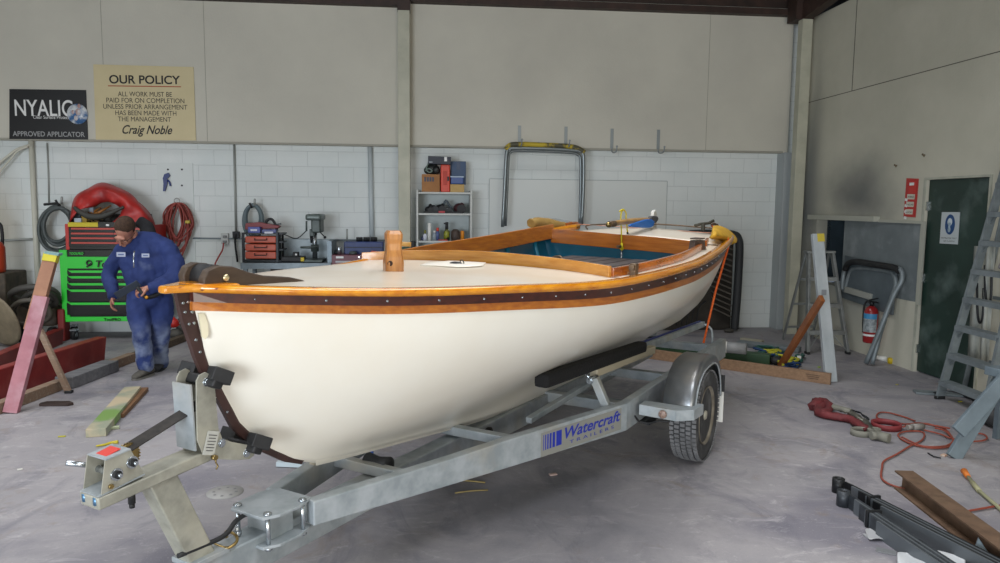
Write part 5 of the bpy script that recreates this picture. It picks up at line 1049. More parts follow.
# ================================================================ RIGHT SIDE
# extinguisher sign, door sign
def xr_(x, y, off=0.0): return gx(x, y, RX-off)
def xquad(c4, off, th, m, name, par=None):
    q = MB(); P_ = [gx(x, y, RX-off) for x, y in c4]; a = [q.bm.verts.new(p) for p in P_]; b_ = [q.bm.verts.new(p+V(th, 0, 0)) for p in P_]
    q.bridge(a, b_, False); q.cap(a); q.cap(b_, True); return q.build(name, m, par)
es = thing('extinguisher_sign', 'tall narrow red and white fire extinguisher location sign left of the green door', 'sign', tuple(gx(910, 198, RX)))
xquad([(903.4, 216.5), (915, 217.3), (918.3, 178.7), (906.5, 178.2)], .012, .006, mat('sign_red', 'b02a26', .45), 'sign_board', es)
xquad([(908.3, 193.5), (915.3, 193.3), (916.4, 181.5), (909.3, 181.2)], .014, .002, mat('sign_red2', 'c0302a', .45), 'extinguisher_panel', es)
q = MB(); p = gx(911.8, 184, RX-.018); q.box(p, (.004, .07, .03)); q.build('extinguisher_icon', M_lw, es)
for y_ in (196.2, 203.8, 211.2):
    xquad([(906.8-(y_-196)*.13, y_+3), (914.3-(y_-196)*.13, y_+3.2), (914.9-(y_-196)*.13, y_-1.9), (907.4-(y_-196)*.13, y_-2.1)], .014, .002, mat('sign_cream_%d' % int(y_), 'c9c5b6', .5), 'text_panel', es)
for k in range(4):
    y_ = 198+k*6
    xquad([(904.6-k*.3, y_+2.5), (907-k*.3, y_+3.5), (907.6-k*.3, y_+1), (905.2-k*.3, y_)], .015, .002, M_lw, 'hazard_stripe', es)
def xt(s_, x0, y0, x1, y1, h, m, par, off=.018, **k):
    a, b_ = gx(x0, y0, RX-off), gx(x1, y1, RX-off); return text(s_, a, b_-a, (0, 0, 1), h, m, 'lettering', par, width=(b_-a).length, world=True, **k)
xt('FIRE', 907.6, 197.9, 913.8, 197.8, .03, M_ink, es); xt('EXTINGUISHER', 906.3, 205.4, 913.2, 205.4, .022, M_ink, es); xt('FIRE POINT', 905.4, 213, 912.2, 213, .022, M_ink, es)
ms = thing('mask_sign', 'white safety sign with blue circle and masked head on the green door', 'sign', tuple(gx(949, 228, RX)))
DX = RX+.027
def dq(c4, off, th, m, name, par):
    q = MB(); P_ = [gx(x, y, DX-off) for x, y in c4]; a = [q.bm.verts.new(p) for p in P_]; b_ = [q.bm.verts.new(p+V(th, 0, 0)) for p in P_]
    q.bridge(a, b_, False); q.cap(a); q.cap(b_, True); return q.build(name, m, par)
dq([(939.5, 243.4), (957.5, 244.4), (959.8, 212.1), (941.8, 212.1)], .006, .005, mat('sign_white', 'b9c0c2', .4), 'sign_board', ms)
c = gx(950, 224.5, DX-.008); q = MB(); n_ = 28; a = [q.bm.verts.new(c+V(0, .068*math.cos(t)*1.0, .100*math.sin(t))) for t in [2*math.pi*i/n_ for i in range(n_)]]; b_ = [q.bm.verts.new(v.co-V(.002, 0, 0)) for v in a]; q.bridge(a, b_, False); q.cap(a, True); q.cap(b_); q.build('blue_disc', mat('sign_blue', '1f4678', .45), ms)
q = MB(); q.sphere(c+V(-.004, 0, .025), .034, (.08, 1, 1.15), n=14); q.build('head_icon', mat('icon_white', 'c2ccd2', .5), ms)
q = MB(); q.sphere(c+V(-.006, 0, .005), .020, (.1, 1.2, .8), n=12); q.sphere(c+V(-.006, 0, -.05), .026, (.1, .8, 1.1), n=12); q.cyl(c+V(-.006, 0, -.01), c+V(-.006, 0, -.045), .009); q.build('respirator_icon', mat('icon_grey', '93a5b2', .5), ms)
for s_, x0, y0, x1, y1 in (('RESPIRATOR MUST', 941, 238.4, 956.5, 239), ('BE WORN', 943.5, 241.6, 954, 242)):
    a, b_ = gx(x0, y0, DX-.009), gx(x1, y1, DX-.009); text(s_, a, b_-a, (0, 0, 1), .018, M_ink, 'lettering', ms, width=(b_-a).length, world=True)
for x, y, lb in ((897, 165.5, 'left rusty screw hook stub high on the right wall'), (925, 155, 'small rusty nail high on the right wall above the door')):
    q = MB(); p = gx(x, y, RX); q.tube([p, p-V(.03, 0, 0), p-V(.04, .02, -.01), p-V(.03, .03, .02)], .006, 6, smooth=3); simple(q, 'wall_nail', lb, 'nail', mat('rust_%d' % int(x), '6b5e48', .8))
# ladder builder: step ladder seen from its climbing side, in its own frame (x right, y back, z up)
def ladder(name, label, h, wb, wt_, nst, m, loc, rz, spread=.95, st_d=.07, legs_back=True, tilt=.30, cap=True, parts=None):
    t = thing(name, label, 'ladder', loc, rz)
    fr = lambda z: tilt*h*(1-z/h)*-1   # front rails lean back
    for s_ in (1, -1):
        a = V(s_*wb/2, -tilt*h, 0); b_ = V(s_*wt_/2, 0, h)
        q = MB(); q.bar(a, b_, .022, .075, upv=(0, 1, .2), bev=.003); q.bar(a+V(s_*-.004, -.03, .02), b_+V(s_*-.004, -.03, -.02), .03, .006, upv=(0, 1, .2)); q.build('front_rail', m, t, world=False)
        if legs_back:
            c_ = V(s_*wb/2*.98, tilt*h*spread, 0); d_ = V(s_*wt_/2*.9, .05, h*.97); q = MB(); q.bar(c_, d_, .02, .045, upv=(0, 1, -.2), bev=.003); q.build('rear_rail', m, t, world=False)
    for k in range(nst):
        z_ = h*(k+1)/(nst+1)*1.0; u = z_/h; w_ = wb+(wt_-wb)*u; y_ = -tilt*h*(1-u)
        q = MB(); q.box((0, y_+.01, z_), (w_-.03, .085, .022), bev=.003); q.box((0, y_-.03, z_-.018), (w_-.03, .006, .035)); stp = q.build('step', m, t, world=False)
        if k == 0:
            for s_ in (1, -1): q = MB(); q.bar((s_*(w_/2-.02), y_-.055, .05), (s_*(w_/2-.14), y_-.02, z_-.02), .006, .022, upv=(1, 0, 0)); q.build('step_brace', m, t, world=False)
    if legs_back:
        for k in range(2 if h < 2 else 3):
            z_ = h*(.2+.3*k); u = z_/h; w_ = wb+(wt_-wb)*u; q = MB(); q.bar((-w_/2, tilt*h*spread*(1-u)+.03*u, z_), (w_/2, tilt*h*spread*(1-u)+.03*u, z_), .012, .03); q.build('rear_brace', m, t, world=False)
    if cap: q = MB(); q.box((0, .01, h+.012), (wt_+.05, .14, .03), bev=.006); q.build('top_cap', m, t, world=False)
    for s_ in (1, -1): q = MB(); q.box((s_*wb/2, -tilt*h-.002, .018), (.035, .085, .036), bev=.006); q.build('foot', M_black, t, world=False)
    return t
M_alu = mat('aluminium', 'a3a7a6', .4, .6, col2='8c908f', scale=10); M_alud = mat('dusty_aluminium', '868f93', .5, .4, col2='737c80', scale=8)
# ladders built between measured feet and tops
def ladder4(name, label, F0, F1, T0, T1, R0, R1, n, m, f0=.22, f1=.97, sd=.085):
    t = thing(name, label, 'ladder', tuple((F0+F1)/2)); dw = (F1-F0).normalized(); bk = V(-dw.y, dw.x, 0)
    for a, b_ in ((F0, T0), (F1, T1)):
        q = MB(); q.bar(a, b_, .022, .07, upv=bk, bev=.003); q.bar(a-bk*.034, b_-bk*.034, .034, .005, upv=bk); q.build('front_rail', m, t)
        q = MB(); q.box(a+V(0, 0, .015), (.035, .085, .03), Matrix((dw, bk, V(0, 0, 1))).transposed(), bev=.005); q.build('foot', M_black, t)
    for a, b_ in ((R0, T0), (R1, T1)):
        q = MB(); q.bar(a, b_+bk*.06, .02, .042, upv=bk, bev=.003); q.build('rear_rail', m, t)
    for k in range(n):
        f_ = f0+(f1-f0)*k/n; a, b_ = F0.lerp(T0, f_), F1.lerp(T1, f_)
        q = MB(); q.bar(a, b_, sd, .022, bev=.003); q.bar(a-bk*sd*.48-V(0, 0, .016), b_-bk*sd*.48-V(0, 0, .016), .006, .036); q.build('step', m, t)
        if k == 0:
            for e0, e1, e2 in ((a, b_, F0.lerp(T0, .03)), (b_, a, F1.lerp(T1, .03))): q = MB(); q.bar(e0.lerp(e1, .35)-V(0, 0, .02), e2, .006, .022, upv=bk); q.build('step_brace', m, t)
        elif k < n-1:
            for e0, e1, e2 in ((a, b_, F0.lerp(T0, f_-.05)), (b_, a, F1.lerp(T1, f_-.05))): q = MB(); q.bar(e0.lerp(e1, .13)-V(0, 0, .02), e2, .006, .018, upv=bk); q.build('step_brace', m, t)
    for f_ in (.15, .42, .7):
        q = MB(); q.bar(R0.lerp(T0+bk*.06, f_), R1.lerp(T1+bk*.06, f_), .012, .028); q.build('rear_brace', m, t)
    q = MB(); q.bar(T0-dw*.03+bk*.02, T1+dw*.03+bk*.02, .13, .03, bev=.005); q.build('top_cap', m, t)
    return t, bk
def pd(x, y, d): return CAM+ray(x, y)*d
F0, F1 = gz(807, 354), gz(847.5, 354); dpt_ = (F0-CAM).dot(fw)
R0, R1 = gz(783, 339.5), gz(812, 338.5)
ladder4('step_ladder', 'small aluminium step ladder standing behind the pale leaning upright, near the corner', F0, F1, pd(808.5, 252, dpt_+.36), pd(832, 252, dpt_+.36), R0, R1, 3, M_alu, f0=.215, f1=1.0)
# trestle: long timber on the floor, pale metal upright, brown brace
M_tim = mat('rough_timber', '8f7258', .75, col2='7c614a', scale=7, stretch=(.6, 6, 6))
e1 = gz(830.5, 384.5); e0 = gz(716, 368); dr_ = (e1-e0).normalized(); e00 = e0-dr_*1.35
q = MB(); hb_ = .11; nt_ = V(dr_.y, -dr_.x, 0)
q.bar(e00+V(0, 0, hb_/2)-nt_*-.0, e1+V(0, 0, hb_/2), .045, hb_, bev=.003); tm = simple(q, 'timber_beam', 'long brown timber on edge on the floor behind the trailer wheel', 'timber', M_tim)
q = MB(); q.box(gz(808, 379)+V(0, 0, .06)+nt_*.0-nt_*-.0, (.02, .02, .02)); q = MB()
for k in range(3): p = e1-dr_*(.16+.0*k)+V(0, 0, .075-.018*k)+nt_*.0235; q.bar(p-dr_*(.07-.01*k), p+dr_*(.07-.01*k), .002, .006)
q.build('stamp', mat('stamp_ink', '4d3a2c', .7), tm)
ub = gz(831, 382); ut = gy(817, 234, ub.y+.35)
up_ = thing('metal_upright', 'pale dusty metal plank with yellow-taped top leaning upright beside the small ladder', 'plank', tuple(ub))
q = MB(); q.bar(ub, ut, .115, .045, upv=(0, 1, .1), bev=.003); mm_ = q.build('plank', mat('pale_metal', 'b1b7ba', .5, .15, col2='9ba3a7', scale=5, stretch=(1, 1, .5)), up_)
q = MB(); 
q.bar(ut.lerp(ub, .0)+V(.025, 0, 0), ut.lerp(ub, .055)+V(.025, 0, 0), .075, .052, upv=(0, 1, .1)); q.build('yellow_tape', mat('tape_y', 'b9a63a', .6), up_)
q = MB(); p = ut.lerp(ub, .40); q.box(p+V(0, -.028, 0), (.05, .003, .06)); q.build('sticker', mat('sticker_grey', '7d8186', .5), up_)
ba = gz(780, 367); bt_ = gy(822, 298, ub.y-.06)
q = MB(); q.bar(ba, bt_, .04, .075, upv=(0, 1, 0), bev=.003); simple(q, 'brown_batten', 'varnished brown batten slanting up against the pale metal upright', 'batten', mat('brown_batten', '8a4f22', .4, coat=.3, col2='733e18', scale=7))
# green beam, grey pipe, straps
M_gb = mat('green_beam', '2c4a2c', .6, col2='25402a', scale=5)
a = gz(775, 367.5); a0 = gz(640, 352.5)
q = MB(); a = gz(774, 366)+V(0, .09, 0); a0 = gz(716, 360)+V(0, .09, 0); dd1 = (a-a0).normalized(); q.bar(a0-dd1*1.3+V(0, 0, .055), a+V(0, 0, .055), .14, .11, bev=.004); simple(q, 'green_beam', 'dark green steel beam lying behind the long brown timber', 'beam', M_gb)
gp = thing('grey_pipe', 'short fat grey pipe with white tape lying on the green beam', 'pipe', tuple(gz(732, 352)))
zz_ = .17; pa, pb = gz(719, 346.5, zz_), gz(746.5, 349, zz_)
q = MB(); q.cyl(pa, pb, .062, n=20); q.build('pipe_body', mat('pipe_grey', '8b8d8e', .5, col2='797b7c', scale=5), gp)
q = MB(); q.cyl(pa-V(.005, 0, 0), pa.lerp(pb, .30), .066, n=20); q.build('white_tape', M_white, gp)
q = MB(); a, b_ = gz(738, 343, .03), gz(800, 350, .03); q.bar(a, b_, .16, .06, bev=.004); simple(q, 'grey_channel', 'grey steel channel lying on the floor behind the strap heap', 'channel', M_alud)
q = MB(); a, b_ = gz(748, 342, .02), gz(770, 345, .02); q.bar(a+V(0, .2, .0), b_+V(0, .2, 0), .08, .04); simple(q, 'pale_batten', 'pale short batten lying behind the grey channel', 'batten', mat('pale_batten', 'a7a392', .7))
M_sy = mat('strap_yellow', 'b6b22e', .7); M_sb = mat('strap_blue', '22406e', .7); M_sg = mat('strap_teal', '2f5a52', .7)
rnd = random.Random(5)
STL = ['yellow strap, one of several at the left of the heap behind the brown timber', 'navy strap at the left of the heap behind the brown timber', 'dull green strap at the left of the heap behind the brown timber', 'yellow strap near the middle of the heap, left of the brown batten', 'navy strap near the middle of the heap, left of the brown batten', 'dull green strap just left of the foot of the brown batten', 'yellow strap right of the foot of the brown batten', 'navy strap right of the foot of the brown batten', 'dull green strap at the right end of the heap, past the brown batten']
for k in range(9):
    cx_, cy_ = (752+rnd.uniform(0, 40), 352+rnd.uniform(-3, 5)) if k < 6 else (788+rnd.uniform(0, 12), 358+rnd.uniform(-2, 7))
    pts = [gz(cx_+rnd.uniform(-11, 11), cy_+rnd.uniform(-3.5, 3.5), .02+.05*rnd.random()) for _ in range(11)]
    for p in pts: p.z = .018+.05*rnd.random()
    q = MB(); q.tube(pts, .014, 6, smooth=4); simple(q, 'strap', STL[k], 'strap', (M_sy, M_sb, M_sg)[k % 3], 'straps heaped behind the brown timber')
q = MB(); p = gz(777, 365); p.z = .05; q.sphere(p, .06, (1.3, 1, .8)); simple(q, 'black_clamp', 'small black lump at the end of the green beam by the batten foot', 'clamp', M_black)
q = MB(); p = gz(799, 362); p.z = .03; q.cyl(p-V(.0, 0, .03), p+V(0, 0, .04), .022); simple(q, 'white_bottle', 'tiny white bottle right of the strap heap', 'bottle', M_white)
# black hoop leaning over the grey board with extinguisher below
hb2 = thing('tube_frame', 'grey bent tube frame with dark padded top leaning on the right wall', 'frame', tuple(gz(868, 366)))
X1 = lambda x, y, o: gx(x, y, RX-o)
f1_, f2_ = gz(866, 365), gz(872, 366)
hoop = [f1_+V(0, 0, .02), X1(880, 330, .25), X1(893, 297, .16), X1(902, 280, .10), X1(901, 270, .08), X1(894, 268, .07), X1(870, 264.5, .07), X1(854, 262.5, .07), X1(846, 267, .07), X1(843, 278, .08), X1(842, 290, .1)]
q = MB(); q.tube(hoop, .027, 10, smooth=4); q.build('outer_tube', M_alud, hb2)
hoop2 = [f2_+V(0, 0, .02), X1(880, 335, .22), X1(890, 303, .12), X1(896, 285, .06), X1(894, 275, .04), X1(888, 271.5, .04), X1(866, 268.5, .04), X1(853, 269, .04), X1(848.5, 277, .04), X1(844, 292, .06)]
q = MB(); q.tube(hoop2, .024, 10, smooth=4); q.build('inner_tube', M_alud, hb2)
q = MB(); q.tube([X1(845, 270, .08), X1(848, 264, .08), X1(856, 261.8, .08), X1(870, 263.8, .08), X1(893, 267.5, .08), X1(899, 271, .09)], .036, 10, smooth=4); q.build('padding', M_black, hb2)
# grey bin lid like panel behind the hoop and short batten
q = MB(); q.prism([(-.55, -.25), (.5, -.32), (.52, .2), (-.5, .28)], X1(868, 282, .035), (0, -1, 0), (0, 0, 1), .02); simple(q, 'grey_sheet', 'blue-grey plastic sheet leaning behind the bent tube frame', 'sheet', mat('sheet_grey', '5c666b', .4, col2='4d575c', scale=4), bevel=.01)
q = MB(); q.bar(X1(845, 289, .05), X1(872, 297, .05), .05, .07, bev=.004); simple(q, 'grey_batten', 'short grey batten fixed low under the grey sheet on the right wall', 'batten', mat('bat_grey', '9a9c94', .6))
# fire extinguisher
fx = thing('fire_extinguisher', 'red fire extinguisher with blue-topped label hanging on the right wall', 'fire extinguisher', tuple(X1(870, 343, .1)))
xc, xt_ = X1(869.5, 342.5, .10), X1(872.5, 306, .10); rr_ = .075; hh = xt_.z-xc.z
q = MB(); q.lathe([(.001, 0), (rr_*.9, 0), (rr_, .015), (rr_, hh*.84), (rr_*.8, hh*.93), (rr_*.35, hh), (.001, hh)], xc, (0, 0, 1), 28); bd = q.build('cylinder', mat('ext_red', '8f1a1c', .3, coat=.4), fx)
def lab(z0, z1, m_, nm):
    q = MB(); rows = []
    for z_ in (z0, z1): rows.append([xc+V(math.cos(a)*(rr_+.002), math.sin(a)*(rr_+.002), z_) for a in [R(150+14*i) for i in range(11)]])
    q.grid(rows); return q.build(nm, m_, bd)
lab(hh*.30, hh*.66, mat('ext_label', 'a9b0b2', .5, col2='6c7478', scale=26), 'label'); lab(hh*.66, hh*.80, mat('ext_label_blue', '3d86b4', .5), 'label_band'); lab(hh*.19, hh*.245, M_lw, 'label_strip')
q = MB(); q.cyl(xc+V(0, 0, hh), xc+V(0, 0, hh+.045), .022); q.box(xc+V(-.0, -.03, hh+.05), (.025, .13, .014)); q.box(xc+V(0, -.03, hh+.08), (.022, .14, .010), Matrix.Rotation(R(-14), 3, 'X')); q.build('valve_handle', M_darkmet, fx)
q = MB(); q.tube([xc+V(-.01, .02, hh+.03), xc+V(-.02, .07, hh+.04), xc+V(-.03, .10, hh-.03), xc+V(-.03, .10, hh*.5), xc+V(-.03, .085, hh*.25)], .011, 8, smooth=4); q.build('hose', M_black, fx)
# pipe piece and yellow cap on the floor by the wall
q = MB(); a, b_ = gz(876, 360), gz(887, 362); a.z = b_.z = .03; q.cyl(a, b_, .03); simple(q, 'white_pipe', 'short white pipe lying at the foot of the right wall', 'pipe', M_white)
q = MB(); p = gz(890.5, 363.5); q.lathe([(.001, 0), (.03, 0), (.035, .05), (.025, .065), (.001, .066)], p, (0, 0, 1), 16); simple(q, 'yellow_cup', 'small yellow cup beside the white pipe at the right wall', 'cup', mat('cup_yellow', 'c9ae1e', .5))
# large step ladder by the green door
fA, fB = gz(939.5, 399), gz(985, 418)
gm = (fA+fB)/2; wb = (fB-fA).length*1.0; ang = math.atan2(fB.y-fA.y, fB.x-fA.x)
topA = gx(998, 200, RX-.16); back0 = V(-(fB-fA).normalized().y, (fB-fA).normalized().x, 0)
dl = topA-fA; HL = 2.2; topA = fA+dl*(HL/dl.z); topA.x = min(topA.x, RX-.1); topB = topA+(fB-fA)*.62
dirw = (fB-fA).normalized()
rA, rB = gz(964, 389), gz(1004, 402)
big, back = ladder4('step_ladder', 'large dusty grey step ladder in front of the green door, cut by the right edge', fA, fB, topA, topB, rA, rB, 8, M_alud, f0=.075, f1=1.0, sd=.11)
# pale curved sheets and coiled grey hose hanging behind the large ladder
M_ps = mat('pale_sheet', 'a9aba2', .5, col2='8b8f8b', scale=5)
for i, (x0, x1, o_) in enumerate(((972, 984, .10), (984, 993, .14))):
    rows = []
    for y_ in (246, 262, 280, 310, 340, 362): rows.append([X1(x0+(x1-x0)*j/4+(y_-290)*-.06, y_, o_+.03*math.sin(j*1.2+i)) for j in range(5)])
    q = MB(); q.grid(rows); o = q.build('pale_sheet', M_ps, solid=.004); tag(o, ['left one of two pale curved sheets standing behind the large step ladder', 'right one of two pale curved sheets standing behind the large step ladder'][i], 'sheet')
for i, (x, y) in enumerate(((980, 318), (988, 300))):
    q = MB(); q.tube([X1(x-3, y-35, .16), X1(x-2.5, y-5, .17), X1(x+0, y+5, .17), X1(x+3, y-4, .17), X1(x+3.5, y-30, .16)], .010, 8, smooth=4); simple(q, 'hook_strap', ['lower dark hook strap hanging over the pale sheets behind the large ladder', 'upper dark hook strap hanging over the pale sheets behind the large ladder'][i], 'strap', M_darkmet)
p = gx(997, 263, (fA.x+fB.x)/2+.2)
q = MB(); q.sphere(fA.lerp(topA, .655).lerp(fB.lerp(topB, .655), .75)+V(0, 0, .05), .045, (1.6, 1, .7)); q.tube([fA.lerp(topA, .655).lerp(fB.lerp(topB, .655), .5)+V(0, 0, .045), fA.lerp(topA, .655).lerp(fB.lerp(topB, .655), .8)+V(0, -.03, .06)], .02); simple(q, 'orange_glove', 'orange-yellow glove resting on a step of the large ladder', 'glove', mat('orange_glove', 'c98a24', .6))
q = MB(); q.box(fA.lerp(topA, .585).lerp(fB.lerp(topB, .585), .72)+V(0, -.02, -.02), (.10, .09, .13), Matrix.Rotation(R(25), 3, 'Y'), bev=.02); simple(q, 'maroon_tin', 'grey and maroon tin hanging under the orange glove on the large ladder', 'tin', mat('maroon_tin', '5d3a40', .5, col2='8b8b90', scale=12))
# grey folding stand at the right edge
M_gs = mat('stand_grey', '707e86', .55, .1, col2='616e76', scale=6)
gs_ = thing('steel_stand', 'blue-grey steel stand with two slanting legs at the right edge of the photo', 'stand', tuple(gz(952, 460)))
lg1 = gz(951, 459); dep = (lg1-CAM).dot(fw)
for (x0, y0, dz0), (x1, y1, dz1) in (((953, 458, 0), (1006, 372, .10)), ((958, 432, -.05), (1012, 372, -.02))):
    a = gz(x0, y0) if dz0 == 0 else CAM+ray(x0, y0)*(dep+dz0); b_ = CAM+ray(x1, y1)*(dep+dz1); q = MB(); q.bar(a, b_, .10, .035, upv=(0, -1, .3), bev=.004); q.build('leg', M_gs, gs_)
a = CAM+ray(992, 372)*(dep+.05); q = MB(); q.bar(a, a+V(.5, .1, 0), .12, .06, bev=.006); q.build('head_beam', M_gs, gs_)
a = CAM+ray(1004, 376)*(dep+.1); q = MB(); q.bar(a, V(a.x+.25, a.y+.3, 0), .08, .035, upv=(0, -1, .3)); q.build('leg', M_gs, gs_)
q = MB()
pt = thing('loose_tyre', 'dusty grey tyre lying flat behind the slanting stand leg at the right edge', 'tyre', tuple(gz(1010, 425)))
q.torus(gz(1022, 428)+V(0, .0, .09), (0, 0, 1), .22, .085, 36, 12); q.build('tyre', M_tyre, pt)
q = MB(); q.tube([gz(934, 393.5, .02), gz(945, 391.5, .02), gz(960, 394, .02), gz(975, 400, .02)], .014, 8, smooth=4); simple(q, 'grey_cable', 'dark grey cable on the floor at the foot of the large ladder', 'cable', M_darkmet)
q = MB(); q.box(gz(943, 396)+V(0, .05, .012), (.42, .12, .02), Matrix.Rotation(R(-20), 3, 'Z'), bev=.003); simple(q, 'grey_plate', 'flat grey plate on the floor between the feet of the large ladder', 'plate', M_alud)
# --- things on the floor at right
M_rs = mat('ratchet_red', '6c2529', .7, col2='521d20', scale=12); M_gst = mat('webbing_grey', '77766c', .7)
rs_ = thing('ratchet_strap', 'bundled dark red ratchet strap lying on the floor in front of the timber end', 'strap', tuple(gz(845, 415)))
def blob_path(pts, r_, name, m, par, flat=.6, n=8, seed=1):
    rnd = random.Random(seed); q = MB(); P_ = []
    for x, y, z in pts: p = gz(x, y+4+z*55); p.z = z*.8; P_.append(p)
    q.tube(P_, r_, n, smooth=4)
    for v in q.bm.verts: v.co += V(rnd.uniform(-1, 1), rnd.uniform(-1, 1), rnd.uniform(-.8, .8))*.008; v.co.z = max(v.co.z*.8, .002)
    return q.build(name, m, par)
blob_path([(814, 405, .05), (818, 400, .09), (824, 401, .07), (819, 408, .05), (826, 412, .05), (838, 414, .05), (852, 417, .05), (862, 424, .05), (868, 427, .04)], lambda t: .055-.02*t, 'strap_bundle', M_rs, rs_)
blob_path([(815, 399.5, .11), (824, 399, .10), (830, 405, .09), (822, 411, .06)], .035, 'strap_bundle', M_rs, rs_)
blob_path([(832, 405, .10), (843, 408, .12), (850, 410, .11)], .03, 'ratchet_handle', M_gst, rs_)
blob_path([(850, 411, .11), (858, 416, .10), (866, 421, .07), (870, 427, .05)], .026, 'ratchet', mat('ratchet_metal', '6e6c62', .4, .5, col2='4d4c47', scale=20), rs_)
blob_path([(850, 409, .13), (860, 412, .13), (868, 418, .09)], .008, 'ratchet_spring', M_darkmet, rs_)
def ringband(name, label, x, y, Rr, h_, m, sx=1.0):
    q = MB(); c_ = gz(x, y); rows = []
    for z_, r_ in ((0, Rr), (h_, Rr), (h_, Rr-.012), (0, Rr-.012)): rows.append([c_+V(r_*math.cos(2*math.pi*i/28)*sx, r_*math.sin(2*math.pi*i/28), z_+.001) for i in range(28)])
    vs = q.grid(rows, closed=True); q.bridge(vs[-1], vs[0]); return simple(q, name, label, 'strap', m)
ringband('strap_roll', 'open loop of dark red webbing standing on edge beside the ratchet strap', 886, 428, .11, .045, mat('web_red', '7d2c30', .6))
ringband('strap_roll', 'grey webbing roll, left of the two in front of the ratchet strap', 862, 435, .072, .045, M_gst, 1.2)
ringband('strap_roll', 'grey webbing roll, middle small one in front of the ratchet strap', 875, 434, .04, .045, M_gst)
q = MB(); a, b_ = gz(877, 440), gz(889, 443); a.z = b_.z = .035; q.cyl(a, b_, .035); q.cyl(a-V(.05, 0, 0), a, .03); simple(q, 'strap_buckle', 'grey cylindrical webbing buckle nearest the camera by the ratchet strap', 'strap', M_gst)
M_oc = mat('cord_orange', '8c4232', .6)
def fl(pts, z=.012): return [gz(x, y, z) for x, y in pts]
q = MB(); q.tube(fl([(915, 421), (906, 417.5), (890, 413), (880, 412.5), (876.5, 416), (880, 419), (893, 421.5), (905, 424), (925, 423.5), (935, 426), (945, 429), (952, 437), (953, 444), (945, 447.5), (930, 448), (915, 445), (903, 440), (898, 435), (903, 432), (915, 431), (924, 433), (922, 440), (910, 446), (897, 454), (884, 461), (882, 468), (881, 475), (883, 480), (889, 484), (897, 487), (905, 489)], .012), .0065, 8, smooth=5)
oc = simple(q, 'extension_cord', 'orange extension cord snaking over the floor to the rusty beam at right', 'cord', M_oc)
q = MB(); q.tube(fl([(903, 427), (915, 423), (932, 425), (950, 428.5)], .028), .0065, 8, smooth=5); q.build('cord_loop', M_oc, oc)
q = MB(); q.tube(fl([(924, 430), (940, 434), (950, 438), (965, 441), (980, 441), (987, 438.5), (984, 434.5), (975, 433)], .014), .0065, 8, smooth=5); q.build('cord_loop', M_oc, oc)
q = MB(); q.tube(fl([(902, 437), (912, 442), (925, 446.5), (945, 446), (953, 440), (945, 431), (935, 428)], .02), .0065, 8, smooth=5); q.build('cord_loop', M_oc, oc)
q = MB(); q.tube(fl([(968, 511), (985, 508), (1003, 505)], .012), .0065, 8, smooth=5); q.build('cord_loop', M_oc, oc)
a, b_ = gz(912, 431), gz(923, 430); a.z = b_.z = .03; q = MB(); q.cyl(a, b_, .028, .022); q.cyl(a-V(.04, 0, 0), a, .02); q.build('plug', mat('plug_grey', '8e8a84', .5), oc)
# rusty I beam
M_rust = mat('rusty_steel', '6a523f', .75, col2='54402f', scale=9, bump=.3, dirt='77604a', dscale=5)
ib0 = gz(896, 490); z1 = .115
tA1, tB1, tB2, tA2 = gz(888, 470.5, z1), gz(911.5, 471.5, z1), gz(1040, 565, z1), gz(982, 544.5, z1)
ax_ = ((tB2-tB1)+(gz(982, 541, z1)-tA1)); ax_.z = 0; ax_.normalize(); sd_ = V(ax_.y, -ax_.x, 0)*-1
wf = abs((tB1-tA1).dot(V(ax_.y, -ax_.x, 0))); L2 = (gz(982, 543, z1)-tA1).dot(ax_)
crn = (tA1+tB1)/2-V(-ax_.y, ax_.x, 0)*-.03; crn.z = 0
prof2 = [(-.5, 0), (.5, 0), (.5, .09), (.06, .13), (.06, .87), (.5, .91), (.5, 1), (-.5, 1), (-.5, .91), (-.06, .87), (-.06, .13), (-.5, .09)]
wf = .11
q = MB(); q.prism([(u*wf, v*z1) for u, v in prof2], crn+ax_*(L2/2+.04), V(ax_.y, -ax_.x, 0), (0, 0, 1), L2+.1); simple(q, 'rusty_beam', 'short rusty steel I-beam lying on the floor at the right edge', 'beam', M_rust)
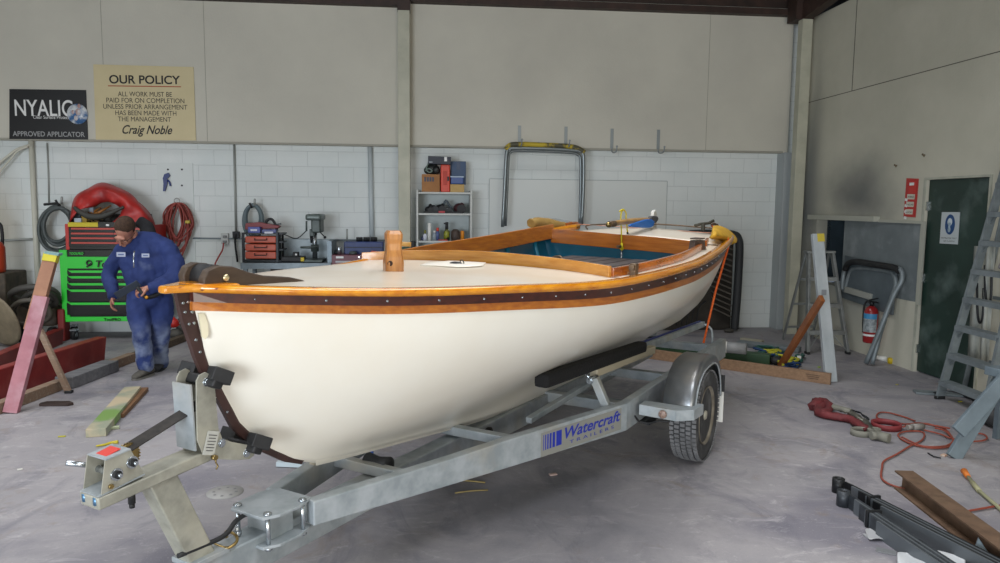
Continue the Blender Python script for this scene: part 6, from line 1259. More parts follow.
# leaf springs
M_ls = mat('spring_steel', '2f3338', .45, .3, col2='43484e', scale=14); M_lsl = mat('spring_highlight', '62686d', .4, .3); M_lsd = mat('spring_dark', '1b1d20', .45, .3)  # the lighter steel is a highlight painted on alternate leaves to set them apart
def leafspring(label, x0, y0, x1, y1, L, m, nl=6, w_=.06):
    p0, p1 = gz(x0, y0), gz(x1, y1); ax = (p1-p0).normalized(); sd = V(ax.y, -ax.x, 0)
    t = thing('leaf_spring', label, 'leaf spring', tuple(p0))
    for k in range(nl):     # lying on its side: leaves stacked sideways
        rows = []; l0 = .02+.07*k
        for i in range(13):
            u = i/12; s_ = l0+(L-l0)*u; bow = .05*math.sin(math.pi*min(1, s_/L*.9))-.0
            c_ = p0+ax*s_+sd*(.014*k); rows.append([c_+V(0, 0, w_), c_+V(0, 0, 0.001), c_+sd*.012+V(0, 0, .001), c_+sd*.012+V(0, 0, w_)])
        q = MB(); vs = q.grid(rows, closed=True, smooth=False); q.cap(vs[0], True); q.cap(vs[-1]); q.build('leaf', m if k % 2 == 0 else M_lsl, t)
    c_ = p0-ax*.02+sd*.02; q = MB(); rg = [(.036, 0), (.036, w_+.006), (.020, w_+.006), (.020, 0)]
    rows = [[c_+V(r_*math.cos(2*math.pi*i/24), r_*math.sin(2*math.pi*i/24), z_+.001) for i in range(24)] for r_, z_ in rg]; vs = q.grid(rows, closed=True); q.bridge(vs[-1], vs[0]); e_ = q.build('eye', m, t)
    q = MB(); q.cyl(c_+V(0, 0, .004), c_+V(0, 0, w_+.0), .019, n=18); q.build('bush', M_black, e_)
    c_ = p0+ax*.26+sd*.022; q = MB(); q.box(c_+V(0, 0, w_/2+.002), (.02, .085, w_+.012), Matrix((ax, sd, V(0, 0, 1))).transposed(), bev=.003); q.build('clip', M_lsd, t)
    return t
leafspring('grey stack of leaf springs nearest the camera at the bottom right', 848, 507, 972, 592, 1.30, M_ls, 6, .085)
leafspring('darker stack of leaf springs lying behind the grey one at the bottom right', 843, 493, 978, 563, 1.05, M_lsd, 6, .08)
q = MB(); a, b_ = gz(966, 552), gz(975, 563); a.z, b_.z = .10, .10; q.prism([(0, 0), (.09, 0), (.02, .10)], gz(972, 556), V(.8, -.5, 0), (0, 0, 1), .02); simple(q, 'steel_bracket', 'small blue-grey triangular bracket against the dark leaf springs', 'bracket', M_gs)
# orange handled tool
a, m1, b_ = gz(964, 471, .03), gz(977, 489, .02), gz(1004, 512, .02)
oh = thing('long_handled_tool', 'pale stick with orange end lying behind the rusty beam', 'tool', tuple(gz(964, 471)))
q = MB(); q.tube([a.lerp(m1, .3), m1, b_], .011, 8); q.build('stick', mat('pale_stick', '8b8a6c', .6), oh); q = MB(); q.tube([a, a.lerp(m1, .35)], lambda t: .021-.006*t, 10); q.build('orange_end', mat('orange_end', 'cf7428', .6), oh); q = MB(); q.tube([m1.lerp(a, .35), m1.lerp(b_, .1)], .015, 8); q.build('sleeve', mat('sleeve_pale', '9d9b78', .6), oh)
# plastic bag and crumpled film
rnd = random.Random(9)
rows = [[gz(896+14*j, 556+5.5*i, .01)+V(0, 0, .05*rnd.random()) for j in range(6)] for i in range(4)]
q = MB(); q.grid(rows); o = q.build('plastic_bag', mat('plastic_white', 'cfd3d6', .3), solid=.002, subsurf=1); tag(o, 'crumpled white plastic bag at the bottom edge beside the leaf springs', 'plastic bag')
rows = [[gz(864+5.2*j+1.5*i, 529+4*i, .006)+V(0, 0, .018*rnd.random()) for j in range(7)] for i in range(4)]
q = MB(); q.grid(rows); o = q.build('plastic_film', mat('film', 'aeb0b2', .3), solid=.001, subsurf=1); tag(o, 'small crumpled clear film on the floor left of the leaf springs', 'plastic film')
q = MB(); a = gz(886, 552); q.box(a+V(0, 0, .004), (.09, .05, .006), Matrix.Rotation(R(-35), 3, 'Z')); simple(q, 'glass_slip', 'small grey rectangular slip lying left of the leaf springs', 'slip', mat('slip_grey', '77797b', .3))
q = MB(); q.tube(fl([(928, 453), (934, 456.5), (941, 458)], .008), .005, 6, smooth=3); simple(q, 'bent_wire', 'short bent dark wire on the floor left of the stand leg', 'wire', M_darkmet)
q = MB(); p = gz(944, 456); q.box(p+V(0, 0, .006), (.05, .03, .012), Matrix.Rotation(R(30), 3, 'Z'), bev=.004); simple(q, 'orange_scrap', 'orange and white scrap beside the foot of the stand leg', 'scrap', mat('scrap_orange', 'b98a6c', .6, col2='c9bfb2', scale=40))
for i, (x, y, s_, c_, lb) in enumerate(((960, 402, .02, 'b8b022', 'tiny yellow scrap on the floor near the large ladder foot'), (897, 385, .018, 'a6a060', 'tiny straw-coloured scrap on the floor in front of the white pipe'), (819, 367.5, .03, '8aa83c', 'tiny green scrap on the floor near the pale metal upright'), (868, 537, .03, '9a9c9e', 'small pale paper scrap left of the leaf springs'))):
    q = MB(); p = gz(x, y); q.box(p+V(0, 0, .005), (s_*1.6, s_, .008), Matrix.Rotation(R(30*i), 3, 'Z'), bev=.002); simple(q, 'scrap', lb, 'scrap', mat('scrap_%d' % i, c_, .6))
# ================================================================ THINGS ON THE BOAT
def Bw(p): return BM @ Vector(p)
ys_ = .62
ty = sh(1.84)+.05
yr = thing('yellow_lashing', 'thin yellow rope looped over the tiller and hanging into the cockpit', 'rope', tuple(Bw((.02, .72, ty+.05))))
tq = lambda x, y, w: Bw(bx(x, y, w))
tw = -.02
k_ = [tq(619.5, 211.5, tw), tq(623, 209.5, tw), tq(626, 213, tw), tq(626, 218, tw), tq(627.5, 232, tw)]
q = MB(); q.tube(k_, .006, 7, smooth=4); q.build('rope', M_yellow, yr)
q = MB(); q.tube([tq(624, 209.5, tw), tq(621, 214, tw), tq(621.3, 230, tw), tq(621.6, 243, tw)], .006, 7, smooth=4); q.build('rope', M_yellow, yr)
q = MB(); q.torus(tq(621.5, 246, tw), (1, 0, 0), .020, .009, 14, 7); q.sphere(tq(621.8, 248.5, tw), .018); q.build('knot', M_yellow, yr)
q = MB(); q.cyl(tq(617.5, 246.5, tw), tq(627, 246.5, tw), .012); q.build('toggle', M_bronze, yr)
q = MB(); q.tube([tq(627.5, 232, tw), tq(627.8, 239, tw), tq(626.5, 243, tw)], .009, 7); q.build('dark_clip', M_black, yr)
q = MB(); q.cyl(tq(621.6, 249, tw), tq(621.2, 268, tw), .0065); simple(q, 'steel_rod', 'thin steel rod hanging below the yellow knot inside the cockpit', 'rod', M_zinc)
rnd = random.Random(2)
# blue cloth hanging over the tiller and aft deck
c0_ = [(628, 222), (640, 219), (647, 217), (652, 216.5)]; 
pts = [[(628, 222.5), (636, 220.5), (643, 218), (649, 216.3), (653, 219)], [(628.5, 223.5), (636, 223), (643, 222), (650, 221), (654, 221.5)], [(630, 225), (637, 225.2), (644, 225.6), (650, 225.5), (653, 223)]]
rows = [[Bw(bx(x, y+2.2, .05))+V(rnd.uniform(-.01, .01), rnd.uniform(-.02, .02), 0) for x, y in r] for r in pts]
q = MB(); q.grid(rows); o = q.build('blue_cloth', mat('cloth_blue', '1f66b8', .6), solid=.02, soff=0, subsurf=2); o.modifiers.move(1, 0); tag(o, 'bright blue cloth bundled on the aft deck under the tiller', 'cloth')
rows = [[Bw(bx(x, y, .02)) for x, y in r] for r in ([(649, 216.5), (653, 215.5), (657, 216.5)], [(650, 221), (654, 221), (657, 220)], [(650, 225), (653, 223.5), (655, 222)])]
q = MB(); q.grid(rows); o = q.build('grey_cloth', mat('cloth_grey', '55565a', .8), solid=.03, soff=0, subsurf=2); o.modifiers.move(1, 0); tag(o, 'dark grey cloth behind the blue cloth at the rudder head', 'cloth')
# tan rolled bag on the far corner
def bag(name, label, pts, w, r_, m, cat='bag', seed=1):
    rnd = random.Random(seed); q = MB(); q.tube([Bw(bx(x, y, w)) for x, y in pts], r_, 10, smooth=4)
    for v in q.bm.verts: v.co += V(rnd.uniform(-1, 1), rnd.uniform(-1, 1), rnd.uniform(-1, 1))*.006
    return simple(q, name, label, cat, m)
bag('tan_bag', 'rolled tan canvas bag lying on the far corner of the boat deck', [(531, 223.5), (536, 222.8), (544, 223.5), (553, 225), (560, 226), (567, 226.5)], -.84, lambda t: .055-.03*abs(t-.45), mat('tan_canvas', '9a7c42', .8, col2='8f7138', scale=14), seed=3)
bag('orange_paddle', 'orange-varnished wooden bar end behind the tan bag', [(566, 224.5), (572, 223.5), (578, 223.8)], -.80, .016, M_orange, 'bar')
q = MB(); q.grid([[Bw(bx(x, y, -.90))+V(0, .03*math.sin(x), 0) for x, y in r] for r in ([(528, 221), (536, 219.5), (546, 219.5), (556, 217.8), (562, 220), (574, 221)], [(526, 226), (536, 224), (546, 224), (556, 224), (564, 225), (574, 224.5)])]); o = q.build('clear_wrap', mat('clear_wrap', '9aa3a8', .25, alpha=.45), subsurf=1); tag(o, 'crumpled clear plastic behind the tan bag on the boat', 'plastic')
# yellow cloth over the near stern corner
pts = [[(712, 229), (716, 228.5), (720, 229), (725, 231), (730, 234.5), (734, 239)], [(711.5, 233), (716, 232.5), (721, 233.5), (726, 236), (731, 238.5), (735, 242)], [(713, 237.5), (718, 238), (723, 238.3), (726.5, 240.5), (729, 243), (733, 245)]]
rows = [[Bw(bx(x, y, .74+.02*j-.10*(j == 0))) for x, y in r] for j, r in enumerate(pts)]
q = MB(); q.grid(rows); o = q.build('yellow_cloth', mat('cloth_yellow', 'd0a32c', .75, col2='b58a22', scale=12), solid=.06, soff=0, subsurf=2); o.modifiers.move(1, 0); tag(o, 'bright yellow cloth padding under the orange rope at the stern corner', 'cloth')
q = MB(); a = Bw(bx(728, 238, .80)); b_ = Vector(tr_.matrix_basis @ tp(703.5, 343, .70)); q.tube([Bw(bx(712, 226, .55)), Bw(bx(720, 231, .74)), a, Bw(bx(728.5, 246, .82)), b_.lerp(a, .5), b_], .009, 8); simple(q, 'tie_rope', 'orange tie-down rope from the stern corner to the trailer rail', 'rope', M_rope)
bag('rail_rope', 'dark rope end curling over the stern rail behind the cleat', [(711, 224.5), (715, 224), (718, 226), (722, 230)], .55, .009, mat('dark_rope', '5b4738', .7), 'rope')
q = MB(); q.tube([Bw(bx(x, y, w)) for x, y, w in ((577, 224, -.7), (640, 228, -.1), (690, 231.5, .4), (712, 233, .66))], .003, 6, smooth=3); simple(q, 'thin_line', 'thin pinkish line lying across the aft deck in front of the tiller', 'line', mat('pink_line', 'c98a70', .6))
# ================================================================ LEFT FOREGROUND TIMBERS AND RED CHANNELS
M_tl = mat('timber_brown', '8b7360', .75, col2='75604f', scale=6, stretch=(.8, 5, 5), dirt='a09080', dscale=6)
M_pk = mat('timber_pink', 'a9717a', .65, col2='96606a', scale=6, dirt='b9929a', dscale=5, dlo=.45, dhi=.7); M_pb = mat('timber_tan', 'a5795f', .65, col2='90664f', scale=6)
M_rc = mat('channel_red', '8a2724', .45, .0, col2='741c1c', scale=4, dirt='94403a', dscale=5)
a, b_ = gz(-30, 424), gz(193, 337.5)
L_ = b_-a; mid = a+L_*.62
q = MB(); q.bar(a+V(0, 0, .045), mid+V(0, 0, .045), .09, .09, bev=.004); simple(q, 'floor_timber', 'long brown timber on the floor in front of the red channels, nearer length', 'timber', M_tl)
q = MB(); q.bar(mid+V(.0, .02, .04)+L_*.005, b_+V(0, 0, .04), .08, .08, bev=.004); simple(q, 'floor_timber', 'further dark brown timber running from behind the man towards the bow', 'timber', mat('timber_dark', '5f5042', .8, col2='4a3e33', scale=7, stretch=(.8, 5, 5)))
a, b_ = gz(95-22, 389), gz(119, 371); q = MB(); d_ = (b_-a).normalized(); nn = V(-d_.y, d_.x, 0); q.bar(a+nn*.085+V(0, 0, .055), b_+nn*.085+V(0, 0, .055), .17, .11, bev=.006); simple(q, 'grey_block', 'weathered grey timber block lying in front of the long floor timber', 'block', mat('timber_grey', '77777a', .8, col2='626366', scale=5, stretch=(.7, 5, 5)))
def redch(name, label, pa, pb, h_, fl):
    t = thing(name, label, 'steel channel', tuple(pa)); d_ = (pb-pa).normalized(); nn = V(-d_.y, d_.x, 0); L = (pb-pa).length
    q = MB(); q.prism([(0, 0), (L-.06, 0), (L, h_), (0, h_)], pa+V(0, 0, .002), d_, (0, 0, 1), .012); q.build('web', M_rc, t)
    q = MB(); q.bar(pa+nn*fl/2+V(0, 0, .008), pb-d_*.06+nn*fl/2+V(0, 0, .008), fl, .012); q.build('flange', M_rc, t)
    q = MB(); q.bar(pa+nn*fl/2+V(0, 0, h_), pb+nn*fl/2+V(0, 0, h_), fl, .012); q.build('flange', M_rc, t)
    return t
redch('red_channel', 'long dark red steel channel in front, reaching right to the grey block', gz(-10, 404), gz(107, 361), .26, .10)
redch('red_channel', 'shorter dark red steel channel behind the longer one at the left edge', gz(-10, 377), gz(64, 343), .17, .10)
# A-frame trestle leg
tb0 = gz(11, 413); dtr = (tb0-CAM).dot(fw)
tt_ = pd(53, 254, dtr+.35); jn = tb0.lerp(tt_, .60)
tl = thing('trestle_leg', 'pink and brown timber prop with yellow-taped top leaning over the red channels', 'trestle', tuple(tb0))
q = MB(); q.bar(tb0, tb0.lerp(tt_, .72), .11, .055, upv=(0, 1, .2), bev=.003); q.build('pink_timber', M_pk, tl)
off_ = V(-.035, .045, 0)
q = MB(); q.bar(tb0.lerp(tt_, .50)+off_, tt_+off_*.6, .105, .055, upv=(0, 1, .2), bev=.003); q.build('brown_timber', M_pb, tl)
q = MB(); q.bar(tt_.lerp(tb0, .055)+off_*.6, tt_+off_*.6+(tt_-tb0).normalized()*.006, .112, .062, upv=(0, 1, .2), bev=.003); q.build('yellow_tape', mat('tape_y2', 'c9bd35', .5), tl)
q = MB(); q.bar(tt_+off_*.6+V(-.05, 0, .012), tt_+off_*.6+V(.07, 0, -.005), .07, .02); q.build('teal_rag', mat('rag_teal', '7fa3a6', .7), tl)
s0 = gz(69, 393); s1 = pd(40, 330, (s0-CAM).dot(fw)+.10)
q = MB(); q.bar(s0, s1, .05, .035, upv=(0, 1, .2), bev=.003); q.build('brace', M_tl, tl); q = MB(); q.box(s0+V(0, 0, .012), (.06, .05, .024), bev=.005); q.build('brace_foot', M_black, tl)
# off-cuts on the floor
def plank(name, label, pa, pb, w, h_, m, cat='timber'):
    q = MB(); q.bar(pa+V(0, 0, h_/2), pb+V(0, 0, h_/2), w, h_, bev=.003); return simple(q, name, label, cat, m)
M_of = mat('offcut_green', '8f9480', .7, col2='b8a98c', scale=3, lo=.42, hi=.58, dirt='6f8f4a', dscale=2.2, dlo=.55, dhi=.62)
oc1 = plank('timber_offcut', 'green-tinted pale timber offcut on the floor between the man and the winch', gz(96, 437), gz(133, 393), .135, .06, M_of)
plank('timber_offcut', 'narrow brown timber offcut lying right of the green-tinted one', gz(120, 418), gz(145, 391), .06, .035, mat('offcut_brown', '7b5a3c', .7, col2='684a30', scale=5))
q = MB(); p = gz(58, 405); q.prism([(-.13, -.04), (.10, -.05), (.13, -.01), (.07, .05), (-.11, .05), (-.14, 0)], p+V(0, 0, .012), (1, 0, 0), (0, 1, 0), .02); simple(q, 'leather_scrap', 'dark brown curled scrap on the floor below the red channel', 'scrap', mat('scrap_dark', '33241f', .7))
def scrap(x, y, sx, sy, col, name, label, cat='scrap', rz=0, h_=.008):
    q = MB(); q.box(gz(x, y)+V(0, 0, h_/2+.001), (sx, sy, h_), Matrix.Rotation(R(rz), 3, 'Z'), bev=min(.003, h_*.4)); return simple(q, name, label, cat, mat('m_'+name+str(int(x)), col, .6))
scrap(115, 429, .06, .035, 'aab394', 'crumpled_wrapper', 'small crumpled wrapper at the foot of the green-tinted offcut', 'wrapper', 20, .02)
q = MB(); q.tube([gz(x, y, .01) for x, y in ((96, 446), (105, 444.5), (112, 442.5), (118, 442))], lambda t: .006+.008*t, 6, smooth=3); simple(q, 'yellow_strip', 'thin yellow strip on the floor behind the winch', 'strip', mat('yel_strip', 'b5a52a', .6))
scrap(62, 437, .05, .02, 'a5a02f', 'yellow_scrap', 'tiny yellow scrap on the floor left of the winch', 'scrap', 10)
q = MB(); q.lathe([(.001, 0), (.105, 0), (.105, .004), (.001, .005)], gz(225, 492.5), (0, 0, 1), 32); dsk = simple(q, 'sanding_disc', 'round pale perforated sanding disc on the floor right of the winch post', 'sanding disc', mat('disc_pale', '9b9a97', .8))
for i in range(8):
    a_ = 2*math.pi*i/8; p = gz(225, 492.5)+V(.065*math.cos(a_), .065*math.sin(a_), .0055); q = MB(); q.cyl(p, p+V(0, 0, .0006), .009, n=10); q.build('hole', mat('disc_hole', '7f7e80', .8) if 'disc_hole' not in MATS else MATS['disc_hole'], dsk)
bl = thing('blue_clip', 'small bright blue plastic clip on the floor behind the trailer rail', 'clip', tuple(gz(371, 459)))
q = MB(); p = gz(371, 459); q.box(p+V(0, 0, .012), (.07, .05, .024), bev=.006); q.build('clip_body', mat('blue_clip', '1c4e9c', .4), bl); q = MB(); q.box(p+V(0, 0, .04), (.035, .03, .03), bev=.008); q.build('clip_top', MATS['blue_clip'], bl)
for i, (x0, y0, x1, y1, c_) in enumerate(((449, 480, 485, 482.5, '8a7a4c'), (455, 493, 488, 490, '83744a'))):
    q = MB(); a, b_ = gz(x0, y0, .008), gz(x1, y1, .008); q.tube([a, a.lerp(b_, .5)+V(0, .01, 0), b_], .005, 6, smooth=2); simple(q, 'twig', ['thin straw twig on the floor below the trailer rail, further one', 'thin straw twig on the floor below the trailer rail, nearer one'][i], 'twig', mat('twig_%d' % i, c_, .7))
scrap(553, 475, .05, .03, 'b09a92', 'paper_scrap', 'small pinkish paper scrap on the floor under the lettered trailer rail', 'scrap', 15)
scrap(880, 532, .07, .05, '9fa1a3', 'paper_scrap', 'pale paper scrap on the floor left of the leaf springs', 'scrap', 35)
scrap(270, 414, .04, .02, 'b9b4ae', 'paper_scrap', 'tiny pale scrap on the floor left of the bow keel', 'scrap', 60)
scrap(85, 492, .05, .02, 'b4b2ae', 'paper_scrap', 'tiny white scrap on the floor under the winch box', 'scrap', 60)
scrap(20, 470, .03, .02, 'c4c2bc', 'paper_scrap', 'tiny white scrap on the floor at the far left foreground', 'scrap', 30)
q = MB(); a, b_ = gz(277, 463.5, .02), gz(303, 464.5, .02); q.bar(a, b_, .035, .03); simple(q, 'pale_strip', 'pale strip lying on the floor under the bow', 'strip', mat('pale_strip', 'b9c6cc', .4))
for x, y, lb in ((176, 331, 'black-headed grinder lying on the floor behind the man'), (184, 325, 'grey metal part heaped behind the stem of the boat')):
    p = gz(x, y+8); q = MB(); q.sphere(p+V(0, 0, .07), .07, (1.4, 1, .9)); q.tube([p+V(-.1, 0, .12), p+V(0, -.03, .2), p+V(.12, 0, .1)], .025, 8, smooth=3); simple(q, 'floor_tool', lb, 'tool', M_dk)
q = MB(); q.sphere(gy(174, 323, 9.2), .06); q.cyl(gy(172, 318, 9.2), gy(178, 326, 9.2), .03); simple(q, 'red_floor_tool', 'small red tool lying behind the man near the stem', 'tool', M_red)
q = MB(); q.tube([gy(172, 270, 9.96), gy(174, 264, 9.95), gy(180, 262, 9.96)], .03, 8); simple(q, 'red_gun', 'red tool hanging low on the block wall behind the bow roller', 'tool', M_red)
# ================================================================ THE MAN
mf = gz(150, 376); DM = (mf-CAM).dot(fw)
def J(x, y, dd=0.0): return CAM+ray(x, y)*(DM+dd)
man = thing('person', 'man in dusty blue coveralls looking down at a tool, behind the bow of the boat', 'person', (mf.x, mf.y, 0))
man['label'] = 'man in dusty blue coveralls with bowed head holding a tool, standing behind the bow'
pxm = DM/F   # metres per pixel at his distance
M_skin = mat('skin', 'b3806c', .55, col2='a5705e', scale=14)
M_cov = mat('coverall_blue', '26386f', .85, col2='1e2e60', scale=5, dirt='6f7c9c', dscale=3.2, dlo=.60, dhi=.80)
M_covd = mat('coverall_dusty', '4d5f8c', .9, col2='34467c', scale=9, dirt='8c94a8', dscale=7, dlo=.42, dhi=.68)
def limb(q, pts, rad, n=14, flat=None):
    """tapering limb through joint points with a radius at each"""
    P_ = spline([Vector(p) for p in pts], 5); N = len(P_)-1; m = len(pts)-1
    def r_(t): u = t*m; i = min(int(u), m-1); f = u-i; f = f*f*(3-2*f); return rad[i]*(1-f)+rad[i+1]*f
    q.tube(P_, r_, n)
    q.sphere(P_[0], rad[0]*.99, n=n); q.sphere(P_[-1], rad[-1]*.99, n=n)
def remesh(o, vox, smooth=3):
    r_ = o.modifiers.new('remesh', 'REMESH'); r_.mode = 'VOXEL'; r_.voxel_size = vox; r_.use_smooth_shade = True
    if smooth: s_ = o.modifiers.new('smooth', 'SMOOTH'); s_.factor = .5; s_.iterations = smooth
    return o
q = MB()
# head, neck; the face looks down and to the left of the picture
hc = J(125.2, 231, -.08); fd = (J(111, 255, -.26)-J(125, 231, -.08)).normalized()    # face direction
hr = V(1, 0, 0); cu = fd.cross(hr).normalized(); cu = cu if cu.z > 0 else -cu; hr = fd.cross(cu).normalized(); hr = hr if hr.x > 0 else -hr
HR = Matrix((hr, fd, cu)).transposed()
hp_ = lambda a, b_, c_: hc+(hr*a+fd*b_+cu*c_)*1.2
q.sphere(hp_(0, -.005, .02), .098, (.80, 1.0, .98), HR, 24)     # cranium
q.sphere(hp_(0, .035, -.045), .072, (.84, .92, 1.15), HR, 20)   # face
q.sphere(hp_(0, .055, -.105), .035, (1.05, .9, .75), HR, 16)    # chin
q.sphere(hp_(0, .087, .012), .05, (1.15, .42, .35), HR, 16)     # brow
q.tube([hp_(0, .097, .0), hp_(0, .112, -.03), hp_(0, .118, -.045)], lambda t: .008+.006*t, 8); q.sphere(hp_(0, .108, -.048), .016, (1.15, .8, .7), HR)
q.sphere(hp_(.03, .085, -.035), .026, (1, .6, .9), HR); q.sphere(hp_(-.03, .085, -.035), .026, (1, .6, .9), HR)
q.sphere(hp_(0, .09, -.078), .022, (1.25, .6, .42), HR); q.sphere(hp_(0, .088, -.09), .02, (1.1, .6, .4), HR)
for s_ in (1, -1): q.sphere(hp_(s_*.082, -.005, -.02), .028, (.35, .75, 1.15), HR, 14)
limb(q, [hp_(0, -.03, -.05), J(138, 241, .06), J(144, 247, .08)], [.055, .058, .075])
# arms under the sleeves, hands
sR, eR, wR = J(119, 249, -.02), J(110, 275, .02), J(113.5, 296, -.10)     # picture-left arm hangs
sL, eL, wL = J(169, 246, .08), J(175, 277, .02), J(149, 288, -.20)        # picture-right arm bends across
limb(q, [J(124, 252, .0), eR, wR], [.04, .04, .030]); limb(q, [J(160, 252, .09), eL, wL], [.04, .04, .030])
def hand(wr, dirv, palm, curl, thumb_side, sc=1.0):
    """palm with five separate fingers; dirv = hand direction, palm = palm normal"""
    d = dirv.normalized(); pn = (palm-d*palm.dot(d)).normalized(); sd = d.cross(pn)*thumb_side
    c_ = wr+d*.05*sc; q.sphere(c_, .045*sc, (1, 1, 1), Matrix((sd*.88, d*1.05, pn*.42)).transposed(), 16)
    q.tube([wr-d*.01, wr+d*.03*sc], .026*sc, 10)
    for k, (o_, ln) in enumerate(((.030, .070), (.010, .080), (-.010, .074), (-.029, .058))):
        p0 = wr+d*.082*sc+sd*o_*sc; a1 = curl*.55; a2 = curl*1.3; ln *= sc
        p1 = p0+(d*math.cos(a1)+pn*math.sin(a1))*ln*.45; p2 = p1+(d*math.cos(a2)+pn*math.sin(a2))*ln*.32; p3 = p2+(d*math.cos(a2*1.45)+pn*math.sin(a2*1.45))*ln*.28
        q.tube([p0-d*.03*sc, p0, p1, p2, p3], lambda t: (.0098-.0025*t)*sc, 8, smooth=2); q.sphere(p3, .0075*sc, n=8)
    t0_ = wr+d*.03*sc+sd*.032*sc; t1_ = t0_+(sd*.7+d*.6+pn*.35).normalized()*.036*sc; t2_ = t1_+(sd*.15+d*.8+pn*.55).normalized()*.032*sc
    q.tube([t0_-sd*.012*sc, t0_, t1_, t2_], lambda t: (.0125-.003*t)*sc, 8, smooth=2); q.sphere(t2_, .0095*sc, n=8)
hR_d = (J(111, 307, -.12)-wR); hand(wR, hR_d, V(.9, .2, .1), .75, 1, 1.05)
tgt = J(135, 291, -.26); hand(wL, tgt-wL, V(-.1, .3, -.95), 1.15, 1, 1.08)
# hidden trunk and legs keep the body one surface
pel = J(151, 293, .06)
limb(q, [J(144, 250, .08), J(146, 270, .06), pel], [.09, .10, .09]); limb(q, [J(126, 251, .02), J(144, 249, .08), J(159, 251, .09)], [.035, .06, .035])
kR, aR = J(142, 333, -.08), J(145, 364, -.02); kL, aL = J(160, 333, .12), J(161, 360, .32)
limb(q, [J(141, 300, .02), kR, aR], [.065, .055, .04]); limb(q, [J(160, 300, .10), kL, aL], [.065, .055, .04]); limb(q, [aR, aR+V(-.01, -.02, -.04)], [.03, .03]); limb(q, [aL, aL+V(0, -.02, -.04)], [.03, .03])
body = q.build('body', M_skin, man); remesh(body, .0065, 3)
# eyes are closed slits under glasses
M_hair = mat('hair_brown', '4a3527', .9, col2='33241a', scale=40, stretch=(1, 1, 1), bump=.6, bscale=90)
q = MB(); q.sphere(hp_(0, -.022, .036), .103, (.86, .98, .93), HR, 28)
for v in list(q.bm.verts):
    l_ = v.co-hc; f_ = l_.dot(fd); u_ = l_.dot(cu)
    if (f_ > .055 and u_ < .06) or u_ < -.055 or (f_ > .0 and u_ < .025 and f_ > -.01): q.bm.verts.remove(v)
hair = q.build('hair', M_hair, man, solid=.010, soff=0); tq_ = hair.modifiers.new('sub', 'SUBSURF'); tq_.levels = 1; tq_.render_levels = 1
q = MB()
for s_ in (1, -1):
    q.tube([hp_(s_*(.030+.024*math.cos(a)), .098-.012*abs(math.cos(a)), -.008+.016*math.sin(a)) for a in [2*math.pi*i/14 for i in range(14)]], .0022, 6, closed=True)
    q.tube([hp_(s_*.054, .09, -.005), hp_(s_*.078, .05, .0), hp_(s_*.084, .0, .0)], .0022, 6)
q.tube([hp_(-.008, .102, -.004), hp_(.008, .102, -.004)], .002, 6); q.build('glasses', M_darkmet, man)
for s_ in (1, -1): q = MB(); q.sphere(hp_(s_*.031, .089, -.006), .010, (1.2, .4, .5), HR, 10); q.build('eye', mat('eye_%d' % s_, '2a1f1a', .4), man)
# coveralls
q = MB()
limb(q, [J(127, 249, .02), J(145, 241, .10), J(162, 245, .13)], [.085, .105, .09], 20)
limb(q, [J(144, 249, .09), J(144, 268, .02), J(148, 284, .03), J(151, 296, .06)], [.125, .140, .145, .155], 22)
limb(q, [J(155, 252, .10), J(158, 268, .08), J(156, 284, .08)], [.10, .12, .12], 18)
limb(q, [J(130, 256, .02), J(132, 270, .00), J(138, 286, .02)], [.095, .10, .10], 18)
limb(q, [J(122, 251, .0), J(112.5, 266, .02), J(109.5, 279, .0), J(112.5, 291, -.09), J(113.3, 295, -.1)], [.078, .072, .068, .06, .054], 16)
limb(q, [J(166, 247, .10), J(174.5, 261, .07), J(174.5, 276, .0), J(163, 284, -.12), J(152, 287.5, -.19)], [.092, .09, .085, .070, .055], 16)
limb(q, [J(139, 297, .02), J(138.5, 312, -.03), J(141, 332, -.09), J(143.5, 348, -.06), J(145.5, 366, -.04)], [.115, .108, .088, .082, .078], 18)
limb(q, [J(160, 297, .10), J(161.5, 312, .10), J(160, 332, .10), J(159.5, 348, .20), J(160.5, 362, .30)], [.118, .114, .094, .084, .078], 18)
cov = q.build('coveralls', [M_cov, M_covd], man); remesh(cov, .011, 4)
tx = bpy.data.textures.new('folds', 'CLOUDS'); tx.noise_scale = .09; dsp = cov.modifiers.new('folds', 'DISPLACE'); dsp.texture = tx; dsp.strength = .035; dsp.mid_level = .5
s2 = cov.modifiers.new('smooth2', 'SMOOTH'); s2.factor = .5; s2.iterations = 2
# dust on the lower legs and front lies in the cloth itself: height based mix in object space
nt = M_cov.node_tree; b_ = nt.nodes['Principled BSDF']; old = b_.inputs['Base Color'].links[0].from_socket
tc = nt.nodes.new('ShaderNodeTexCoord'); sx = nt.nodes.new('ShaderNodeSeparateXYZ'); nt.links.new(tc.outputs['Object'], sx.inputs[0])
mr = nt.nodes.new('ShaderNodeMapRange'); mr.interpolation_type = 'SMOOTHSTEP'; mr.inputs[1].default_value = .25; mr.inputs[2].default_value = .62; mr.inputs[3].default_value = .85; mr.inputs[4].default_value = 0; nt.links.new(sx.outputs['Z'], mr.inputs[0])
nz = nt.nodes.new('ShaderNodeTexNoise'); nz.inputs['Scale'].default_value = 7; nz.inputs['Detail'].default_value = 8; nt.links.new(tc.outputs['Object'], nz.inputs['Vector'])
rp = nt.nodes.new('ShaderNodeMapRange'); rp.inputs[1].default_value = .38; rp.inputs[2].default_value = .62; nt.links.new(nz.outputs['Fac'], rp.inputs[0])
ml = nt.nodes.new('ShaderNodeMath'); ml.operation = 'MULTIPLY'; nt.links.new(mr.outputs[0], ml.inputs[0]); nt.links.new(rp.outputs[0], ml.inputs[1])
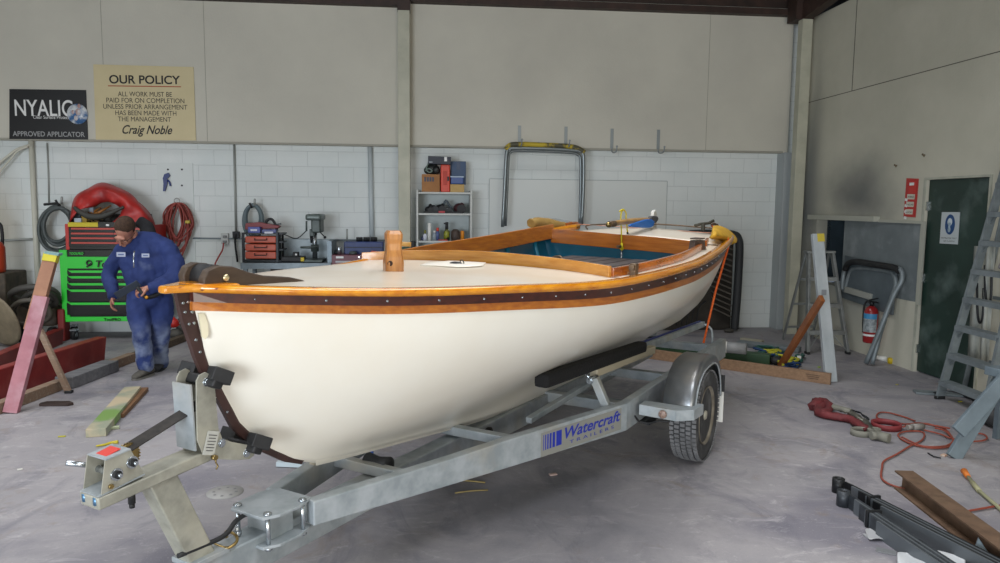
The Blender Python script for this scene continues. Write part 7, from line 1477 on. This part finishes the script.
mx = nt.nodes.new('ShaderNodeMix'); mx.data_type = 'RGBA'; nt.links.new(ml.outputs[0], mx.inputs[0]); nt.links.new(old, mx.inputs[6]); mx.inputs[7].default_value = srgb('8f9bb0'); nt.links.new(mx.outputs[2], b_.inputs['Base Color'])
# dark hood and collar
q = MB(); limb(q, [J(142, 221, .12), J(147, 228, .13), J(149, 237, .12)], [.045, .07, .08], 16); limb(q, [J(139, 224, .12), J(146, 225, .14)], [.04, .045], 12)
hd = q.build('hood', mat('hood_black', '17181b', .95, col2='222327', scale=20), man); remesh(hd, .010, 4)
# name patches, zip
for (x, y, w_, h_, dd, lb) in ((121, 254.5, .115, .062, -.165, 'name patch'), (145.5, 255.5, .10, .052, -.165, 'name patch')):
    c_ = J(x, y, dd); vd = (CAM-c_).normalized(); rx_ = V(1, .0, 0); uz = vd.cross(rx_).normalized(); uz = uz if uz.z > 0 else -uz
    q = MB(); q.box(c_, (w_*.72, h_*.72, .004), Matrix((rx_, uz, rx_.cross(uz))).transposed(), bev=.0018); pp = q.build('name_patch', mat('patch_%d' % int(x), 'a9b0c4', .8), man)
    q = MB(); q.box(c_+vd*.003, (w_*.45, h_*.22, .002), Matrix((rx_, uz, rx_.cross(uz))).transposed()); q.build('stitching', mat('stitch_%d' % int(x), '5c6a92', .8), pp)
q = MB(); q.tube([J(134.5, 251, -.155), J(133.5, 258, -.17), J(134, 268, -.185)], .007, 6); q.build('zip', M_zinc, man)
# shoes
for c_, tip, lb in ((J(146, 369, -.03), J(136.5, 378.5, -.16), 1), (J(161, 364, .32), J(157.5, 368, .20), 2)):
    a = Vector((c_.x, c_.y, 0)); b_ = Vector((tip.x, tip.y, 0)); dd_ = (b_-a).normalized(); nn = V(-dd_.y, dd_.x, 0); L = .30
    q = MB(); rows = []
    for u, w_, h_ in ((-.10, .030, .05), (-.085, .040, .085), (-.03, .044, .10), (.03, .046, .085), (.09, .052, .062), (.145, .048, .048), (.175, .032, .034), (.185, .012, .020)):
        cc = a+dd_*u; rows.append([cc+nn*w_*math.cos(t)+V(0, 0, .014+max(0, h_*(.5+.5*math.sin(t))-0)) for t in [2*math.pi*i/14 for i in range(14)]])
    vs = q.grid(rows, closed=True); q.cap(vs[0], True); q.cap(vs[-1]); sh_ = q.build('shoe', mat('shoe_%d' % lb, '5b574f', .85, col2='3f3d3a', scale=14) if lb == 1 else mat('shoe_2', '2a2b2e', .8), man, subsurf=1)
    q = MB(); q.prism([(-.10, -.02), (-.10, .02), (-.05, .045), (.06, .05), (.14, .045), (.18, .02), (.188, 0), (.18, -.025), (.14, -.045), (.06, -.048), (-.05, -.045)], a+V(0, 0, .009), dd_, nn, .018); q.build('sole', M_black if lb == 2 else mat('sole_grey', '6b6862', .8), sh_)
# the tool in his hands
tl_ = thing('scraper_tool', 'dark grey long scraper with yellow-marked black handle held by the man', 'tool', tuple(J(140, 288, -.24)))
q = MB(); q.bar(J(116, 296, -.27), J(139, 283, -.27), .012, .07, upv=(.4, -.3, 1), bev=.004); q.build('blade', mat('tool_grey', '3c4450', .4, .4), tl_)
q = MB(); q.tube([J(137, 287, -.27), J(143, 294, -.25), J(147, 297.5, -.22), J(156, 295, -.15), J(163, 290, -.12)], lambda t: .018+.006*t, 10, smooth=3); q.build('handle', M_black, tl_)
q = MB(); q.sphere(J(146.5, 297.3, -.255), .016); q.build('yellow_button', mat('button_yellow', 'c98a1c', .4), tl_)

# ================================================================ GROUPS of look-alikes that stand together
from collections import defaultdict
fam = defaultdict(list)
for o in COL.objects:
    if o.parent is None and 'category' in o: fam[o.name.split('.')[0]].append(o)
GN = {'bottle': 'bottles on the shelf unit', 'power_tool': 'black power tools on shelf and case', 'leaf_spring': 'leaf spring stacks on the floor', 'hose_coil': 'hose coils on the block wall', 'conduit': 'conduits on the block wall', 'pipe': 'pipes at the far left of the wall',
      'chisel': 'chisels in the open tool chest', 'spanner': 'spanners in the open tool chest', 'vacuum_hose': 'hose loops on the vacuum', 'blue_carton': 'cartons on the drawer rack', 'wall_nail': 'nails in the right wall', 'pale_sheet': 'pale sheets behind the large ladder',
      'hook_strap': 'hook straps behind the large ladder', 'strap_roll': 'webbing rolls by the ratchet strap', 'floor_timber': 'long timbers on the left floor', 'red_channel': 'red steel channels at the left', 'timber_offcut': 'offcuts on the floor by the winch',
      'twig': 'twigs below the trailer rail', 'paper_scrap': 'pale paper scraps on the floor', 'scrap': 'tiny scraps on the right floor', 'floor_tool': 'tools heaped behind the man', 'step_ladder': 'step ladders on the right'}
for k, L in fam.items():
    if len(L) > 1:
        for o in L:
            if 'group' not in o and k in GN: o['group'] = GN[k]
